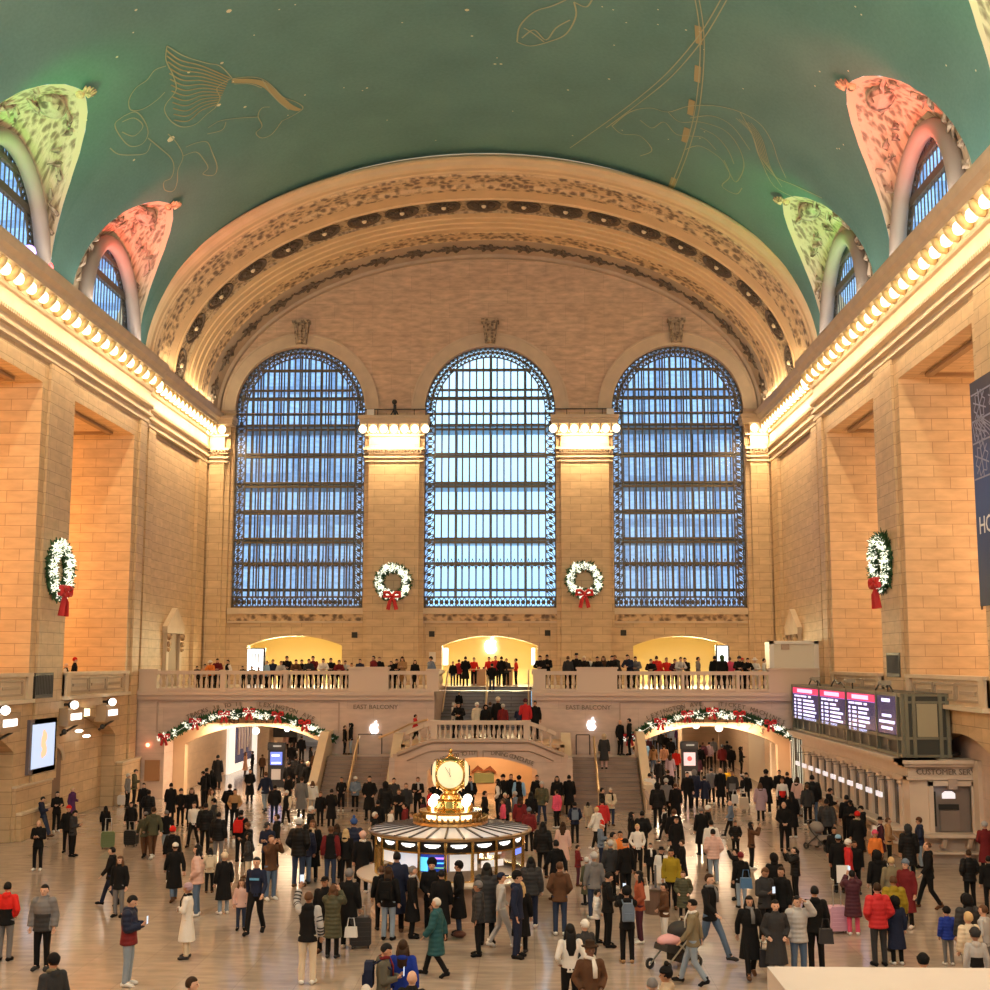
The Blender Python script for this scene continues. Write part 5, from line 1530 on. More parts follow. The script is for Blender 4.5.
panel_at(421, 428, 857, 871, 'screen_rows', mat('booth_screen_cyan', (.1, .5, .9), emis=1.4, ecol=(.1, .5, 1)), 1.92)
panel_at(430, 447, 857, 859, 'screen_rows', mat('booth_screen_pink', (.6, .2, .8), emis=1.2, ecol=(.55, .25, 1)), 1.92)
panel_at(430, 447, 862, 863.5, 'screen_rows', mat('booth_screen_cyan'), 1.92)
panel_at(430, 447, 867, 868, 'screen_rows', mat('booth_screen_green', (.2, .5, .2), emis=.8, ecol=(.3, .8, .3)), 1.92)
panel_at(426, 442, 850.5, 853.5, 'screen_title', mat('sign_white_glow'), 1.92)
panel_at(450, 477, 848, 871, 'notice_paper', mat('notice_lit', (.85, .80, .74), emis=.45, ecol=(1, .95, .88)))
panel_at(488, 501, 845, 857, 'notice_paper', mat('notice_lit'))
panel_at(481, 503, 862, 869, 'notice_paper', mat('notice_lit'))
panel_at(513, 521, 848, 862, 'booth_poster', mat('poster_blue', (.12, .18, .8), emis=1.0, ecol=(.2, .3, 1)))
panel_at(378, 392, 846, 866, 'notice_paper', mat('notice_lit'))
# clock pedestal and drum with lettering
m = MB(); m.lathe([(.84, 2.36), (.84, 2.46), (.80, 2.48), (.80, 2.62), (.86, 2.64), (.86, 2.7), (.6, 2.74), (.5, 2.78), (.42, 2.95), (.3, 3.0), (.27, 3.1), (.20, 3.14), (.22, 3.2), (.26, 3.22), (.2, 3.26), (.24, 3.3), (.34, 3.34)], c0, 32); 
ped_ = m.build('clock_pedestal', GOLD, bt, smooth=False)
m = MB(); m.lathe([(.815, 2.5), (.815, 2.62)], c0, 32, PI*1.5-.85, PI*1.5-.42); m.lathe([(.815, 2.5), (.815, 2.62)], c0, 32, PI*1.5+.42, PI*1.5+.85); m.lathe([(.812, 2.49), (.812, 2.61)], c0, 32, PI*1.5-.36, PI*1.5+.36); m.norecalc = True
m.build('glow_panel', mat('drum_glow', (1, .9, .7), emis=1.6, ecol=(1, .86, .55)), ped_)
text_obj('lettering', 'Information', .13, Matrix.Translation((BX, BY-.83, 2.51)) @ Matrix.Rotation(PI/2, 4, 'X'), mat('letter_dark', (.15, .08, .02)), ped_, .004)
for k in range(8):
    a = 2*PI*k/8+PI/8; m = MB(); p = Vector((BX+.62*math.cos(a), BY+.62*math.sin(a), 2.72))
    m.tube([p, p+Vector((-.1*math.cos(a), -.1*math.sin(a), .14)), p+Vector((-.22*math.cos(a), -.22*math.sin(a), .2))], [.09, .07, .04], 6)
    m.build('acanthus', GOLD, ped_, smooth=True)
for sx, lab in ((-1, 'left'), (1, 'right')):
    for sy in (-1, 1):
        m = MB(); p = Vector((BX+sx*.45, BY+sy*.45, 2.72)); m.tube([p, p+Vector((0, 0, .12))], .03, 6); m.sphere(p+Vector((0, 0, .22)), .125, 12, 8)
        m.build('globe_bulb', mat('booth_globe', (1, 1, 1), emis=5, ecol=(1, .86, .62)), ped_, smooth=True)
# four-faced clock
ck = empty('clock', (BX, BY, 3.3), 'golden ball clock with glowing faces on top of the booth', 'clock')
CZ = 3.66; cc = Vector((BX, BY, CZ))
m = MB(); m.sphere(cc, .40, 24, 16); m.lathe([(.02, .56), (.05, .54), (.07, .5), (.05, .46), (.2, .42), (.33, .36), (.38, .28), (.30, .3), (.02, .36)], (BX, BY, CZ), 24); m.lathe([(.2, -.42), (.3, -.38), (.34, -.3), (.38, -.3), (.3, -.42), (.22, -.46)], (BX, BY, CZ), 24)
m.build('ball_case', GOLD, ck, smooth=True)
m = MB(); m.sphere(cc+Vector((0, 0, .6)), .05, 8, 6, 1, 1, 1.6); m.lathe([(.09, .46), (.1, .49), (.03, .54)], (BX, BY, CZ), 12); m.build('finial', GOLD, ck, smooth=True)
for k in range(4):
    a = -PI/2+k*PI/2+.03; n = Vector((math.cos(a), math.sin(a), 0)); u = Vector((-math.sin(a), math.cos(a), 0)); up = Vector((0, 0, 1))
    m = MB(); rings = []
    for r, d in ((.001, .50), (.18, .495), (.30, .455), (.345, .41), (.36, .36)): rings.append([cc+n*d+u*r*math.cos(2*PI*q/28)+up*r*math.sin(2*PI*q/28) for q in range(28)])
    m.loft(rings, True, False); fc = m.build('opal_face', mat('clock_opal', (.66, .57, .36), emis=.55, ecol=(1, .86, .50)), ck, smooth=True)
    m = MB(); m.tube([cc+n*.36+u*.375*math.cos(2*PI*q/32)+up*.375*math.sin(2*PI*q/32) for q in range(33)], .032, 6); m.build('bezel', GOLD, fc, smooth=True)
    m = MB()
    for q in range(12):
        an = PI*q/6; m.bar(cc+n*(.46)+(u*math.sin(an)+up*math.cos(an))*.25, cc+n*(.445)+(u*math.sin(an)+up*math.cos(an))*.30, .012, .006)
    m.build('hour_mark', mat('clock_marks', (.35, .25, .08)), fc)
    m = MB(); sgn = -1
    for an, l_, w_ in ((-.55, .27, .03), (-.05, .19, .042)):
        m.bar(cc+n*.515-(u*math.sin(an)+up*math.cos(an))*.05, cc+n*.515+(u*math.sin(an)+up*math.cos(an))*l_, w_, .008)
    m.build('clock_hand', BLACK, fc)
# corner ribs of the clock case
m = MB()
for k in range(4):
    a = -PI/4+k*PI/2; n = Vector((math.cos(a), math.sin(a), 0))
    m.tube([cc+n*.42*math.cos(t)+Vector((0, 0, .46*math.sin(t))) for t in [-.9, -.5, 0, .5, .9]], [.03, .06, .05, .06, .03], 6)
m.build('case_rib', GOLD, ck, smooth=True)

# ================================================================= KIOSKS
for px, Y, h, w_, lab, red in ((276.5, 68.5, 2.35, .88, 'black information kiosk with blue screen under the left garlanded arch', 0), (689.5, 68.0, 2.5, .85, 'black information kiosk with dark red screen under the right garlanded arch', 1)):
    x = atY(px, 770, Y)[0]
    k_ = empty('information_kiosk', (x, Y, 0), lab, 'kiosk')
    m = MB(); m.box(x-w_/2, x+w_/2, Y-.12, Y+.12, 0, h); m.box(x-w_/2-.04, x+w_/2+.04, Y-.16, Y+.16, h-.4, h); m.build('cabinet', mat('kiosk_black', (.012, .012, .015), rough=.4), k_)
    m = MB(); m.box(x-w_*.36, x+w_*.36, Y-.15, Y-.12, h*.5, h*.5+.68); m.build('screen', mat('kiosk_screen_%d' % red, ((.1, .15, .6), (.5, .35, .38))[red], emis=.7, ecol=((.12, .2, .9), (.62, .45, .48))[red], rough=.2), k_)
    m = MB()
    if red: m.sphere((x, Y-.15, h*.5+.36), .13, 12, 6, 1, .1, 1)
    else: m.box(x-w_*.28, x+w_*.2, Y-.16, Y-.15, h*.5+.45, h*.5+.55); m.box(x-w_*.28, x+w_*.28, Y-.16, Y-.15, h*.5+.05, h*.5+.15)
    m.build('screen_mark', mat('kiosk_mark_%d' % red, ((.8, .85, 1), (.4, .05, .05))[red], emis=.8, ecol=((.7, .8, 1), (.5, .06, .06))[red]), k_)
    m = MB(); m.box(x-w_*.28, x+w_*.28, Y-.14, Y-.12, .4, .95); m.build('lower_panel', mat('kiosk_panel', (.42, .40, .42), rough=.4), k_)
    m = MB(); m.box(x-w_*.2, x+w_*.3, Y-.17, Y-.16, h-.22, h-.14); m.build('title_strip', mat('kiosk_title', (.3, .35, .4)), k_)

# ================================================================= PEDESTAL BELOW THE CAMERA
x0, y1 = atZ(767, 966.5, 5.1)
m = MB(); m.box(x0, x0+6, y1-2.6, y1, 4.98, 5.1); m.box(x0+.03, x0+6, y1-2.6, y1-.03, 0, 4.98)
struct('trim_90', m, mat('pale_near_marble', (.50, .44, .40), rough=.35, noise=.08, nscale=2))

# ================================================================= LUGGAGE, STROLLERS, STAND
def gpos(px, py): return atZ(px, py, 0)
def suitcase(px, py, h, w_, d, col, lab, face=0, handle=.45):
    x, y = gpos(px, py); root = empty('suitcase', (0, 0, 0), lab, 'suitcase')
    M1 = mat('suitcase_%s' % lab.split()[0], col, rough=.4)
    m = MB(); m.prism([(-w_/2+.05, .07), (w_/2-.05, .07), (w_/2, .12), (w_/2, h-.05), (w_/2-.05, h), (-w_/2+.05, h), (-w_/2, h-.05), (-w_/2, .12)], 'Y', -d/2, d/2)
    for k in range(5): m.box(-w_/2+.03, w_/2-.03, -d/2-.012, d/2+.012, .15+k*(h-.2)/5, .15+k*(h-.2)/5+.04)
    m.build('shell', M1, root, uv=False)
    m = MB(); m.tube([(-.1, 0, h), (-.1, 0, h+handle), (.1, 0, h+handle), (.1, 0, h)], .014, 6); m.build('pull_handle', mat('alloy_handle', (.6, .6, .62), rough=.3, metal=.8), root)
    for a in (-1, 1):
        for b_ in (-1, 1):
            m = MB(); m.sphere((a*(w_/2-.06), b_*(d/2-.05), .04), .04, 8, 6, .5, 1, 1); m.build('wheel', BLACK, root)
    root.location = (x, y, 0); root.rotation_euler = (0, 0, face)
    return root
suitcase(107.5, 849, .62, .48, .26, (.13, .17, .07), 'green wheeled suitcase behind a person in black near the left wall', .3)
suitcase(131, 846.5, .58, .46, .28, (.02, .02, .022), 'black wheeled suitcase standing by a person near the left arch', -.2, .3)
suitcase(360, 948, .72, .5, .3, (.018, .018, .02), 'large black suitcase beside the person in grey beanie left of the booth', .2, .25)
suitcase(838, 933, .66, .46, .28, (.62, .36, .50), 'pink hard-shell suitcase with raised handle on open floor', .15, .5)
suitcase(122, 806, .5, .4, .25, (.75, .72, .7), 'white and black bag case standing at the pillar by the left arch', 0, .1)

def stroller(px, py, rot, lab, fab, frame, blanket=None, sc_=1.):
    x, y = gpos(px, py); root = empty('stroller', (0, 0, 0), lab, 'stroller')
    m = MB()
    for sx in (-1, 1):
        m.tube([(sx*.25, -.5, .12), (sx*.25, .2, .65), (sx*.24, .45, 1.0)], .02, 6); m.tube([(sx*.27, .45, .12), (sx*.25, -.1, .55)], .02, 6)
    m.tube([(-.24, .45, 1.0), (.24, .45, 1.0)], .025, 6); m.tube([(-.27, .45, .12), (.27, .45, .12)], .018, 6)
    m.build('frame', frame, root)
    m = MB(); m.prism([(-.45, .45), (-.1, .32), (.28, .38), (.38, .78), (.25, .82), (.1, .5), (-.4, .58)], 'X', -.2, .2); m.build('seat', fab, root)
    m = MB(); m.sphere((0, .15, .78), .3, 12, 8, .8, 1, .7); m.build('canopy', fab, root, smooth=True)
    m = MB(); m.box(-.2, .2, -.05, .4, .16, .32); m.build('basket', fab, root)
    if blanket:
        m = MB(); m.sphere((0, -.15, .62), .28, 12, 8, .8, 1.2, .45); m.build('blanket', blanket, root, smooth=True)
    for sx in (-1, 1):
        for yy_ in (-.5, .45):
            m = MB(); m.lathe([(.06, -.02), (.12, -.02), (.12, .02), (.06, .02)], (0, 0, 0), 14); me_ = m.build('wheel', BLACK, root, uv=False)
            me_.rotation_euler = (0, PI/2, 0); me_.location = (sx*.27, yy_, .12)
    root.location = (x, y, 0); root.rotation_euler = (0, 0, rot); root.scale = (sc_,)*3
    return root
stroller(675, 968, -.9, 'black stroller with pink blanket pushed by the person in khaki coat', mat('stroller_black', (.02, .02, .022), rough=.7), mat('stroller_frame', (.35, .36, .33), rough=.3, metal=.6), mat('pink_blanket', (.66, .36, .40), rough=.8))
stroller(821, 850, .6, 'small grey stroller pushed towards the ticket windows', mat('stroller_grey', (.26, .22, .20), rough=.8), BLACK)
# standing desk with a post
x, y = gpos(656, 913)
root = empty('queue_stand', (x, y, 0), 'dark round-topped stand with a post beside the person in rust jacket', 'stand')
m = MB(); m.lathe([(.02, .62), (.34, .62), (.34, .66), (.02, .66)], (x, y, 0), 20); m.build('top', mat('stand_top', (.10, .07, .05), rough=.3), root)
m = MB(); m.lathe([(.3, 0), (.3, .62)], (x, y, 0), 20); m.build('drum', mat('stand_drum', (.12, .07, .05), rough=.5), root)
m = MB(); m.tube([(x, y, .66), (x, y, 1.25)], .03, 8); m.build('post', mat('stand_post', (.12, .12, .13), rough=.4), root)
x, y = gpos(459.5, 938)
m = MB(); m.sphere((x, y, .09), .14, 10, 6, 1.2, .8, .6); tag(m.build('floor_bag', mat('brown_leather', (.12, .04, .025), rough=.5), None, smooth=True), 'small brown leather bag on the floor in front of the booth', 'bag')
def handbag(px, py, z, w_, h, col, lab, Yp=None):
    d = ray(px, py); t = (z-H)/d[2]; x, y = CX+d[0]*t, d[1]*t
    root = empty('handbag', (x, y, z), lab, 'bag'); M1 = mat('bag_'+'_'.join(lab.split()[:2]), col, rough=.5)
    m = MB(); m.prism([(x-w_/2, z-h/2), (x+w_/2, z-h/2), (x+w_/2*.85, z+h/2), (x-w_/2*.85, z+h/2)], 'Y', y-.07, y+.07); m.build('pouch', M1, root)
    m = MB(); m.tube([(x-w_*.3, y, z+h/2), (x-w_*.2, y, z+h/2+.2), (x+w_*.2, y, z+h/2+.2), (x+w_*.3, y, z+h/2)], .012, 6); m.build('strap', M1, root)
handbag(746, 883, 1.0, .32, .26, (.06, .16, .34), 'blue leather handbag hanging on the person in black cap')
handbag(735, 799, .85, .3, .36, (.5, .5, .5), 'grey shopping bag held near the yellow vest')
handbag(744, 803, .6, .42, .5, (.52, .44, .34), 'beige paper bag held by the person at the right passage')
handbag(765, 958, .45, .26, .36, (.02, .02, .025), 'black small bag held by the person in buttoned black coat')
handbag(826, 936, .95, .3, .3, (.02, .02, .025), 'black shoulder bag on the person seen from behind by the pale ledge')
handbag(645, 763, .95, .25, .3, (.6, .5, .15), 'yellow small bag in the crowd of the right passage')
handbag(645, 893, .95, .22, .34, (.72, .66, .60), 'cream shoulder bag on the person in rust jacket')
handbag(351, 932, .55, .3, .22, (.7, .7, .7), 'white folded paper bag held by the person in grey beanie')
d = ray(843, 874); t = (1.0-H)/d[2]; m = MB(); x, y = CX+d[0]*t, d[1]*t; m.obox((x, y, 1.0), (.17, 0, 0), (0, .012, .0), (0, .0, .23))
tag(m.build('paper_sheet', mat('white_sheet', (.85, .85, .86), rough=.5)), 'white sheet held by the person in light blue cap', 'paper')

# ================================================================= LIGHTS
def area(name, loc, rot, sx, sy, e, col, spread=PI):
    ld = bpy.data.lights.new(name, 'AREA'); ld.shape = 'RECTANGLE'; ld.size = sx; ld.size_y = sy; ld.energy = e; ld.color = col; ld.spread = spread
    o = bpy.data.objects.new(name, ld); COL.objects.link(o); o.location = loc; o.rotation_euler = rot; return o
def spot(name, loc, tgt, e, col, size, blend=.6, rad=.3):
    ld = bpy.data.lights.new(name, 'SPOT'); ld.energy = e; ld.color = col; ld.spot_size = size; ld.spot_blend = blend; ld.shadow_soft_size = rad
    o = bpy.data.objects.new(name, ld); COL.objects.link(o); o.location = loc
    o.rotation_euler = (Vector(tgt)-Vector(loc)).to_track_quat('-Z', 'Y').to_euler(); return o
def point(name, loc, e, col, rad=.2):
    ld = bpy.data.lights.new(name, 'POINT'); ld.energy = e; ld.color = col; ld.shadow_soft_size = rad
    o = bpy.data.objects.new(name, ld); COL.objects.link(o); o.location = loc; return o
WARM = (1, .70, .38)
for s in (-1, 1):
    for y0, y1 in ((-6, 8), (8, 22), (22, 36), (36, 50), (50, 62)):
        # the cornice lamps, facing down and into the hall
        area('cornice_lamps', (s*(WX-1.15), (y0+y1)/2, 20.5), (0, -s*math.radians(12), 0), .25, y1-y0-.4, LE['cornice'], WARM)
        area('cove_lamps', (s*(WX-.5), (y0+y1)/2, 22.15), (0, PI-s*math.radians(28), 0), .3, y1-y0-.6, LE['cove'], (1, .92, .78))
    area('cornice_lamps', (s*(WX-1.05), 69, 20.5), (0, -s*math.radians(22), 0), .25, 11, LE['cornice']*1.5, WARM)
    area('arch_lamps', (s*(WX-.4), 69, 22.1), (0, PI-s*math.radians(30), 0), .3, 11, LE['archcove'], (1, .76, .44))
    for c in BAYS:
        point('passage_lamp', (s*24, c, 12), LE['passage']*(1.0 if s < 0 else .75), (1, .50, .18) if s < 0 else (1, .62, .34), .5)
for a, b in PILA: area('capital_lamps_light', ((a+b)/2, YE-1.7, 20.5), (math.radians(12), 0, 0), max(1., b-a-.6), .2, LE['cap']*(b-a)/3.5, WARM)
for x in (-11.3, 11.3):
    for y in (67, 78, 92): point('passage_light', (x, y, 4.1), LE['under'], (1, .80, .55), .3)
point('dining_light', (.3, 62, 2.3), LE['dining'], (1, .62, .30), .3)
area('under_arch_light', (-11.3, YB+1.0, 3.6), (0, 0, 0), 5, .6, LE['under']*.8, (1, .72, .45)); area('under_arch_light', (11.3, YB+1.0, 3.7), (0, 0, 0), 5, .6, LE['under']*.8, (1, .72, .45))
# coloured festival spotlights on the lunettes
RC, GC = (1, .13, .09), (.22, 1, .20)
for bi, c in enumerate(BAYS[:3]):
    for s in (-1, 1):
        red = (bi % 2 == 0) if s < 0 else (bi % 2 == 1)
        spot('festival_spot', (s*(WX-2.0), c-3.0, 22.3), (s*15.6, c+.2, 27.0), LE['red' if red else 'green'], RC if red else GC, math.radians(78), .9)
for s, y, z, col in ((-1, 46.2, 22.25, (.45, .3, 1)), (-1, 48.0, 22.2, (1, .1, .1)), (1, 46.0, 22.2, (.1, 1, .3))):
    m = MB(); m.sphere((s*16.75, y, z+.05), .26, 10, 6)
    tag(m.build('festival_lamp', mat('festival_lamp_%d' % int(col[0]*10+col[2]*3), col, emis=2, ecol=col), None, smooth=True), {(-1, 46.2): 'small violet lamp at the sill of the left arched window', (-1, 48.0): 'small red lamp at the sill of the left arched window', (1, 46.0): 'small green lamp at the sill of the red-lit arched window'}[(s, y)], 'lamp')
# added warm fill points for the hall, unseen above and beside the camera
for x in (-9, 9):
    for y in (6, 24): point('hall_fill', (x, y, 19), LE['chand'], (1, .80, .58), .9)
# daylight through the tall windows of the near end
for c in (-11.6, .1, 11.6): area('west_daylight', (c, -7.6, 18), (-PI/2, 0, 0), 7, 14, LE['west'], (.80, .90, 1))
w = bpy.data.worlds.new('dusk_sky'); sc.world = w; w.use_nodes = True; nt = w.node_tree; bg = nt.nodes['Background']
tc = nt.nodes.new('ShaderNodeTexCoord'); sp = nt.nodes.new('ShaderNodeSeparateXYZ'); cr = nt.nodes.new('ShaderNodeValToRGB')
nt.links.new(tc.outputs['Generated'], sp.inputs[0]); nt.links.new(sp.outputs['Z'], cr.inputs['Fac'])
cr.color_ramp.elements[0].position = 0; cr.color_ramp.elements[0].color = (.28, .60, .95, 1)
cr.color_ramp.elements[1].position = .5; cr.color_ramp.elements[1].color = (.75, .92, 1, 1)
nt.links.new(cr.outputs['Color'], bg.inputs['Color']); bg.inputs['Strength'].default_value = LE['sky']
vs = sc.view_settings; vs.view_transform = 'Standard'; vs.look = 'None'; vs.gamma = 1; vs.use_curve_mapping = False; vs.exposure = LE['exp']
sc.display_settings.display_device = 'sRGB'
sc.cycles.use_denoising = True
sc.cycles.max_bounces = 6; sc.cycles.diffuse_bounces = 4; sc.cycles.glossy_bounces = 3; sc.cycles.transparent_max_bounces = 12; sc.cycles.transmission_bounces = 3
sc.cycles.sample_clamp_indirect = 4; sc.cycles.caustics_reflective = False; sc.cycles.caustics_refractive = False
# ================================================================= PEOPLE
COLS = dict(black=(.009, .009, .010), charcoal=(.035, .036, .04), grey=(.16, .16, .17), lightgrey=(.42, .42, .43), white=(.70, .69, .67), cream=(.62, .54, .42),
            navy=(.016, .022, .05), blue=(.04, .09, .28), royal=(.015, .04, .30), skyblue=(.22, .40, .62), denim=(.09, .14, .23), palejeans=(.24, .31, .40), darkjeans=(.03, .045, .09),
            olive=(.07, .072, .045), khaki=(.20, .17, .11), brown=(.10, .05, .028), tan=(.34, .20, .10), beige=(.45, .36, .26), rust=(.32, .085, .045), maroon=(.15, .018, .022),
            red=(.60, .025, .02), scarlet=(.50, .03, .035), pink=(.72, .10, .20), palepink=(.62, .42, .38), lilac=(.38, .28, .34), purple=(.09, .03, .11), plum=(.07, .022, .035), orange=(.75, .22, .05), teal=(.02, .085, .10),
            mustard=(.30, .22, .02), yellow=(.75, .42, .02), peach=(.60, .34, .22), green=(.04, .09, .04), camo=(.10, .095, .075), blond=(.52, .38, .20), darkbrown=(.035, .018, .01), silver=(.55, .53, .50), bluegrey=(.14, .19, .27))
def cmat(c, puffy=False, kind='cloth'):
    nm = '%s_%s%s' % (c, kind, '_quilted' if puffy else '')
    if nm in MATS: return MATS[nm]
    m, nt, b = principled(nm); L = nt.links
    b.inputs['Base Color'].default_value = (*COLS[c], 1); b.inputs['Roughness'].default_value = .5 if puffy else (.55 if kind == 'hair' else .85)
    b.inputs['Specular IOR Level'].default_value = .15
    tc = nt.nodes.new('ShaderNodeTexCoord')
    if puffy:
        w_ = nt.nodes.new('ShaderNodeTexWave'); w_.wave_type = 'BANDS'; w_.bands_direction = 'Z'; w_.inputs['Scale'].default_value = 3.2; w_.inputs['Distortion'].default_value = 1.5
        L.new(tc.outputs['Object'], w_.inputs['Vector']); h_ = w_.outputs['Fac']; st = .35; dist = .02
    else:
        w_ = nt.nodes.new('ShaderNodeTexNoise'); w_.inputs['Scale'].default_value = 9; L.new(tc.outputs['Object'], w_.inputs['Vector']); h_ = w_.outputs['Fac']; st = .5; dist = .03
    bp = nt.nodes.new('ShaderNodeBump'); bp.inputs['Strength'].default_value = st; bp.inputs['Distance'].default_value = dist
    L.new(h_, bp.inputs['Height']); L.new(bp.outputs['Normal'], b.inputs['Normal'])
    MATS[nm] = m; return m
SKINS = [mat('skin_%d' % i, c, rough=.5) for i, c in enumerate([(.56, .33, .23), (.48, .27, .18), (.60, .37, .27), (.36, .19, .115), (.16, .08, .05)])]
EYE = mat('eye_dark', (.02, .015, .012), rough=.3); LIP = mat('lip_tone', (.36, .13, .11), rough=.5)
V = Vector
def skel(pose):
    J = dict(pelvis=V((0, 0, .95)), chest=V((0, 0, 1.27)), neck=V((0, 0, 1.47)), head=V((0, -.012, 1.625)), tilt=0.)
    for s, n in ((-1, 'l'), (1, 'r')):
        J['hip'+n] = V((s*.09, 0, .92)); J['knee'+n] = V((s*.105, -.015, .50)); J['ank'+n] = V((s*.11, .02, .09)); J['toe'+n] = V((s*.135, -.15, .035))
        J['sh'+n] = V((s*.175, 0, 1.40)); J['el'+n] = V((s*.245, .03, 1.13)); J['wr'+n] = V((s*.255, -.04, .89)); J['ha'+n] = V((s*.25, -.06, .80))
    L_ = lambda n, **k: J.update({a+n: V(v) for a, v in k.items()})
    if pose == 'w':
        L_('l', knee=(-.1, -.17, .51), ank=(-.1, -.29, .11), toe=(-.11, -.46, .07), el=(-.25, .1, 1.14), wr=(-.25, .15, .91), ha=(-.25, .16, .82))
        L_('r', knee=(.1, .03, .50), ank=(.1, .27, .15), toe=(.12, .13, .03), el=(.25, -.06, 1.14), wr=(.24, -.22, .95), ha=(.23, -.28, .87))
    if pose == 'W':
        L_('r', knee=(.1, -.22, .52), ank=(.1, -.40, .11), toe=(.11, -.57, .07), el=(.26, .12, 1.16), wr=(.27, .16, .92), ha=(.27, .17, .83))
        L_('l', knee=(-.1, .08, .52), ank=(-.1, .36, .2), toe=(-.11, .24, .05), el=(-.25, -.1, 1.15), wr=(-.22, -.28, 1.0), ha=(-.2, -.35, .94))
    if pose == 'p':
        for s, n in ((-1, 'l'), (1, 'r')): L_(n, el=(s*.22, -.02, 1.14), wr=(s*.085, -.25, 1.17), ha=(s*.035, -.31, 1.22))
        J['tilt'] = .42; J['head'] = V((0, -.045, 1.615))
    if pose == 'k':
        for s, n in ((-1, 'l'), (1, 'r')): L_(n, el=(s*.27, .06, 1.15), wr=(s*.18, -.10, 1.0), ha=(s*.15, -.13, .95))
    if pose == 'x':
        for s, n in ((-1, 'l'), (1, 'r')): L_(n, el=(s*.235, -.06, 1.15), wr=(-s*.03, -.22, 1.15+s*.03), ha=(-s*.13, -.2, 1.18))
    if pose == 'h':     # hands joined low in front
        for s, n in ((-1, 'l'), (1, 'r')): L_(n, el=(s*.25, -.0, 1.14), wr=(s*.08, -.19, 1.0), ha=(s*.01, -.24, .97))
    if pose == 'r':
        for s, n in ((-1, 'l'), (1, 'r')): L_(n, el=(s*.22, -.22, 1.32), wr=(s*.09, -.33, 1.55), ha=(s*.045, -.34, 1.65))
        J['tilt'] = -.22
    if pose == 'o':
        L_('r', el=(.27, -.16, 1.50), wr=(.24, -.27, 1.74), ha=(.2, -.3, 1.84)); J['tilt'] = -.2
    if pose == 'c':
        L_('r', el=(.25, 0, 1.14), wr=(.12, -.24, 1.12), ha=(.05, -.29, 1.14))
    if pose == 'f':     # hand shading the eyes
        L_('r', el=(.30, -.12, 1.42), wr=(.14, -.16, 1.66), ha=(.04, -.14, 1.70))
    if pose == 'l':
        J['chest'] = V((0, -.12, 1.22)); J['neck'] = V((0, -.2, 1.39)); J['head'] = V((0, -.26, 1.53)); J['tilt'] = .25
        for s, n in ((-1, 'l'), (1, 'r')): L_(n, sh=(s*.175, -.17, 1.33), el=(s*.27, -.28, 1.12), wr=(s*.1, -.42, 1.08), ha=(s*.02, -.46, 1.08))
    if pose == 'd':     # leaning back against a wall, legs forward
        J['pelvis'] = V((0, .02, .92)); J['chest'] = V((0, .12, 1.23)); J['neck'] = V((0, .12, 1.42)); J['head'] = V((0, .08, 1.57)); J['tilt'] = .4
        for s, n in ((-1, 'l'), (1, 'r')):
            L_(n, hip=(s*.09, .02, .9), knee=(s*.1, -.13, .49), ank=(s*.1, -.25, .09), toe=(s*.11, -.42, .04), sh=(s*.175, .12, 1.36), el=(s*.22, .06, 1.1), wr=(s*.08, -.15, 1.13), ha=(s*.03, -.21, 1.18))
    return J
def head_mtx(J): return Matrix.Translation(J['head']) @ Matrix.Rotation(J['tilt'], 4, 'X')
TPL = {}
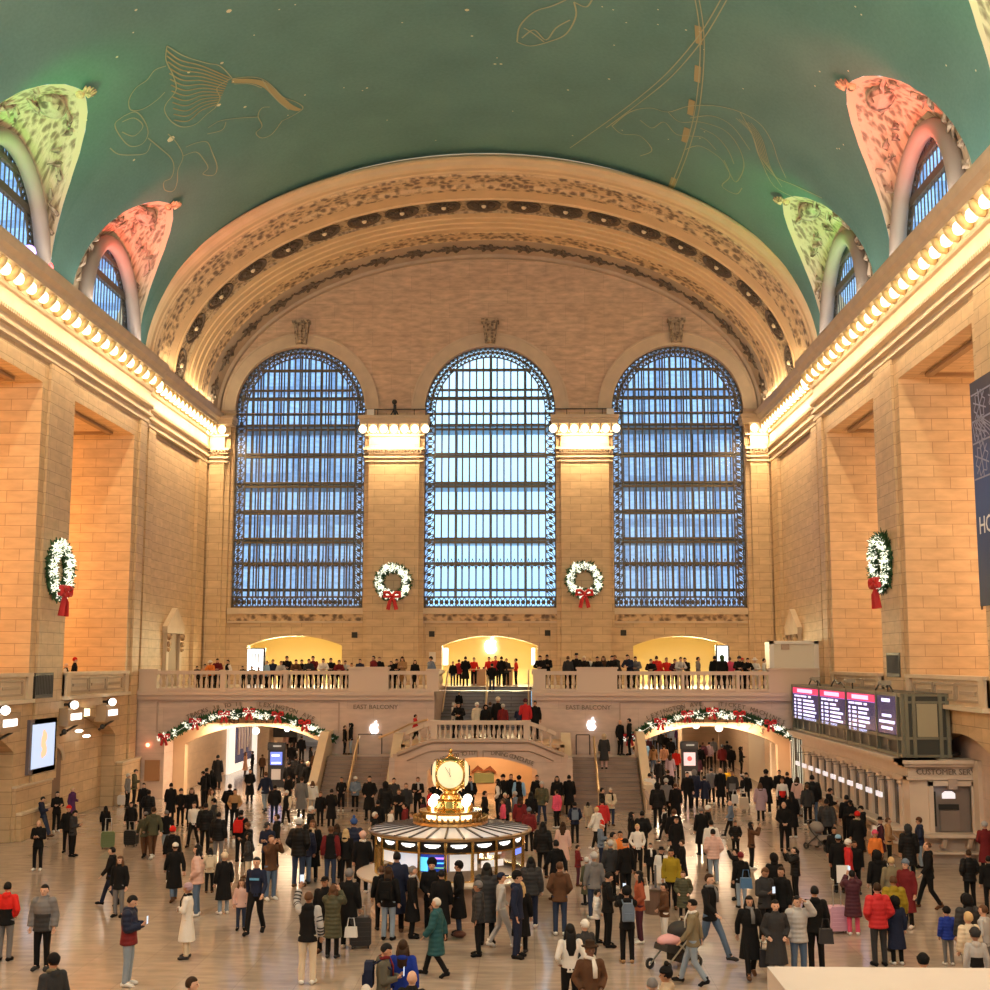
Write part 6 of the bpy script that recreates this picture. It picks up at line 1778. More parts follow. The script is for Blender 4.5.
def T_body(pose, kid):
    J = skel(pose); m = MB(); M = head_mtx(J); R3 = M.to_3x3(); hs = 1.22 if kid else 1.0
    hp = lambda x, y, z: M @ V((x*hs, y*hs, z*hs+(.02 if kid else 0)))
    m.sphere(hp(0, .008, .02), .1*hs, 16, 12, .80, .98, 1.08, R3)
    m.sphere(hp(0, -.025, -.045), .066*hs, 12, 8, .88, .9, 1.0, R3)
    m.sphere(hp(0, -.098, -.012), .021*hs, 8, 6, .8, 1.0, 1.3, R3)
    for s in (-1, 1): m.sphere(hp(s*.082, .008, -.01), .026*hs, 8, 6, .5, .8, 1.3, R3)
    m.tube([J['neck']-V((0, 0, .06)), J['neck']+V((0, 0, .03)), hp(0, 0, -.05)], [.062, .054, .052], 12)
    m.tube([J['pelvis']-V((0, 0, .05)), J['pelvis']+V((0, 0, .1)), J['chest'], J['neck']-V((0, 0, .06))], [.105, .10, .12, .06], 14, flat=.7)
    for n in 'lr':
        m.tube([J['chest'].lerp(J['neck'], .5), J['sh'+n], J['el'+n], J['wr'+n]], [.06, .05, .038, .027], 10)
        m.sphere(J['el'+n], .038, 8, 6)
        d = (J['ha'+n]-J['wr'+n]); m.tube([J['wr'+n], J['wr'+n]+d*.5, J['ha'+n]], [.026, .04, .034], 8, flat=.5)
        m.tube([J['hip'+n], J['knee'+n], J['ank'+n]], [.078, .052, .036], 10); m.sphere(J['knee'+n], .052, 8, 6)
        m.tube([J['ank'+n], J['ank'+n].lerp(J['toe'+n], .6), J['toe'+n]], [.036, .036, .028], 8)
    me = remeshed(m, .0135, 2)
    f = MB(); f.bm.from_mesh(me); bpy.data.meshes.remove(me)
    for s, n in ((-1, 'l'), (1, 'r')):
        d = (J['ha'+n]-J['wr'+n]).normalized(); sd = d.cross(V((0, 1, 0))); 
        if sd.length < .2: sd = d.cross(V((0, 0, 1)))
        sd.normalize(); nn = sd.cross(d).normalized()
        if nn.y > 0: nn = -nn
        for q, (o_, l_) in enumerate(((-.027, .062), (-.009, .074), (.009, .070), (.026, .056))):
            b0 = J['ha'+n]-d*.015+sd*o_
            f.tube([b0, b0+d*l_*.5, b0+d*l_*.8+nn*.012, b0+d*l_*.95+nn*.028], [.0095, .009, .008, .006], 6)
        b0 = J['ha'+n]-d*.05+sd*.03*(-1 if n == 'l' else 1); f.tube([b0, b0+sd*.02*(-1 if n == 'l' else 1)+d*.025+nn*.01, b0+sd*.02*(-1 if n == 'l' else 1)+d*.05+nn*.02], [.011, .0095, .007], 6)
    me = bpy.data.meshes.new('person'); f.bm.to_mesh(me); f.bm.free()
    me.materials.append(SKINS[0]); me.materials.append(EYE); me.materials.append(LIP)
    Mi = M.inverted()
    for p in me.polygons:
        p.use_smooth = True
        c = Mi @ p.center; c = V((c.x/hs, c.y/hs, (c.z-(.02 if kid else 0))/hs))
        if c.y < -.06:
            if abs(abs(c.x)-.032) < .011 and abs(c.z-.012) < .007: p.material_index = 1
            elif abs(c.x) < .022 and abs(c.z+.058) < .006: p.material_index = 2
    return me
def ell(c, w_, d_, ax=V((0, 0, 1)), n=16):
    ax = ax.normalized(); x = V((1, 0, 0)); y = ax.cross(x).normalized()
    return [c+x*w_*math.cos(2*PI*k/n)+y*d_*math.sin(2*PI*k/n) for k in range(n)]
def T_coat(pose, typ):
    """j jacket, p quilted jacket, l long coat, P long quilted coat, s sweater"""
    J = skel(pose); m = MB(); g = {'j': .0, 's': -.014, 'p': .028, 'l': .006, 'P': .03}[typ]
    hem = {'j': .80, 's': .86, 'p': .80, 'l': .42, 'P': .50}[typ]; wide = {'j': .03, 's': .0, 'p': .02, 'l': .075, 'P': .05}[typ]
    pv, ch, nk = J['pelvis'], J['chest'], J['neck']; up = (ch-pv).normalized()
    rings = [ell(V((pv.x, pv.y*.8, hem)), .175+g+wide, .13+g+wide)]
    if hem < .7: rings.append(ell(V((pv.x, pv.y, .7)), .175+g+wide*.55, .13+g+wide*.5))
    rings += [ell(pv, .178+g, .128+g), ell(pv.lerp(ch, .45), .16+g, .118+g, up), ell(ch, .188+g, .135+g, up), ell(ch.lerp(nk, .55), .185+g*.8, .125+g*.7, (nk-ch)), ell(ch.lerp(nk, .85), .13+g*.3, .10+g*.3, (nk-ch)), ell(nk+V((0, 0, .02)), .082, .082)]
    rings.append(ell(nk+V((0, -.005, .06 if typ != 's' else .03)), .082 if typ != 's' else .07, .082 if typ != 's' else .07))
    m.loft(rings)
    a = .0 if typ == 's' else .012; a += .022 if typ in 'pP' else 0
    for s, n in ((-1, 'l'), (1, 'r')):
        sh, el_, wr = J['sh'+n], J['el'+n], J['wr'+n]
        m.sphere(sh, .075+a, 10, 8)
        m.tube([sh-V((s*.04, 0, 0)), sh, sh.lerp(el_, .5), el_], [.07+a, .072+a, .062+a, .055+a], 12)
        m.sphere(el_, .056+a, 10, 8)
        m.tube([el_, el_.lerp(wr, .6), wr], [.055+a, .05+a, .043+a], 12)
    if typ in 'pPj':   # hood lying on the upper back
        m.sphere(nk+V((0, .075, -.01)), .095, 10, 8, 1.15, .7, .8)
    me = remeshed(m, .017, 3)
    for k in range(3): me.materials.append(cmat('black'))
    for p in me.polygons:
        c = p.center; best = 9
        for n in 'lr':
            for a_, b_ in (('sh'+n, 'el'+n), ('el'+n, 'wr'+n)):
                A, B = J[a_], J[b_]; t = max(0, min(1, (c-A).dot(B-A)/(B-A).length_squared)); best = min(best, (c-(A+(B-A)*t)).length)
        tt = abs(c.x) < .15 and c.z > .9 and best > .06
        if best < .105 and not (abs(c.x) < .13 and c.y > -.12): p.material_index = 2
        elif c.z < 1.17: p.material_index = 1
    return me
def T_legs(pose):
    J = skel(pose); m = MB()
    m.sphere(J['pelvis']-V((0, 0, .03)), .15, 14, 10, 1.05, .78, .9)
    for n in 'lr':
        m.tube([J['hip'+n]+V((0, 0, .02)), J['hip'+n].lerp(J['knee'+n], .5), J['knee'+n], J['knee'+n].lerp(J['ank'+n], .5), J['ank'+n]-V((0, 0, .02))], [.1, .088, .07, .064, .06], 12); m.sphere(J['knee'+n], .071, 8, 6)
    me = remeshed(m, .017, 2); me.materials.append(cmat('black')); return me
def T_shoe(pose, n):
    J = skel(pose); m = MB(); a, t = J['ank'+n], J['toe'+n]
    d = (t-a); d.z = 0; d.normalize()
    base = V((0, 0, 0)); heel = a-d*.06; heel.z = max(.045, a.z-.045); tt = t+d*.03; tt.z = max(t.z, .035)
    m.tube([heel-d*.015, heel+V((0, 0, .005)), a.lerp(t, .45)-V((0, 0, .012)), tt-d*.05, tt], [.03, .05, .052, .048, .022], 12, flat=.9)
    m.tube([a+V((0, 0, .06)), a-V((0, 0, .03))], [.05, .05], 10)
    me = bpy.data.meshes.new('shoe'); bmesh.ops.recalc_face_normals(m.bm, faces=m.bm.faces); m.bm.to_mesh(me); m.bm.free()
    for p in me.polygons: p.use_smooth = True
    me.materials.append(cmat('black')); return me
def T_head(style):
    """hair and headwear in head space, face towards -Y"""
    m = MB()
    def cap(sx, sy, sz, cz=.03, face=True, cy=.012, low=-.06):
        n, k = 20, 14; c = V((0, cy, cz)); rings = []
        for j in range(k+1):
            th = PI*j/k; rg = []
            for i in range(n):
                p = V((math.sin(th)*math.cos(2*PI*i/n)*sx, math.sin(th)*math.sin(2*PI*i/n)*sy, -math.cos(th)*sz))
                if face and p.y < -.3*sy and p.z < sz*.42: p *= .72
                if p.z+cz < low: p *= .8
                rg.append(c+p)
            rings.append(rg)
        m.loft(rings)
    if style == 'h': cap(.090, .108, .116, .022, True, .014, -.04)
    if style == 'g': cap(.088, .104, .108, .018, True, .02, -.02)
    if style in 'LQ':
        cap(.096, .112, .120, .022)
        w_ = .085; bot = -.30 if style == 'L' else -.45
        m.tube([V((0, .05, .03)), V((0, .09, -.10)), V((0, .105, bot*.7)), V((0, .11, bot))], [w_, w_*1.15, w_*1.2, w_*.6], 12, flat=.45, fdir=(1, 0, 0))
        for s in (-1, 1): m.tube([V((s*.075, 0, .03)), V((s*.09, .01, -.10)), V((s*.095, .0, -.2)), V((s*.08, -.02, -.27))], [.03, .04, .04, .02], 8)
    if style == 'u': cap(.092, .108, .118, .022); m.sphere((0, .1, .10), .05, 10, 8)
    if style == 't': cap(.09, .106, .114, .02); m.tube([V((0, .10, .06)), V((0, .15, 0)), V((0, .14, -.14)), V((0, .12, -.22))], [.03, .042, .035, .012], 8)
    if style in 'bZ':
        cap(.102, .118, .118, .055, True, .012, -.02); m.lathe([(.093, .045), (.110, .05), (.112, .09), (.10, .10)], (0, .008, 0), 20)
        if style == 'Z': m.sphere((0, .02, .20), .045, 10, 8)
    if style == 'c':
        cap(.095, .112, .09, .06, True, .01, .02); m.prism([(-.07, -.08), (-.06, -.17), (0, -.19), (.06, -.17), (.07, -.08)], 'Z', .055, .068)
    if style == 'f':
        m.lathe([(.001, .17), (.075, .175), (.085, .16), (.09, .08), (.155, .07), (.16, .078), (.09, .09)], (0, .01, 0), 20)
    if style == 'F': cap(.125, .14, .13, .07, True, .01, -.03)
    if style == 'H':
        cap(.125, .138, .15, .015, True, .03, -.2); m.tube([V((math.sin(a)*.10, -.075-.01*math.cos(a), .02+math.cos(a)*.12)) for a in [-2.5, -1.9, -1.2, -.6, 0, .6, 1.2, 1.9, 2.5]], .024, 8)
        m.sphere((0, .04, -.12), .10, 10, 8, 1.1, .9, .9)
    if style == 'S':
        cap(.10, .115, .09, .07, True, .012, .02); m.tube([V((0, .02, .12)), V((.03, .04, .2)), V((.08, .09, .22)), V((.11, .13, .14))], [.08, .055, .035, .02], 10)
    me = bpy.data.meshes.new('hair'); bmesh.ops.recalc_face_normals(m.bm, faces=m.bm.faces); m.bm.to_mesh(me); m.bm.free()
    for p in me.polygons: p.use_smooth = True
    me.materials.append(cmat('black')); return me
def tpl(key, fn, *a):
    if key not in TPL: TPL[key] = fn(*a)
    return TPL[key]
def slotmat(o, ms):
    for s, m_ in zip(o.material_slots, ms): s.link = 'OBJECT'; s.material = m_
def child(name, me, parent, ms):
    o = bpy.data.objects.new(name, me); COL.objects.link(o); o.parent = parent
    slotmat(o, ms); return o
HEADNAME = dict(h=('%s hair', 0), g=('thinning %s hair', 0), L=('long %s hair', 0), Q=('very long %s hair', 0), u=('%s hair in a bun', 0), t=('%s ponytail', 0), b=('%s beanie', 1), Z=('%s pompom beanie', 1), c=('%s cap', 1), f=('%s brimmed hat', 1), F=('%s fur hat', 1), H=('%s hood', 1), S=('red and white hat', 1), B=('bald head', 0))
GARM = dict(j='jacket', s='sweater', p='puffer jacket', l='long coat', P='long puffer')
CN = dict(palejeans='pale jeans', darkjeans='dark jeans', denim='jeans', lightgrey='light grey', skyblue='light blue', palepink='pale pink', darkbrown='dark brown', blond='blond', silver='white', royal='bright blue', bluegrey='blue grey', camo='camouflage')
cn = lambda c: CN.get(c, c)
FACE = dict(C=0, A=180, L=-90, R=90, D=-40, E=40, G=-140, K=140)
PEOPLE = []
prs = random.Random(11)
def person(px, ytop, foot, face, pose, coat, legs, head, zone, lab=None, ground=0., Y=None, kid=False, shoes=None, scarf=None, skin=None):
    """foot: pixel row of the feet (>100) or the standing height in metres"""
    if Y is not None:
        x, zt_ = atY(px, ytop, Y); h = zt_-ground; y = Y
    elif foot > 100:
        x, y = atZ(px, foot, ground); h = atY(px, ytop, y)[1]-ground
    else:
        h = foot; x, y = atZ(px, ytop, ground+h)
    if Y is None:
        for _ in range(14):
            hit = 0
            if ground == 0. and y > 62.4: x = math.copysign(min(max(abs(x), 4.3), 15.1), x)
            if zone == 'by the ticket windows' and y > 42.9: x = min(x, 14.3)
            if ground == 0. and abs(x-.25) < 4.4 and 56.9 < y < 66:
                y = 56.8; x, zt_ = atY(px, ytop, y); h = zt_
            rb = math.hypot(x-BX, y-BY)
            if rb < 2.85: hit = 1 if y > BY else -1
            elif any(abs(q[0].location.z-ground) < .3 and (q[0].location.x-x)**2+(q[0].location.y-y)**2 < .2 for q in PEOPLE): hit = 1
            if not hit: break
            y += .13*hit; x, zt_ = atY(px, ytop, y); h = zt_-ground
    if ground == 0. and zone == 'by the left wall': x = max(x, -16.25)
    lean = {'l': 1.66/1.75, 'd': 1.70/1.75}.get(pose, 1.)
    k = h/1.75/lean
    if pose in ('r', 'o', 'f') : k = h/1.75
    ct, cc_ = coat.split('.'); hs, hc = (head.split('.')+['black'])[:2]
    o = bpy.data.objects.new('person', tpl(('b', pose, kid), T_body, pose, kid)); COL.objects.link(o)
    sk = SKINS[skin if skin is not None else prs.choice([0, 0, 1, 2, 2, 3])]
    slotmat(o, [sk, EYE, LIP])
    cs = (cc_.split('/')+['', ''])[:3]; c0 = cs[0]; c1 = cs[1] or c0; c2 = cs[2] or c0
    pf = ct in 'pP'
    child({'s': 'sweater', 'j': 'jacket', 'p': 'puffer_jacket', 'l': 'coat', 'P': 'long_puffer'}[ct], tpl(('c', pose, ct), T_coat, pose, ct), o, [cmat(c0, pf), cmat(c1, pf), cmat(c2, pf)])
    child('trousers', tpl(('t', pose), T_legs, pose), o, [cmat(legs)])
    sc_ = shoes or prs.choice(['black', 'black', 'charcoal', 'white', 'brown'])
    for n in 'lr': child('shoe', tpl(('s', pose, n), T_shoe, pose, n), o, [cmat(sc_)])
    J = skel(pose); M = head_mtx(J)
    if hs != 'B':
        iscloth = HEADNAME[hs][1]
        hcol = 'red' if hs == 'S' else hc
        hh = child({'b': 'beanie', 'Z': 'beanie', 'c': 'cap', 'f': 'hat', 'F': 'fur_hat', 'H': 'hood', 'S': 'festive_hat'}.get(hs, 'hair'), tpl(('h', hs), T_head, hs), o, [cmat(hcol, False, 'cloth' if iscloth else 'hair')])
        hh.matrix_local = M @ Matrix.Translation((0, 0, .02 if kid else 0)) @ Matrix.Scale(1.22 if kid else 1.0, 4)
        if hs == 'S':
            if 'trim' not in TPL:
                m = MB(); m.lathe([(.098, .04), (.118, .045), (.122, .085), (.10, .09)], (0, .008, 0), 20); m.sphere((.115, .14, .13), .032, 8, 6)
                me = bpy.data.meshes.new('hat_trim'); m.bm.to_mesh(me); m.bm.free(); me.materials.append(cmat('white')); TPL['trim'] = me
            t_ = child('hat_trim', TPL['trim'], o, [cmat('white')]); t_.matrix_local = M.copy()
        if iscloth and hs in 'bZcfS' and prs.random() < .45:
            hr = child('hair', tpl(('h', 'h'), T_head, 'h'), o, [cmat('darkbrown', False, 'hair')]); hr.matrix_local = M @ Matrix.Scale(.97, 4)
    if scarf:
        if 'scarf' not in TPL:
            m = MB(); m.tube([V((.075*math.cos(a), .078*math.sin(a), .012*math.sin(2*a))) for a in [2*PI*q/16 for q in range(17)]], .032, 8)
            m.tube([V((.03, -.1, 0)), V((.05, -.16, -.15)), V((.05, -.165, -.32))], [.03, .045, .04], 8, flat=.4)
            me = bpy.data.meshes.new('scarf'); bmesh.ops.recalc_face_normals(m.bm, faces=m.bm.faces); m.bm.to_mesh(me); m.bm.free()
            for p in me.polygons: p.use_smooth = True
            me.materials.append(cmat('white')); TPL['scarf'] = me
        s_ = child('scarf', TPL['scarf'], o, [cmat(scarf)]); s_.location = J['neck']+V((0, 0, .035))
    o.location = (x, y, ground); o.scale = (k, k, k)
    o.rotation_euler = (0, 0, math.radians(FACE[face]+prs.uniform(-14, 14)))
    o['category'] = 'person'
    hp = HEADNAME[hs][0]; hp = (hp % cn(hc)) if '%s' in hp else hp
    kidw = 'child' if kid else 'person'
    two = cn(c0)+(' and '+cn(c1) if c1 != c0 else '')
    base = lab or ('%s in %s %s, %s,' % (kidw, two, GARM[ct], hp))
    PEOPLE.append([o, base, zone, px])
    o['k'] = 0; del o['k']
    return o
ROWS = {}
ROWS['by the left wall'] = """
23 796.5 836.6 R d j.navy darkjeans h.black
37 791.5 832 E x j.black black h.black
59 786.6 826.5 R c l.purple black h.blond
37 820 870.5 C p j.black black B
72 810 856.6 R p j.charcoal black h.black
69 806 1.6 C s j.black black b.red
104.5 806 839 A s j.black black L.black
130 802 841 C s j.black black L.black
"""
ROWS['on the left floor'] = """
110 847 906 L w j.black navy h.black
118 856 917 C s j.black grey L.brown
4 882 961 A k j.red/black grey h.black
41 884.5 970 C s p.grey/charcoal black h.black
127 895 986 R p p.navy/maroon palejeans h.black shoes=white
186 884 958.7 L x l.white cream b.lilac scarf=black
196 845 916 L k p.palepink denim L.black shoes=white
209 848 893 A s j.cream black L.black
223 853 914 G s l.black palejeans Z.cream shoes=white
173.6 843 902 G w l.black denim c.white
173 827 1.65 A s j.black black b.red
240.6 880 930 C s j.palepink darkjeans L.brown kid=1
255 857 934 C w s.navy black h.black
270 835 900 E r j.brown denim h.brown shoes=white
248 833 884 L k p.charcoal cream L.black
"""
ROWS['below the left arch'] = """
135 769 1.7 R p j.olive black h.black
127 774 808 R s j.grey black b.silver
144 783 1.6 C s j.black black h.black
147.5 790 833 A k p.black charcoal h.black
152 807 859 G w j.olive brown h.darkbrown
146 812 860 G w j.olive brown c.grey
165 810 854 G w j.black palejeans g.grey
170 783 822 A s l.black black h.black
180 789 826 C k j.black black b.charcoal
192 788 1.62 C s l.black black L.brown
193 802 847 C w s.white black u.black
203 771 808 L p j.black black h.black
207 768 1.75 K s j.black black h.black
217 755 790 A s l.black black h.black
212 770 1.7 A s j.black charcoal L.black
211 789 1.62 R s j.beige black L.brown
206 803 1.72 A s p.black black h.black
214 799 1.6 L s j.charcoal black b.black
219 812 1.7 A s p.black grey h.black
230 784 1.75 A k j.black black h.darkbrown
234 789 830 C k j.tan/black/tan black h.black
240 810 862 A s j.black black h.black
249 822 1.7 L p j.black charcoal h.brown
241 812 1.62 A s j.black black h.black
268 822 1.72 C p j.navy black c.charcoal
274 785 822 A s p.black navy h.black
265 772 812 G w j.navy palejeans h.brown
286 791 826 C w j.black/black/cream black b.white
288 776 803 G s j.black black h.brown
277 814 1.72 L s j.black black h.darkbrown
301 777 819 A s l.grey black h.darkbrown
312 781 815 A s p.white lightgrey L.brown
249.5 769 803 C h l.black black h.black
262 754.5 777 A s j.brown black h.brown
245 752 776 R s l.peach brown L.brown
252 751 775 L s j.black black h.black
"""
ROWS['inside the left passage'] = """
293 731 1.7 C s j.black black h.brown
292 743 1.72 A s j.black charcoal h.darkbrown
302 736 1.7 A s j.black black h.black
299 729 1.7 C s j.grey black L.black
286 731 1.65 C s j.palepink black b.red
311 747 1.65 R s j.charcoal black L.black
316 751 1.62 A s l.brown black L.darkbrown
322 742 1.72 A s j.black black h.black
308 762 1.7 A s j.black black b.cream
302 759 1.68 A s j.black black h.darkbrown
296 756 1.7 A s p.black black h.black
318 766 1.66 A s l.black black h.black
289 762 1.68 A s j.black charcoal b.black
320 757 1.7 A s j.black black h.brown
"""
ROWS['left of the booth'] = """
298 819 887 A k p.black darkjeans b.lightgrey
306 824 888 A s p.navy denim h.black
313 820 884 C s l.black black L.brown scarf=beige
330 826 886 A s j.black/black/maroon darkjeans h.brown
345 829 885 A s j.black black L.blond
337 824 1.65 A s j.charcoal black L.darkbrown
353 819 880 A s p.navy black Z.blue
362 832 893 A s l.black black b.palepink scarf=white
307 891 984 A o j.black//lightgrey cream g.brown shoes=white skin=3
332 885 958 A r P.olive black L.brown
325 877 1.75 C s j.black black c.black
348 870 948 A s l.black black b.grey
311 807 1.72 R s j.black black b.white
320 792 826 C s j.black black h.brown
331 789 828 A k l.black black h.black
"""
ROWS['at the left stair'] = """
341 777 811 C k s.black black h.black
355 777 811 C h p.bluegrey black b.white
369 776 820 C k l.black black h.black
385 782 826 A s P.black black H.black
394 778 1.72 C s j.charcoal black h.black
399 789 1.65 C x j.black black h.brown
406 783 1.7 C s j.charcoal black h.brown
378 800 1.6 A s j.black charcoal h.black
"""
ROWS['behind the booth'] = """
418 777 1.75 C x j.black black h.brown scarf=lightgrey
430 788 1.7 L k j.scarlet black h.black
423 797 1.6 L s j.plum black L.black
437 780 1.78 A s j.black black h.black
470 776 1.82 C k j.black/black navy h.black scarf=bluegrey
459 785 1.75 A s j.black black h.black
485 791 1.7 R k j.black black h.black
498 779 1.72 L k j.black//white black L.black
503 775 1.7 C s j.black black b.black
511 774 1.74 C s j.black black h.brown
519 776 1.72 A s j.black/black/skyblue black b.black
503 800 1.3 L s p.pink black h.brown kid=1
505 793 1.55 C s j.charcoal black h.silver
515 792 1.5 L s j.bluegrey black b.lightgrey
520 797 1.65 A s j.maroon black L.darkbrown
391 808 1.55 R s j.white black h.black
405 803 1.6 L s j.maroon black h.black
375 812 1.65 R s j.black black h.silver
412 812 1.45 L s j.lilac black h.brown
444 797 1.6 A s j.charcoal black b.grey
529 808 1.5 A s p.maroon black b.bluegrey
537 775 1.72 C s j.black black h.black
531 792 1.62 A s j.black white L.black
"""
ROWS['at the right stair'] = """
542 782 825 C w p.olive darkjeans b.lightgrey
557 776 1.7 C s j.black black L.black
557 790 828 G s p.pink black h.black
569 775 810 A s l.black black h.black
575 802 843 A k j.navy black h.black
588 802 828 A s p.beige beige L.black
597 807 851 G w p.white black h.blond shoes=white
602 799 1.62 A s p.scarlet black h.black
611 788 826 C h j.cream darkjeans h.silver scarf=black
602 788 1.62 R s j.black black h.black
632 812 862 R s j.black black L.black
642 811 862 A k p.black black h.black
563 822 872 A s l.palepink brown Q.darkbrown
543 822 878 A s p.black black Q.black
"""
ROWS['right of the booth'] = """
601 823 868 R p j.bluegrey navy S.red
613 832 1.65 R s j.beige black h.black
620 831 1.65 C s j.orange black h.black skin=3
626 839 902 G s j.black/black black c.black scarf=orange
638 824 874 C k s.white black h.blond
611 841 897 A s j.charcoal black b.lightgrey
578 845 886 R x j.maroon plum h.black
587 858 905 G s l.olive black b.silver
594 853 1.68 A s j.grey darkjeans b.lightgrey
556 840 904 G w j.black black h.black
560 862 935 A k j.brown darkjeans h.brown shoes=white
651 843 884 C s j.black//black black h.black scarf=white
662 848 894 C s l.white cream f.black scarf=black
671 856 900 C p j.black black b.yellow
683 840 887 L s l.black black h.darkbrown
671 849 1.6 C s j.mustard black h.black
684 871 922 C k P.olive black h.brown
665 883 945 L h j.brown white h.black
640 871 943 L k j.rust plum L.black
627.5 888 963 A r j.black black F.black shoes=tan
608 872 947 R p j.black black h.black
597 890 950 R k p.white black h.black
585 921 1.5 G s l.charcoal black b.white
570 924 1.72 A k s.white black Q.black
590 943 1.75 C k j.brown//brown cream f.darkbrown skin=4 scarf=white
"""
ROWS['in front of the booth'] = """
501 873 948 R w s.lightgrey lightgrey c.navy shoes=white
517 872 958 R s j.navy navy b.black
521 882 962 A s l.black black L.blond
531 857 918 A s p.charcoal navy Q.black
487 863 950 A s P.charcoal black Q.black
478 882 956 L s p.charcoal black b.grey
459 862 925 L k l.black darkjeans b.black
441 870 941 A s l.black black h.black
432 860 932 C h j.black black F.black
412 866 938 R s l.black black h.grey scarf=lightgrey
397 852 928 A s l.navy black h.black
388 867 940 A s j.black palejeans L.darkbrown
436 898 977 L w P.teal black h.silver
382 866 930 A s j.black black h.brown
"""
ROWS['at the bottom edge'] = """
54 955 1.75 G s j.charcoal black b.black scarf=khaki
192 977 1.7 R s j.black black h.darkbrown
384 943 1.75 R p j.camo black h.black scarf=maroon
403 940 1.7 A s j.royal black Q.darkbrown
412 971 1.72 A s j.black black B
366 985 1.6 A s j.grey black h.silver
652 977 1.75 A s j.black black g.grey
666 968 1.7 L s j.beige black Z.black
694 900 985 L w j.khaki palejeans c.black scarf=white
923 955 1.72 A s j.black black b.black
"""
ROWS['on the right floor'] = """
711 873.8 959.7 E W j.black denim h.darkbrown scarf=grey
702 807 855 A s l.black black g.grey
708 806 1.7 R s j.black black b.white
711 820 1.62 A s j.white black h.black
714 829 884 A k p.palepink palejeans h.black shoes=white
665 808 841 L w j.black black h.black scarf=white
674 809 1.7 A s j.black black h.brown
677 817 866 C s l.black black c.black
731 801 837 L w j.bluegrey black B
736 821 857 C k p.black black h.black
752 822 869 R r j.brown black L.black
785 802 851 C h j.black black B
742 853 908 A s j.black palejeans b.maroon
737 849 900 L o l.black black c.black
774 854 1.6 A s l.black black H.black
796 847 900 L r p.black black t.black
764 867 1.76 E p j.charcoal black h.brown
781 867 1.8 D s j.black black h.darkbrown
751 896 978 C w l.black black L.black scarf=grey
775 900 1.7 C k l.charcoal grey h.black
797 896 1.74 C f p.lightgrey/lightgrey denim h.black
817 886 972 A s j.black black h.black
793 792 838 A s l.black black L.black
854 870 935 A r P.plum pink h.black shoes=white
"""
ROWS['below the right arch'] = """
650 773 812 A k p.white black h.black
658 783 828 A s p.black black H.black
666 779 1.7 A s j.grey black b.lightgrey
676 783 824 A s l.black black h.brown
688 772 811 C s j.black black h.black
694 770 1.72 A s P.navy black H.grey
705 776 808 A k P.navy black h.black
711 768 1.68 A s j.grey black h.black
721 768 806 C s l.black black B
733 771 808 C s j.charcoal/grey black h.brown
729 768 1.6 C s j.yellow black h.brown
747 773 805 C s j.black black b.black
742 776 808 L c j.black/white black h.black
741 747 1.65 R c j.black black H.black
731 746 1.68 A s j.black black h.black
722 745 1.68 A s j.maroon black b.grey
736 741 1.68 A s j.black black h.black
761 783 821 A s P.lilac black L.brown
767 770 814 A k l.black black b.black
"""
ROWS['inside the right passage'] = """
640 742 1.68 A s j.charcoal black h.black
645 742 1.7 A s p.skyblue darkjeans h.brown
653 745 1.66 A s j.tan denim L.darkbrown
648 737 1.7 C s j.plum black h.black
637 737 1.7 C s j.brown black h.blond
661 731 1.7 A s j.black black h.black
666 734 1.7 C s j.black charcoal h.brown
671 738 1.7 A s j.black black h.black
664 745 1.68 A s j.peach black h.darkbrown
676 749 1.66 C s j.red black h.darkbrown
670 754 1.64 A s l.lilac black L.darkbrown
659 759 1.66 A s j.black black c.grey
668 770 1.68 A s j.black black h.darkbrown
691 722 1.85 A s l.black black h.black
685 733 1.66 C s j.black black h.brown
678 727 1.66 C s j.purple black h.brown
700 745 1.7 A s l.black black h.black
703 742 1.66 A s j.plum black h.brown
709 742 1.66 A s j.lilac black h.black
713 738 1.7 A s j.grey black h.brown
655 728 1.7 C s j.grey black h.black
697 755 1.62 A s j.plum black L.black
"""
ROWS['by the ticket windows'] = """
783 778 816 C s s.white/red/white black h.brown
779 770 1.72 C s j.black black h.black
787 772 1.7 A s j.black black h.darkbrown
797 777 1.68 K s j.palepink grey L.darkbrown
807 784 1.68 A s j.charcoal black h.brown
812 775 826 A s p.black denim h.black
828 799 850 A w p.charcoal black h.black
831 788 1.74 R p j.black black h.black
840 835 893 A s l.black black c.skyblue
848 840 1.6 R s j.scarlet black b.white
834 827 1.6 C s j.black black h.black
856 841 894 C s j.black black h.darkbrown
859 812 862 A s l.black black b.red scarf=beige
866 800 845 C p j.black black c.black
853 795 1.75 A s j.black black h.black
886 806 852 L p j.black black c.black
894 818 862 R s l.plum brown f.black
908 825 1.7 A s P.black black H.charcoal
910 834 872 C h j.olive denim h.brown
921 818 868 L h p.navy palejeans b.brown
930 842 909 L w j.black black g.brown
968 818 867 R h j.tan black h.brown
987 822 875 A h l.maroon black b.lightgrey
971 850 908 A k p.black black h.darkbrown
991 856 914 A s j.black black h.black
875 832 1.35 C s p.orange black b.pink kid=1
877 851 1.7 A s j.black black H.black
891 857 1.66 A s l.khaki black h.blond
908 860 928 D s l.maroon black b.bluegrey shoes=white
"""
ROWS['near the pale ledge'] = """
893 876 1.72 A s p.mustard black h.brown
880 883 966 A k p.scarlet charcoal h.darkbrown
895 897 966 A s l.navy black H.black
908 880 1.25 D s p.navy navy b.pink kid=1
949 909 965 A s p.royal/royal grey b.black kid=1
967 895 1.72 A s P.charcoal black H.black
968 914 1.5 A s p.cream lightgrey h.blond kid=1
983 905 1.7 G k s.lightgrey grey h.brown
975 931 1.45 A s j.lightgrey/black lightgrey b.charcoal kid=1
"""
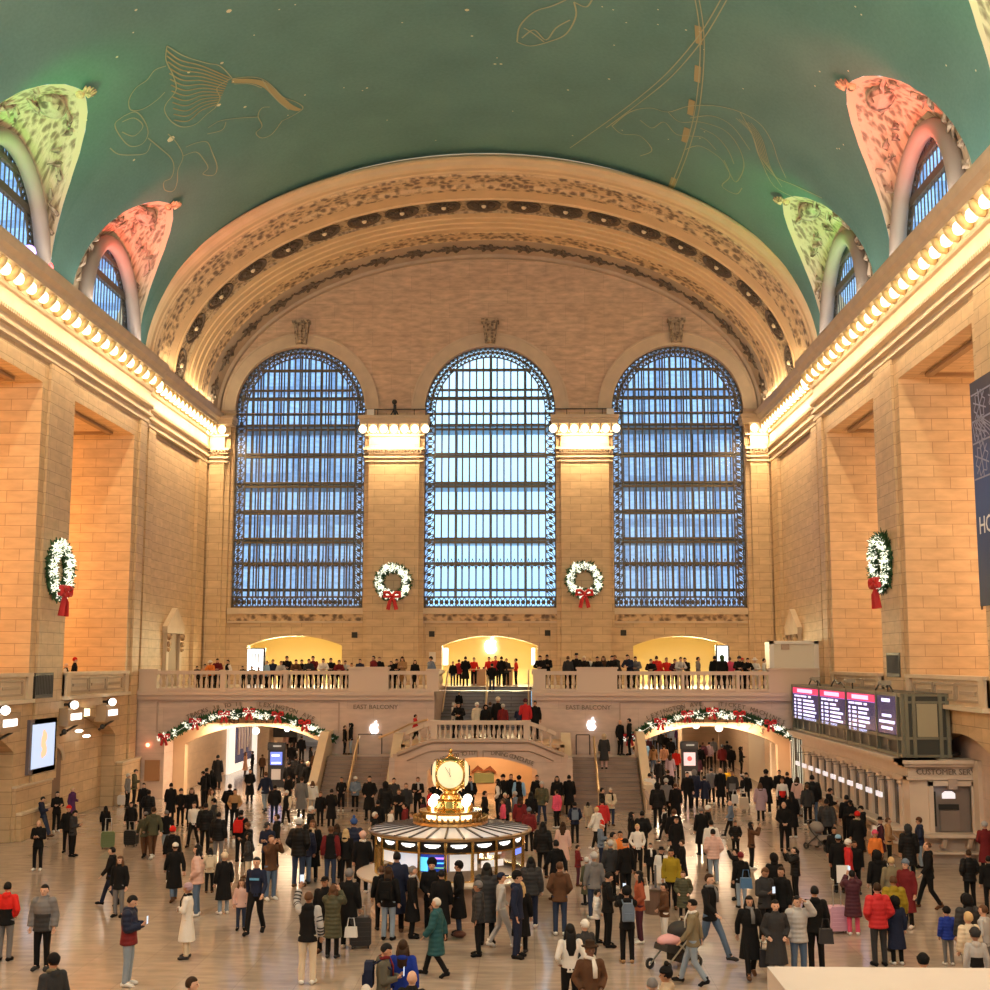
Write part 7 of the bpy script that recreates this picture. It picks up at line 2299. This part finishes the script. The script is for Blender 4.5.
def rows(txt, zone, **kw):
    for ln in txt.strip().splitlines():
        p = ln.split(); ex = dict(a.split('=') for a in p if '=' in a); p = [a for a in p if '=' not in a]
        k = dict(kw)
        for a, b_ in ex.items(): k[a] = {'kid': lambda v: True, 'skin': int}.get(a, str)(b_)
        person(float(p[0]), float(p[1]), float(p[2]), p[3], p[4], p[5], p[6], p[7], zone, **k)
for z_, t_ in ROWS.items(): rows(t_, z_)
# people at the balcony rail (feet hidden behind the balustrade)
RAIL_L = """
198 666 0 C l j.charcoal black h.black
206 664 0 C l j.peach black h.black
212 661 0 C l j.orange black f.white
218 658.5 0 C l j.maroon black h.black
228 660 0 D k j.black//white black h.black
244 666 0 C l j.black black h.black
253 666 0 C l j.grey black h.black
259 667 0 C l j.plum black h.brown
267 661 0 D s j.skyblue black h.brown
273 659.5 0 C s j.navy black h.black
281 661 0 C l j.lightgrey black h.brown
287 656 0 C l j.black black h.black
296 659.5 0 C l j.brown black h.black
302 659.5 0 C l j.black black h.black
309 659 0 C l j.charcoal black h.black
314.5 656 0 C l s.maroon black h.black
323 658.5 0 C l j.white black h.black
331 658 0 C l j.black black h.black
339 660 0 C l j.maroon black h.black
346 660.5 0 C l j.lightgrey black h.darkbrown
352 663 0 C l j.olive black h.brown
360 659 0 C s j.navy/black black h.black
373.5 656 0 D s j.maroon black h.black
379.5 657 0 C s j.black black h.brown
391 661 0 D s j.black black h.black
397 659 0 C l j.black black h.black
402.5 656.5 0 C p l.tan black L.darkbrown
415 660 0 C s l.black black L.brown
431 657 0 D k p.bluegrey black b.black
"""
RAIL_R = """
541 655.5 0 C l j.black black h.black
547 654.5 0 C p j.black black h.black
568 656 0 A s j.charcoal black h.brown
576.5 654 0 C s j.black black f.black
585 656 0 C l j.black black h.cream
590 657 0 A s j.white black h.blond
597.5 656.5 0 C l j.black black h.black
603.5 656 0 C l j.brown black L.brown
612 655.5 0 C l j.black black h.black
618.5 655 0 D l j.charcoal black h.brown
630 654.5 0 D l j.navy black h.black
636 656.5 0 C l j.grey black h.darkbrown
651 659 0 C l j.black black h.black
656.5 656 0 A s p.red black h.darkbrown
666.5 657.5 0 C k s.red black h.brown
674 659 0 C l j.plum black h.black
679 657 0 C l j.lightgrey black h.black
687 657.5 0 D l j.black black h.black
698 657 0 R k j.grey black h.black
714.5 656 0 A s j.black black h.black
722 655.5 0 A s l.black black H.green
729.5 657 0 A k j.pink black h.brown
738 656.5 0 C l j.black black b.charcoal
742.5 658 0 C l j.orange black h.red
746 658 0 C l j.black black h.black
755 658.5 0 C l s.white white f.white
764 658.5 0 R k s.white black h.black
"""
def rail_rows(txt, zone, Yr):
    for i, ln in enumerate(txt.strip().splitlines()):
        p = ln.split(); person(float(p[0]), float(p[1]), 0, p[3], p[4], p[5], p[6], p[7], zone, ground=ZB, Y=Yr+(.5 if i % 2 else 0)+(.25 if p[4] != 'l' else 0))
rail_rows(RAIL_L, 'at the balcony rail left of the upper stair', 63.35)
rail_rows(RAIL_R, 'at the balcony rail right of the upper stair', 63.35)
def at_rows(txt, zone, g, Yd):
    for ln in txt.strip().splitlines():
        p = ln.split(); person(float(p[0]), float(p[1]), 0, p[2], p[3], p[4], p[5], p[6], zone, ground=g, Y=Yd+(float(p[7]) if len(p) > 7 else 0))
at_rows("""
453 661.5 C s j.black darkjeans h.black
459 659.5 A s j.scarlet black h.brown .3
465.5 656.5 A k l.black black h.black -.2
474 657.5 C s s.red black h.black 1.3
489 657 C s s.red black h.black 1.4
495.5 656 C s s.scarlet black h.brown 1.0
501.5 656.5 A k j.black black h.black
506.5 658.5 C s j.charcoal black h.black 1.3
516 658.5 L k s.red black h.black .2
""", 'in the bright niche store', ZB, 72.4)
at_rows("492 663.5 A k j.black darkjeans h.black", 'at the top of the upper stair', 5.0, 70.0)
at_rows("""
459 692 C s j.black black h.black
""", 'on the upper stair', 3.85, 67.9)
at_rows("""
454 702.5 R s j.lightgrey black h.lightgrey .1
459.5 702 C l j.black black h.black -.3
477 703 E s p.cream black b.white
485.5 705 C s j.black black H.black
498 697.5 A s l.black black b.cream .4
503 704.5 A s j.maroon black b.lightgrey
490 702 A s j.charcoal black h.brown 1.2
519 706.5 A l j.navy black L.grey
525.5 699 A s j.scarlet black b.plum
535 701 C s j.black black h.darkbrown
""", 'on the middle landing', 3.15, 58.9)
at_rows("""
345 725.5 R s j.black black h.brown
351 723.5 L s j.black palejeans H.black
""", 'on the landing above the left stair', 2.2, 61.9)
at_rows("""
620 720 E s j.black black B
629 718.5 L s j.black black h.black
""", 'on the landing above the right stair', 2.2, 62.0)
at_rows("415.5 714.5 R w j.scarlet black h.black", 'climbing beside the curved balustrade', 2.75, 61.3)
at_rows("604 734 A s l.charcoal palepink H.beige", 'climbing the right lower stair', 1.70, 60.2)
def sx_rows(txt, zone, Xs):
    for ln in txt.strip().splitlines():
        p = ln.split(); y, z = atX(float(p[0]), float(p[1]), Xs); person(float(p[0]), float(p[1]), 0, p[2], p[3], p[4], p[5], p[6], zone, ground=5.24, Y=y)
sx_rows("""
66.5 663.5 R k j.black//white black h.silver
75 658 R k l.black black b.red
""", 'behind the left side parapet', -17.25)
person(404, 846, 1.7, 'C', 's', 's.maroon', 'black', 'h.grey', 'inside the booth') if False else None

# backpacks (worn, but things of their own)
def backpack(px, py_mid, near, col, lab, face=180):
    best = min(PEOPLE, key=lambda p: abs(p[3]-near)+(0 if p[0].location.z < .5 else 999))
    o = best[0]; k = o.scale[0]
    if ('pack', col) not in TPL:
        m = MB(); m.prism([(-.14, -.2), (.14, -.2), (.15, .1), (.1, .22), (-.1, .22), (-.15, .1)], 'Y', -.07, .08); m.box(-.1, .1, .08, .12, -.17, .0)
        me = bpy.data.meshes.new('backpack'); bmesh.ops.recalc_face_normals(m.bm, faces=m.bm.faces); m.bm.to_mesh(me); m.bm.free(); me.materials.append(cmat(col)); TPL[('pack', col)] = me
    b_ = bpy.data.objects.new('backpack', TPL[('pack', col)]); COL.objects.link(b_)
    M = o.matrix_basis; b_.location = o.location+(Matrix.Rotation(o.rotation_euler.z, 3, 'Z') @ V((0, .25, 1.22)))*k
    b_.rotation_euler = o.rotation_euler; b_.scale = (k,)*3
    b_['label'] = lab; b_['category'] = 'backpack'
    m = MB()
    for s in (-1, 1): m.tube([V((s*.1, -.05, .16)), V((s*.12, -.2, .26)), V((s*.12, -.40, .1)), V((s*.1, -.40, -.1))], .018, 6)
    st_ = m.build('strap', cmat(col), b_, uv=False); st_.matrix_parent_inverse = Matrix()
backpack(0, 0, 627.5, 'bluegrey', 'blue grey backpack on the person raising a phone by the rust jacket')
backpack(0, 0, 240, 'red', 'red patterned backpack on a person in black below the left arch')
backpack(0, 0, 209, 'cream', 'cream print backpack on a person with long black hair, left floor')
backpack(0, 0, 230, 'black', 'black backpack on a person at the mouth of the left arch')
backpack(0, 0, 575, 'bluegrey', 'grey backpack on a person in navy at the right stair foot')
backpack(0, 0, 384, 'navy', 'navy backpack on the person in camouflage jacket at the bottom edge')
backpack(0, 0, 388, 'black', 'black backpack on the person in light blue jeans at the booth')
backpack(0, 0, 894, 'white', 'white backpack on the person in black brimmed hat')
# phones held up
def phone(near, lab, local):
    o = min(PEOPLE, key=lambda p: abs(p[3]-near)+(0 if p[0].location.z < .5 else 999))[0]; k = o.scale[0]
    m = MB(); m.box(-.038, .038, -.005, .005, -.075, .075); ph = m.build('phone', mat('phone_glow', (.05, .05, .06), emis=.9, ecol=(.75, .85, 1), rough=.2), None, uv=False)
    ph.location = o.location+(Matrix.Rotation(o.rotation_euler.z, 3, 'Z') @ V(local))*k; ph.rotation_euler = o.rotation_euler; ph.scale = (k,)*3
    ph['label'] = lab; ph['category'] = 'phone'
phone(307, 'lit phone held high by the person in black and striped sleeves', (.2, -.33, 1.93))
phone(127, 'phone in the hands of the person in maroon and navy puffer', (.0, -.36, 1.27))
phone(627.5, 'phone raised by the person with the blue grey backpack', (0, -.39, 1.72))
phone(764, 'phone held by the person in charcoal jacket on the right floor', (0, -.36, 1.27))
phone(854, 'phone raised by the person in plum puffer and pink trousers', (0, -.39, 1.72))
phone(384, 'phone held by the person in camouflage jacket at the bottom edge', (0, -.36, 1.27))
# chest stripe of the navy sweater, striped sleeves of the black jacket, tailored details
o255 = min(PEOPLE, key=lambda p: abs(p[3]-255)+abs(p[0].location.z))[0]
m = MB(); m.prism([(-.115, 1.24), (.115, 1.24), (.115, 1.29), (-.115, 1.29)], 'Y', -.150, -.13)
st_ = m.build('chest_stripe', mat('stripe_blue', (.10, .35, .65)), o255, uv=False); st_.matrix_parent_inverse = Matrix()
o307 = min(PEOPLE, key=lambda p: abs(p[3]-307)+abs(p[0].location.z))[0]
J = skel('o'); m = MB()
for n in 'lr':
    for a_, b_ in (('sh'+n, 'el'+n), ('el'+n, 'wr'+n)):
        for q in (.25, .5, .75):
            A, B = J[a_], J[b_]; c = A.lerp(B, q); d = (B-A).normalized()*.012; m.tube([c-d, c+d], .074, 12)
st_ = m.build('sleeve_stripe', cmat('charcoal'), o307, uv=False); st_.matrix_parent_inverse = Matrix()

# labels: every person gets its own
ORD = ['first', 'second', 'third', 'fourth', 'fifth', 'sixth', 'seventh', 'eighth', 'ninth', 'tenth', 'eleventh', 'twelfth', 'thirteenth', 'fourteenth', 'fifteenth', 'sixteenth', 'seventeenth']
from collections import defaultdict
gd = defaultdict(list)
for p in PEOPLE: gd[p[1]+' '+p[2]].append(p)
for k_, ps in gd.items():
    ps.sort(key=lambda p: p[3])
    for i, p in enumerate(ps):
        lb = k_ if len(ps) == 1 else k_+', '+ORD[i]+' from left'
        w_ = lb.split()
        if len(w_) > 16: lb = lb.replace(' at the balcony rail left of the upper stair', ' at rail left of stair').replace(' at the balcony rail right of the upper stair', ' at rail right of stair')
        if len(lb.split()) > 16: lb = lb.replace(', '+ORD[i]+' from left', ', '+ORD[i]+' along')
        p[0]['label'] = lb
for p in PEOPLE:
    if 'rail' in p[2]: p[0]['group'] = 'people '+('at the balcony rail left of the upper stair' if 'left' in p[2] else 'at the balcony rail right of the upper stair')
    else: p[0]['group'] = 'people '+p[2]
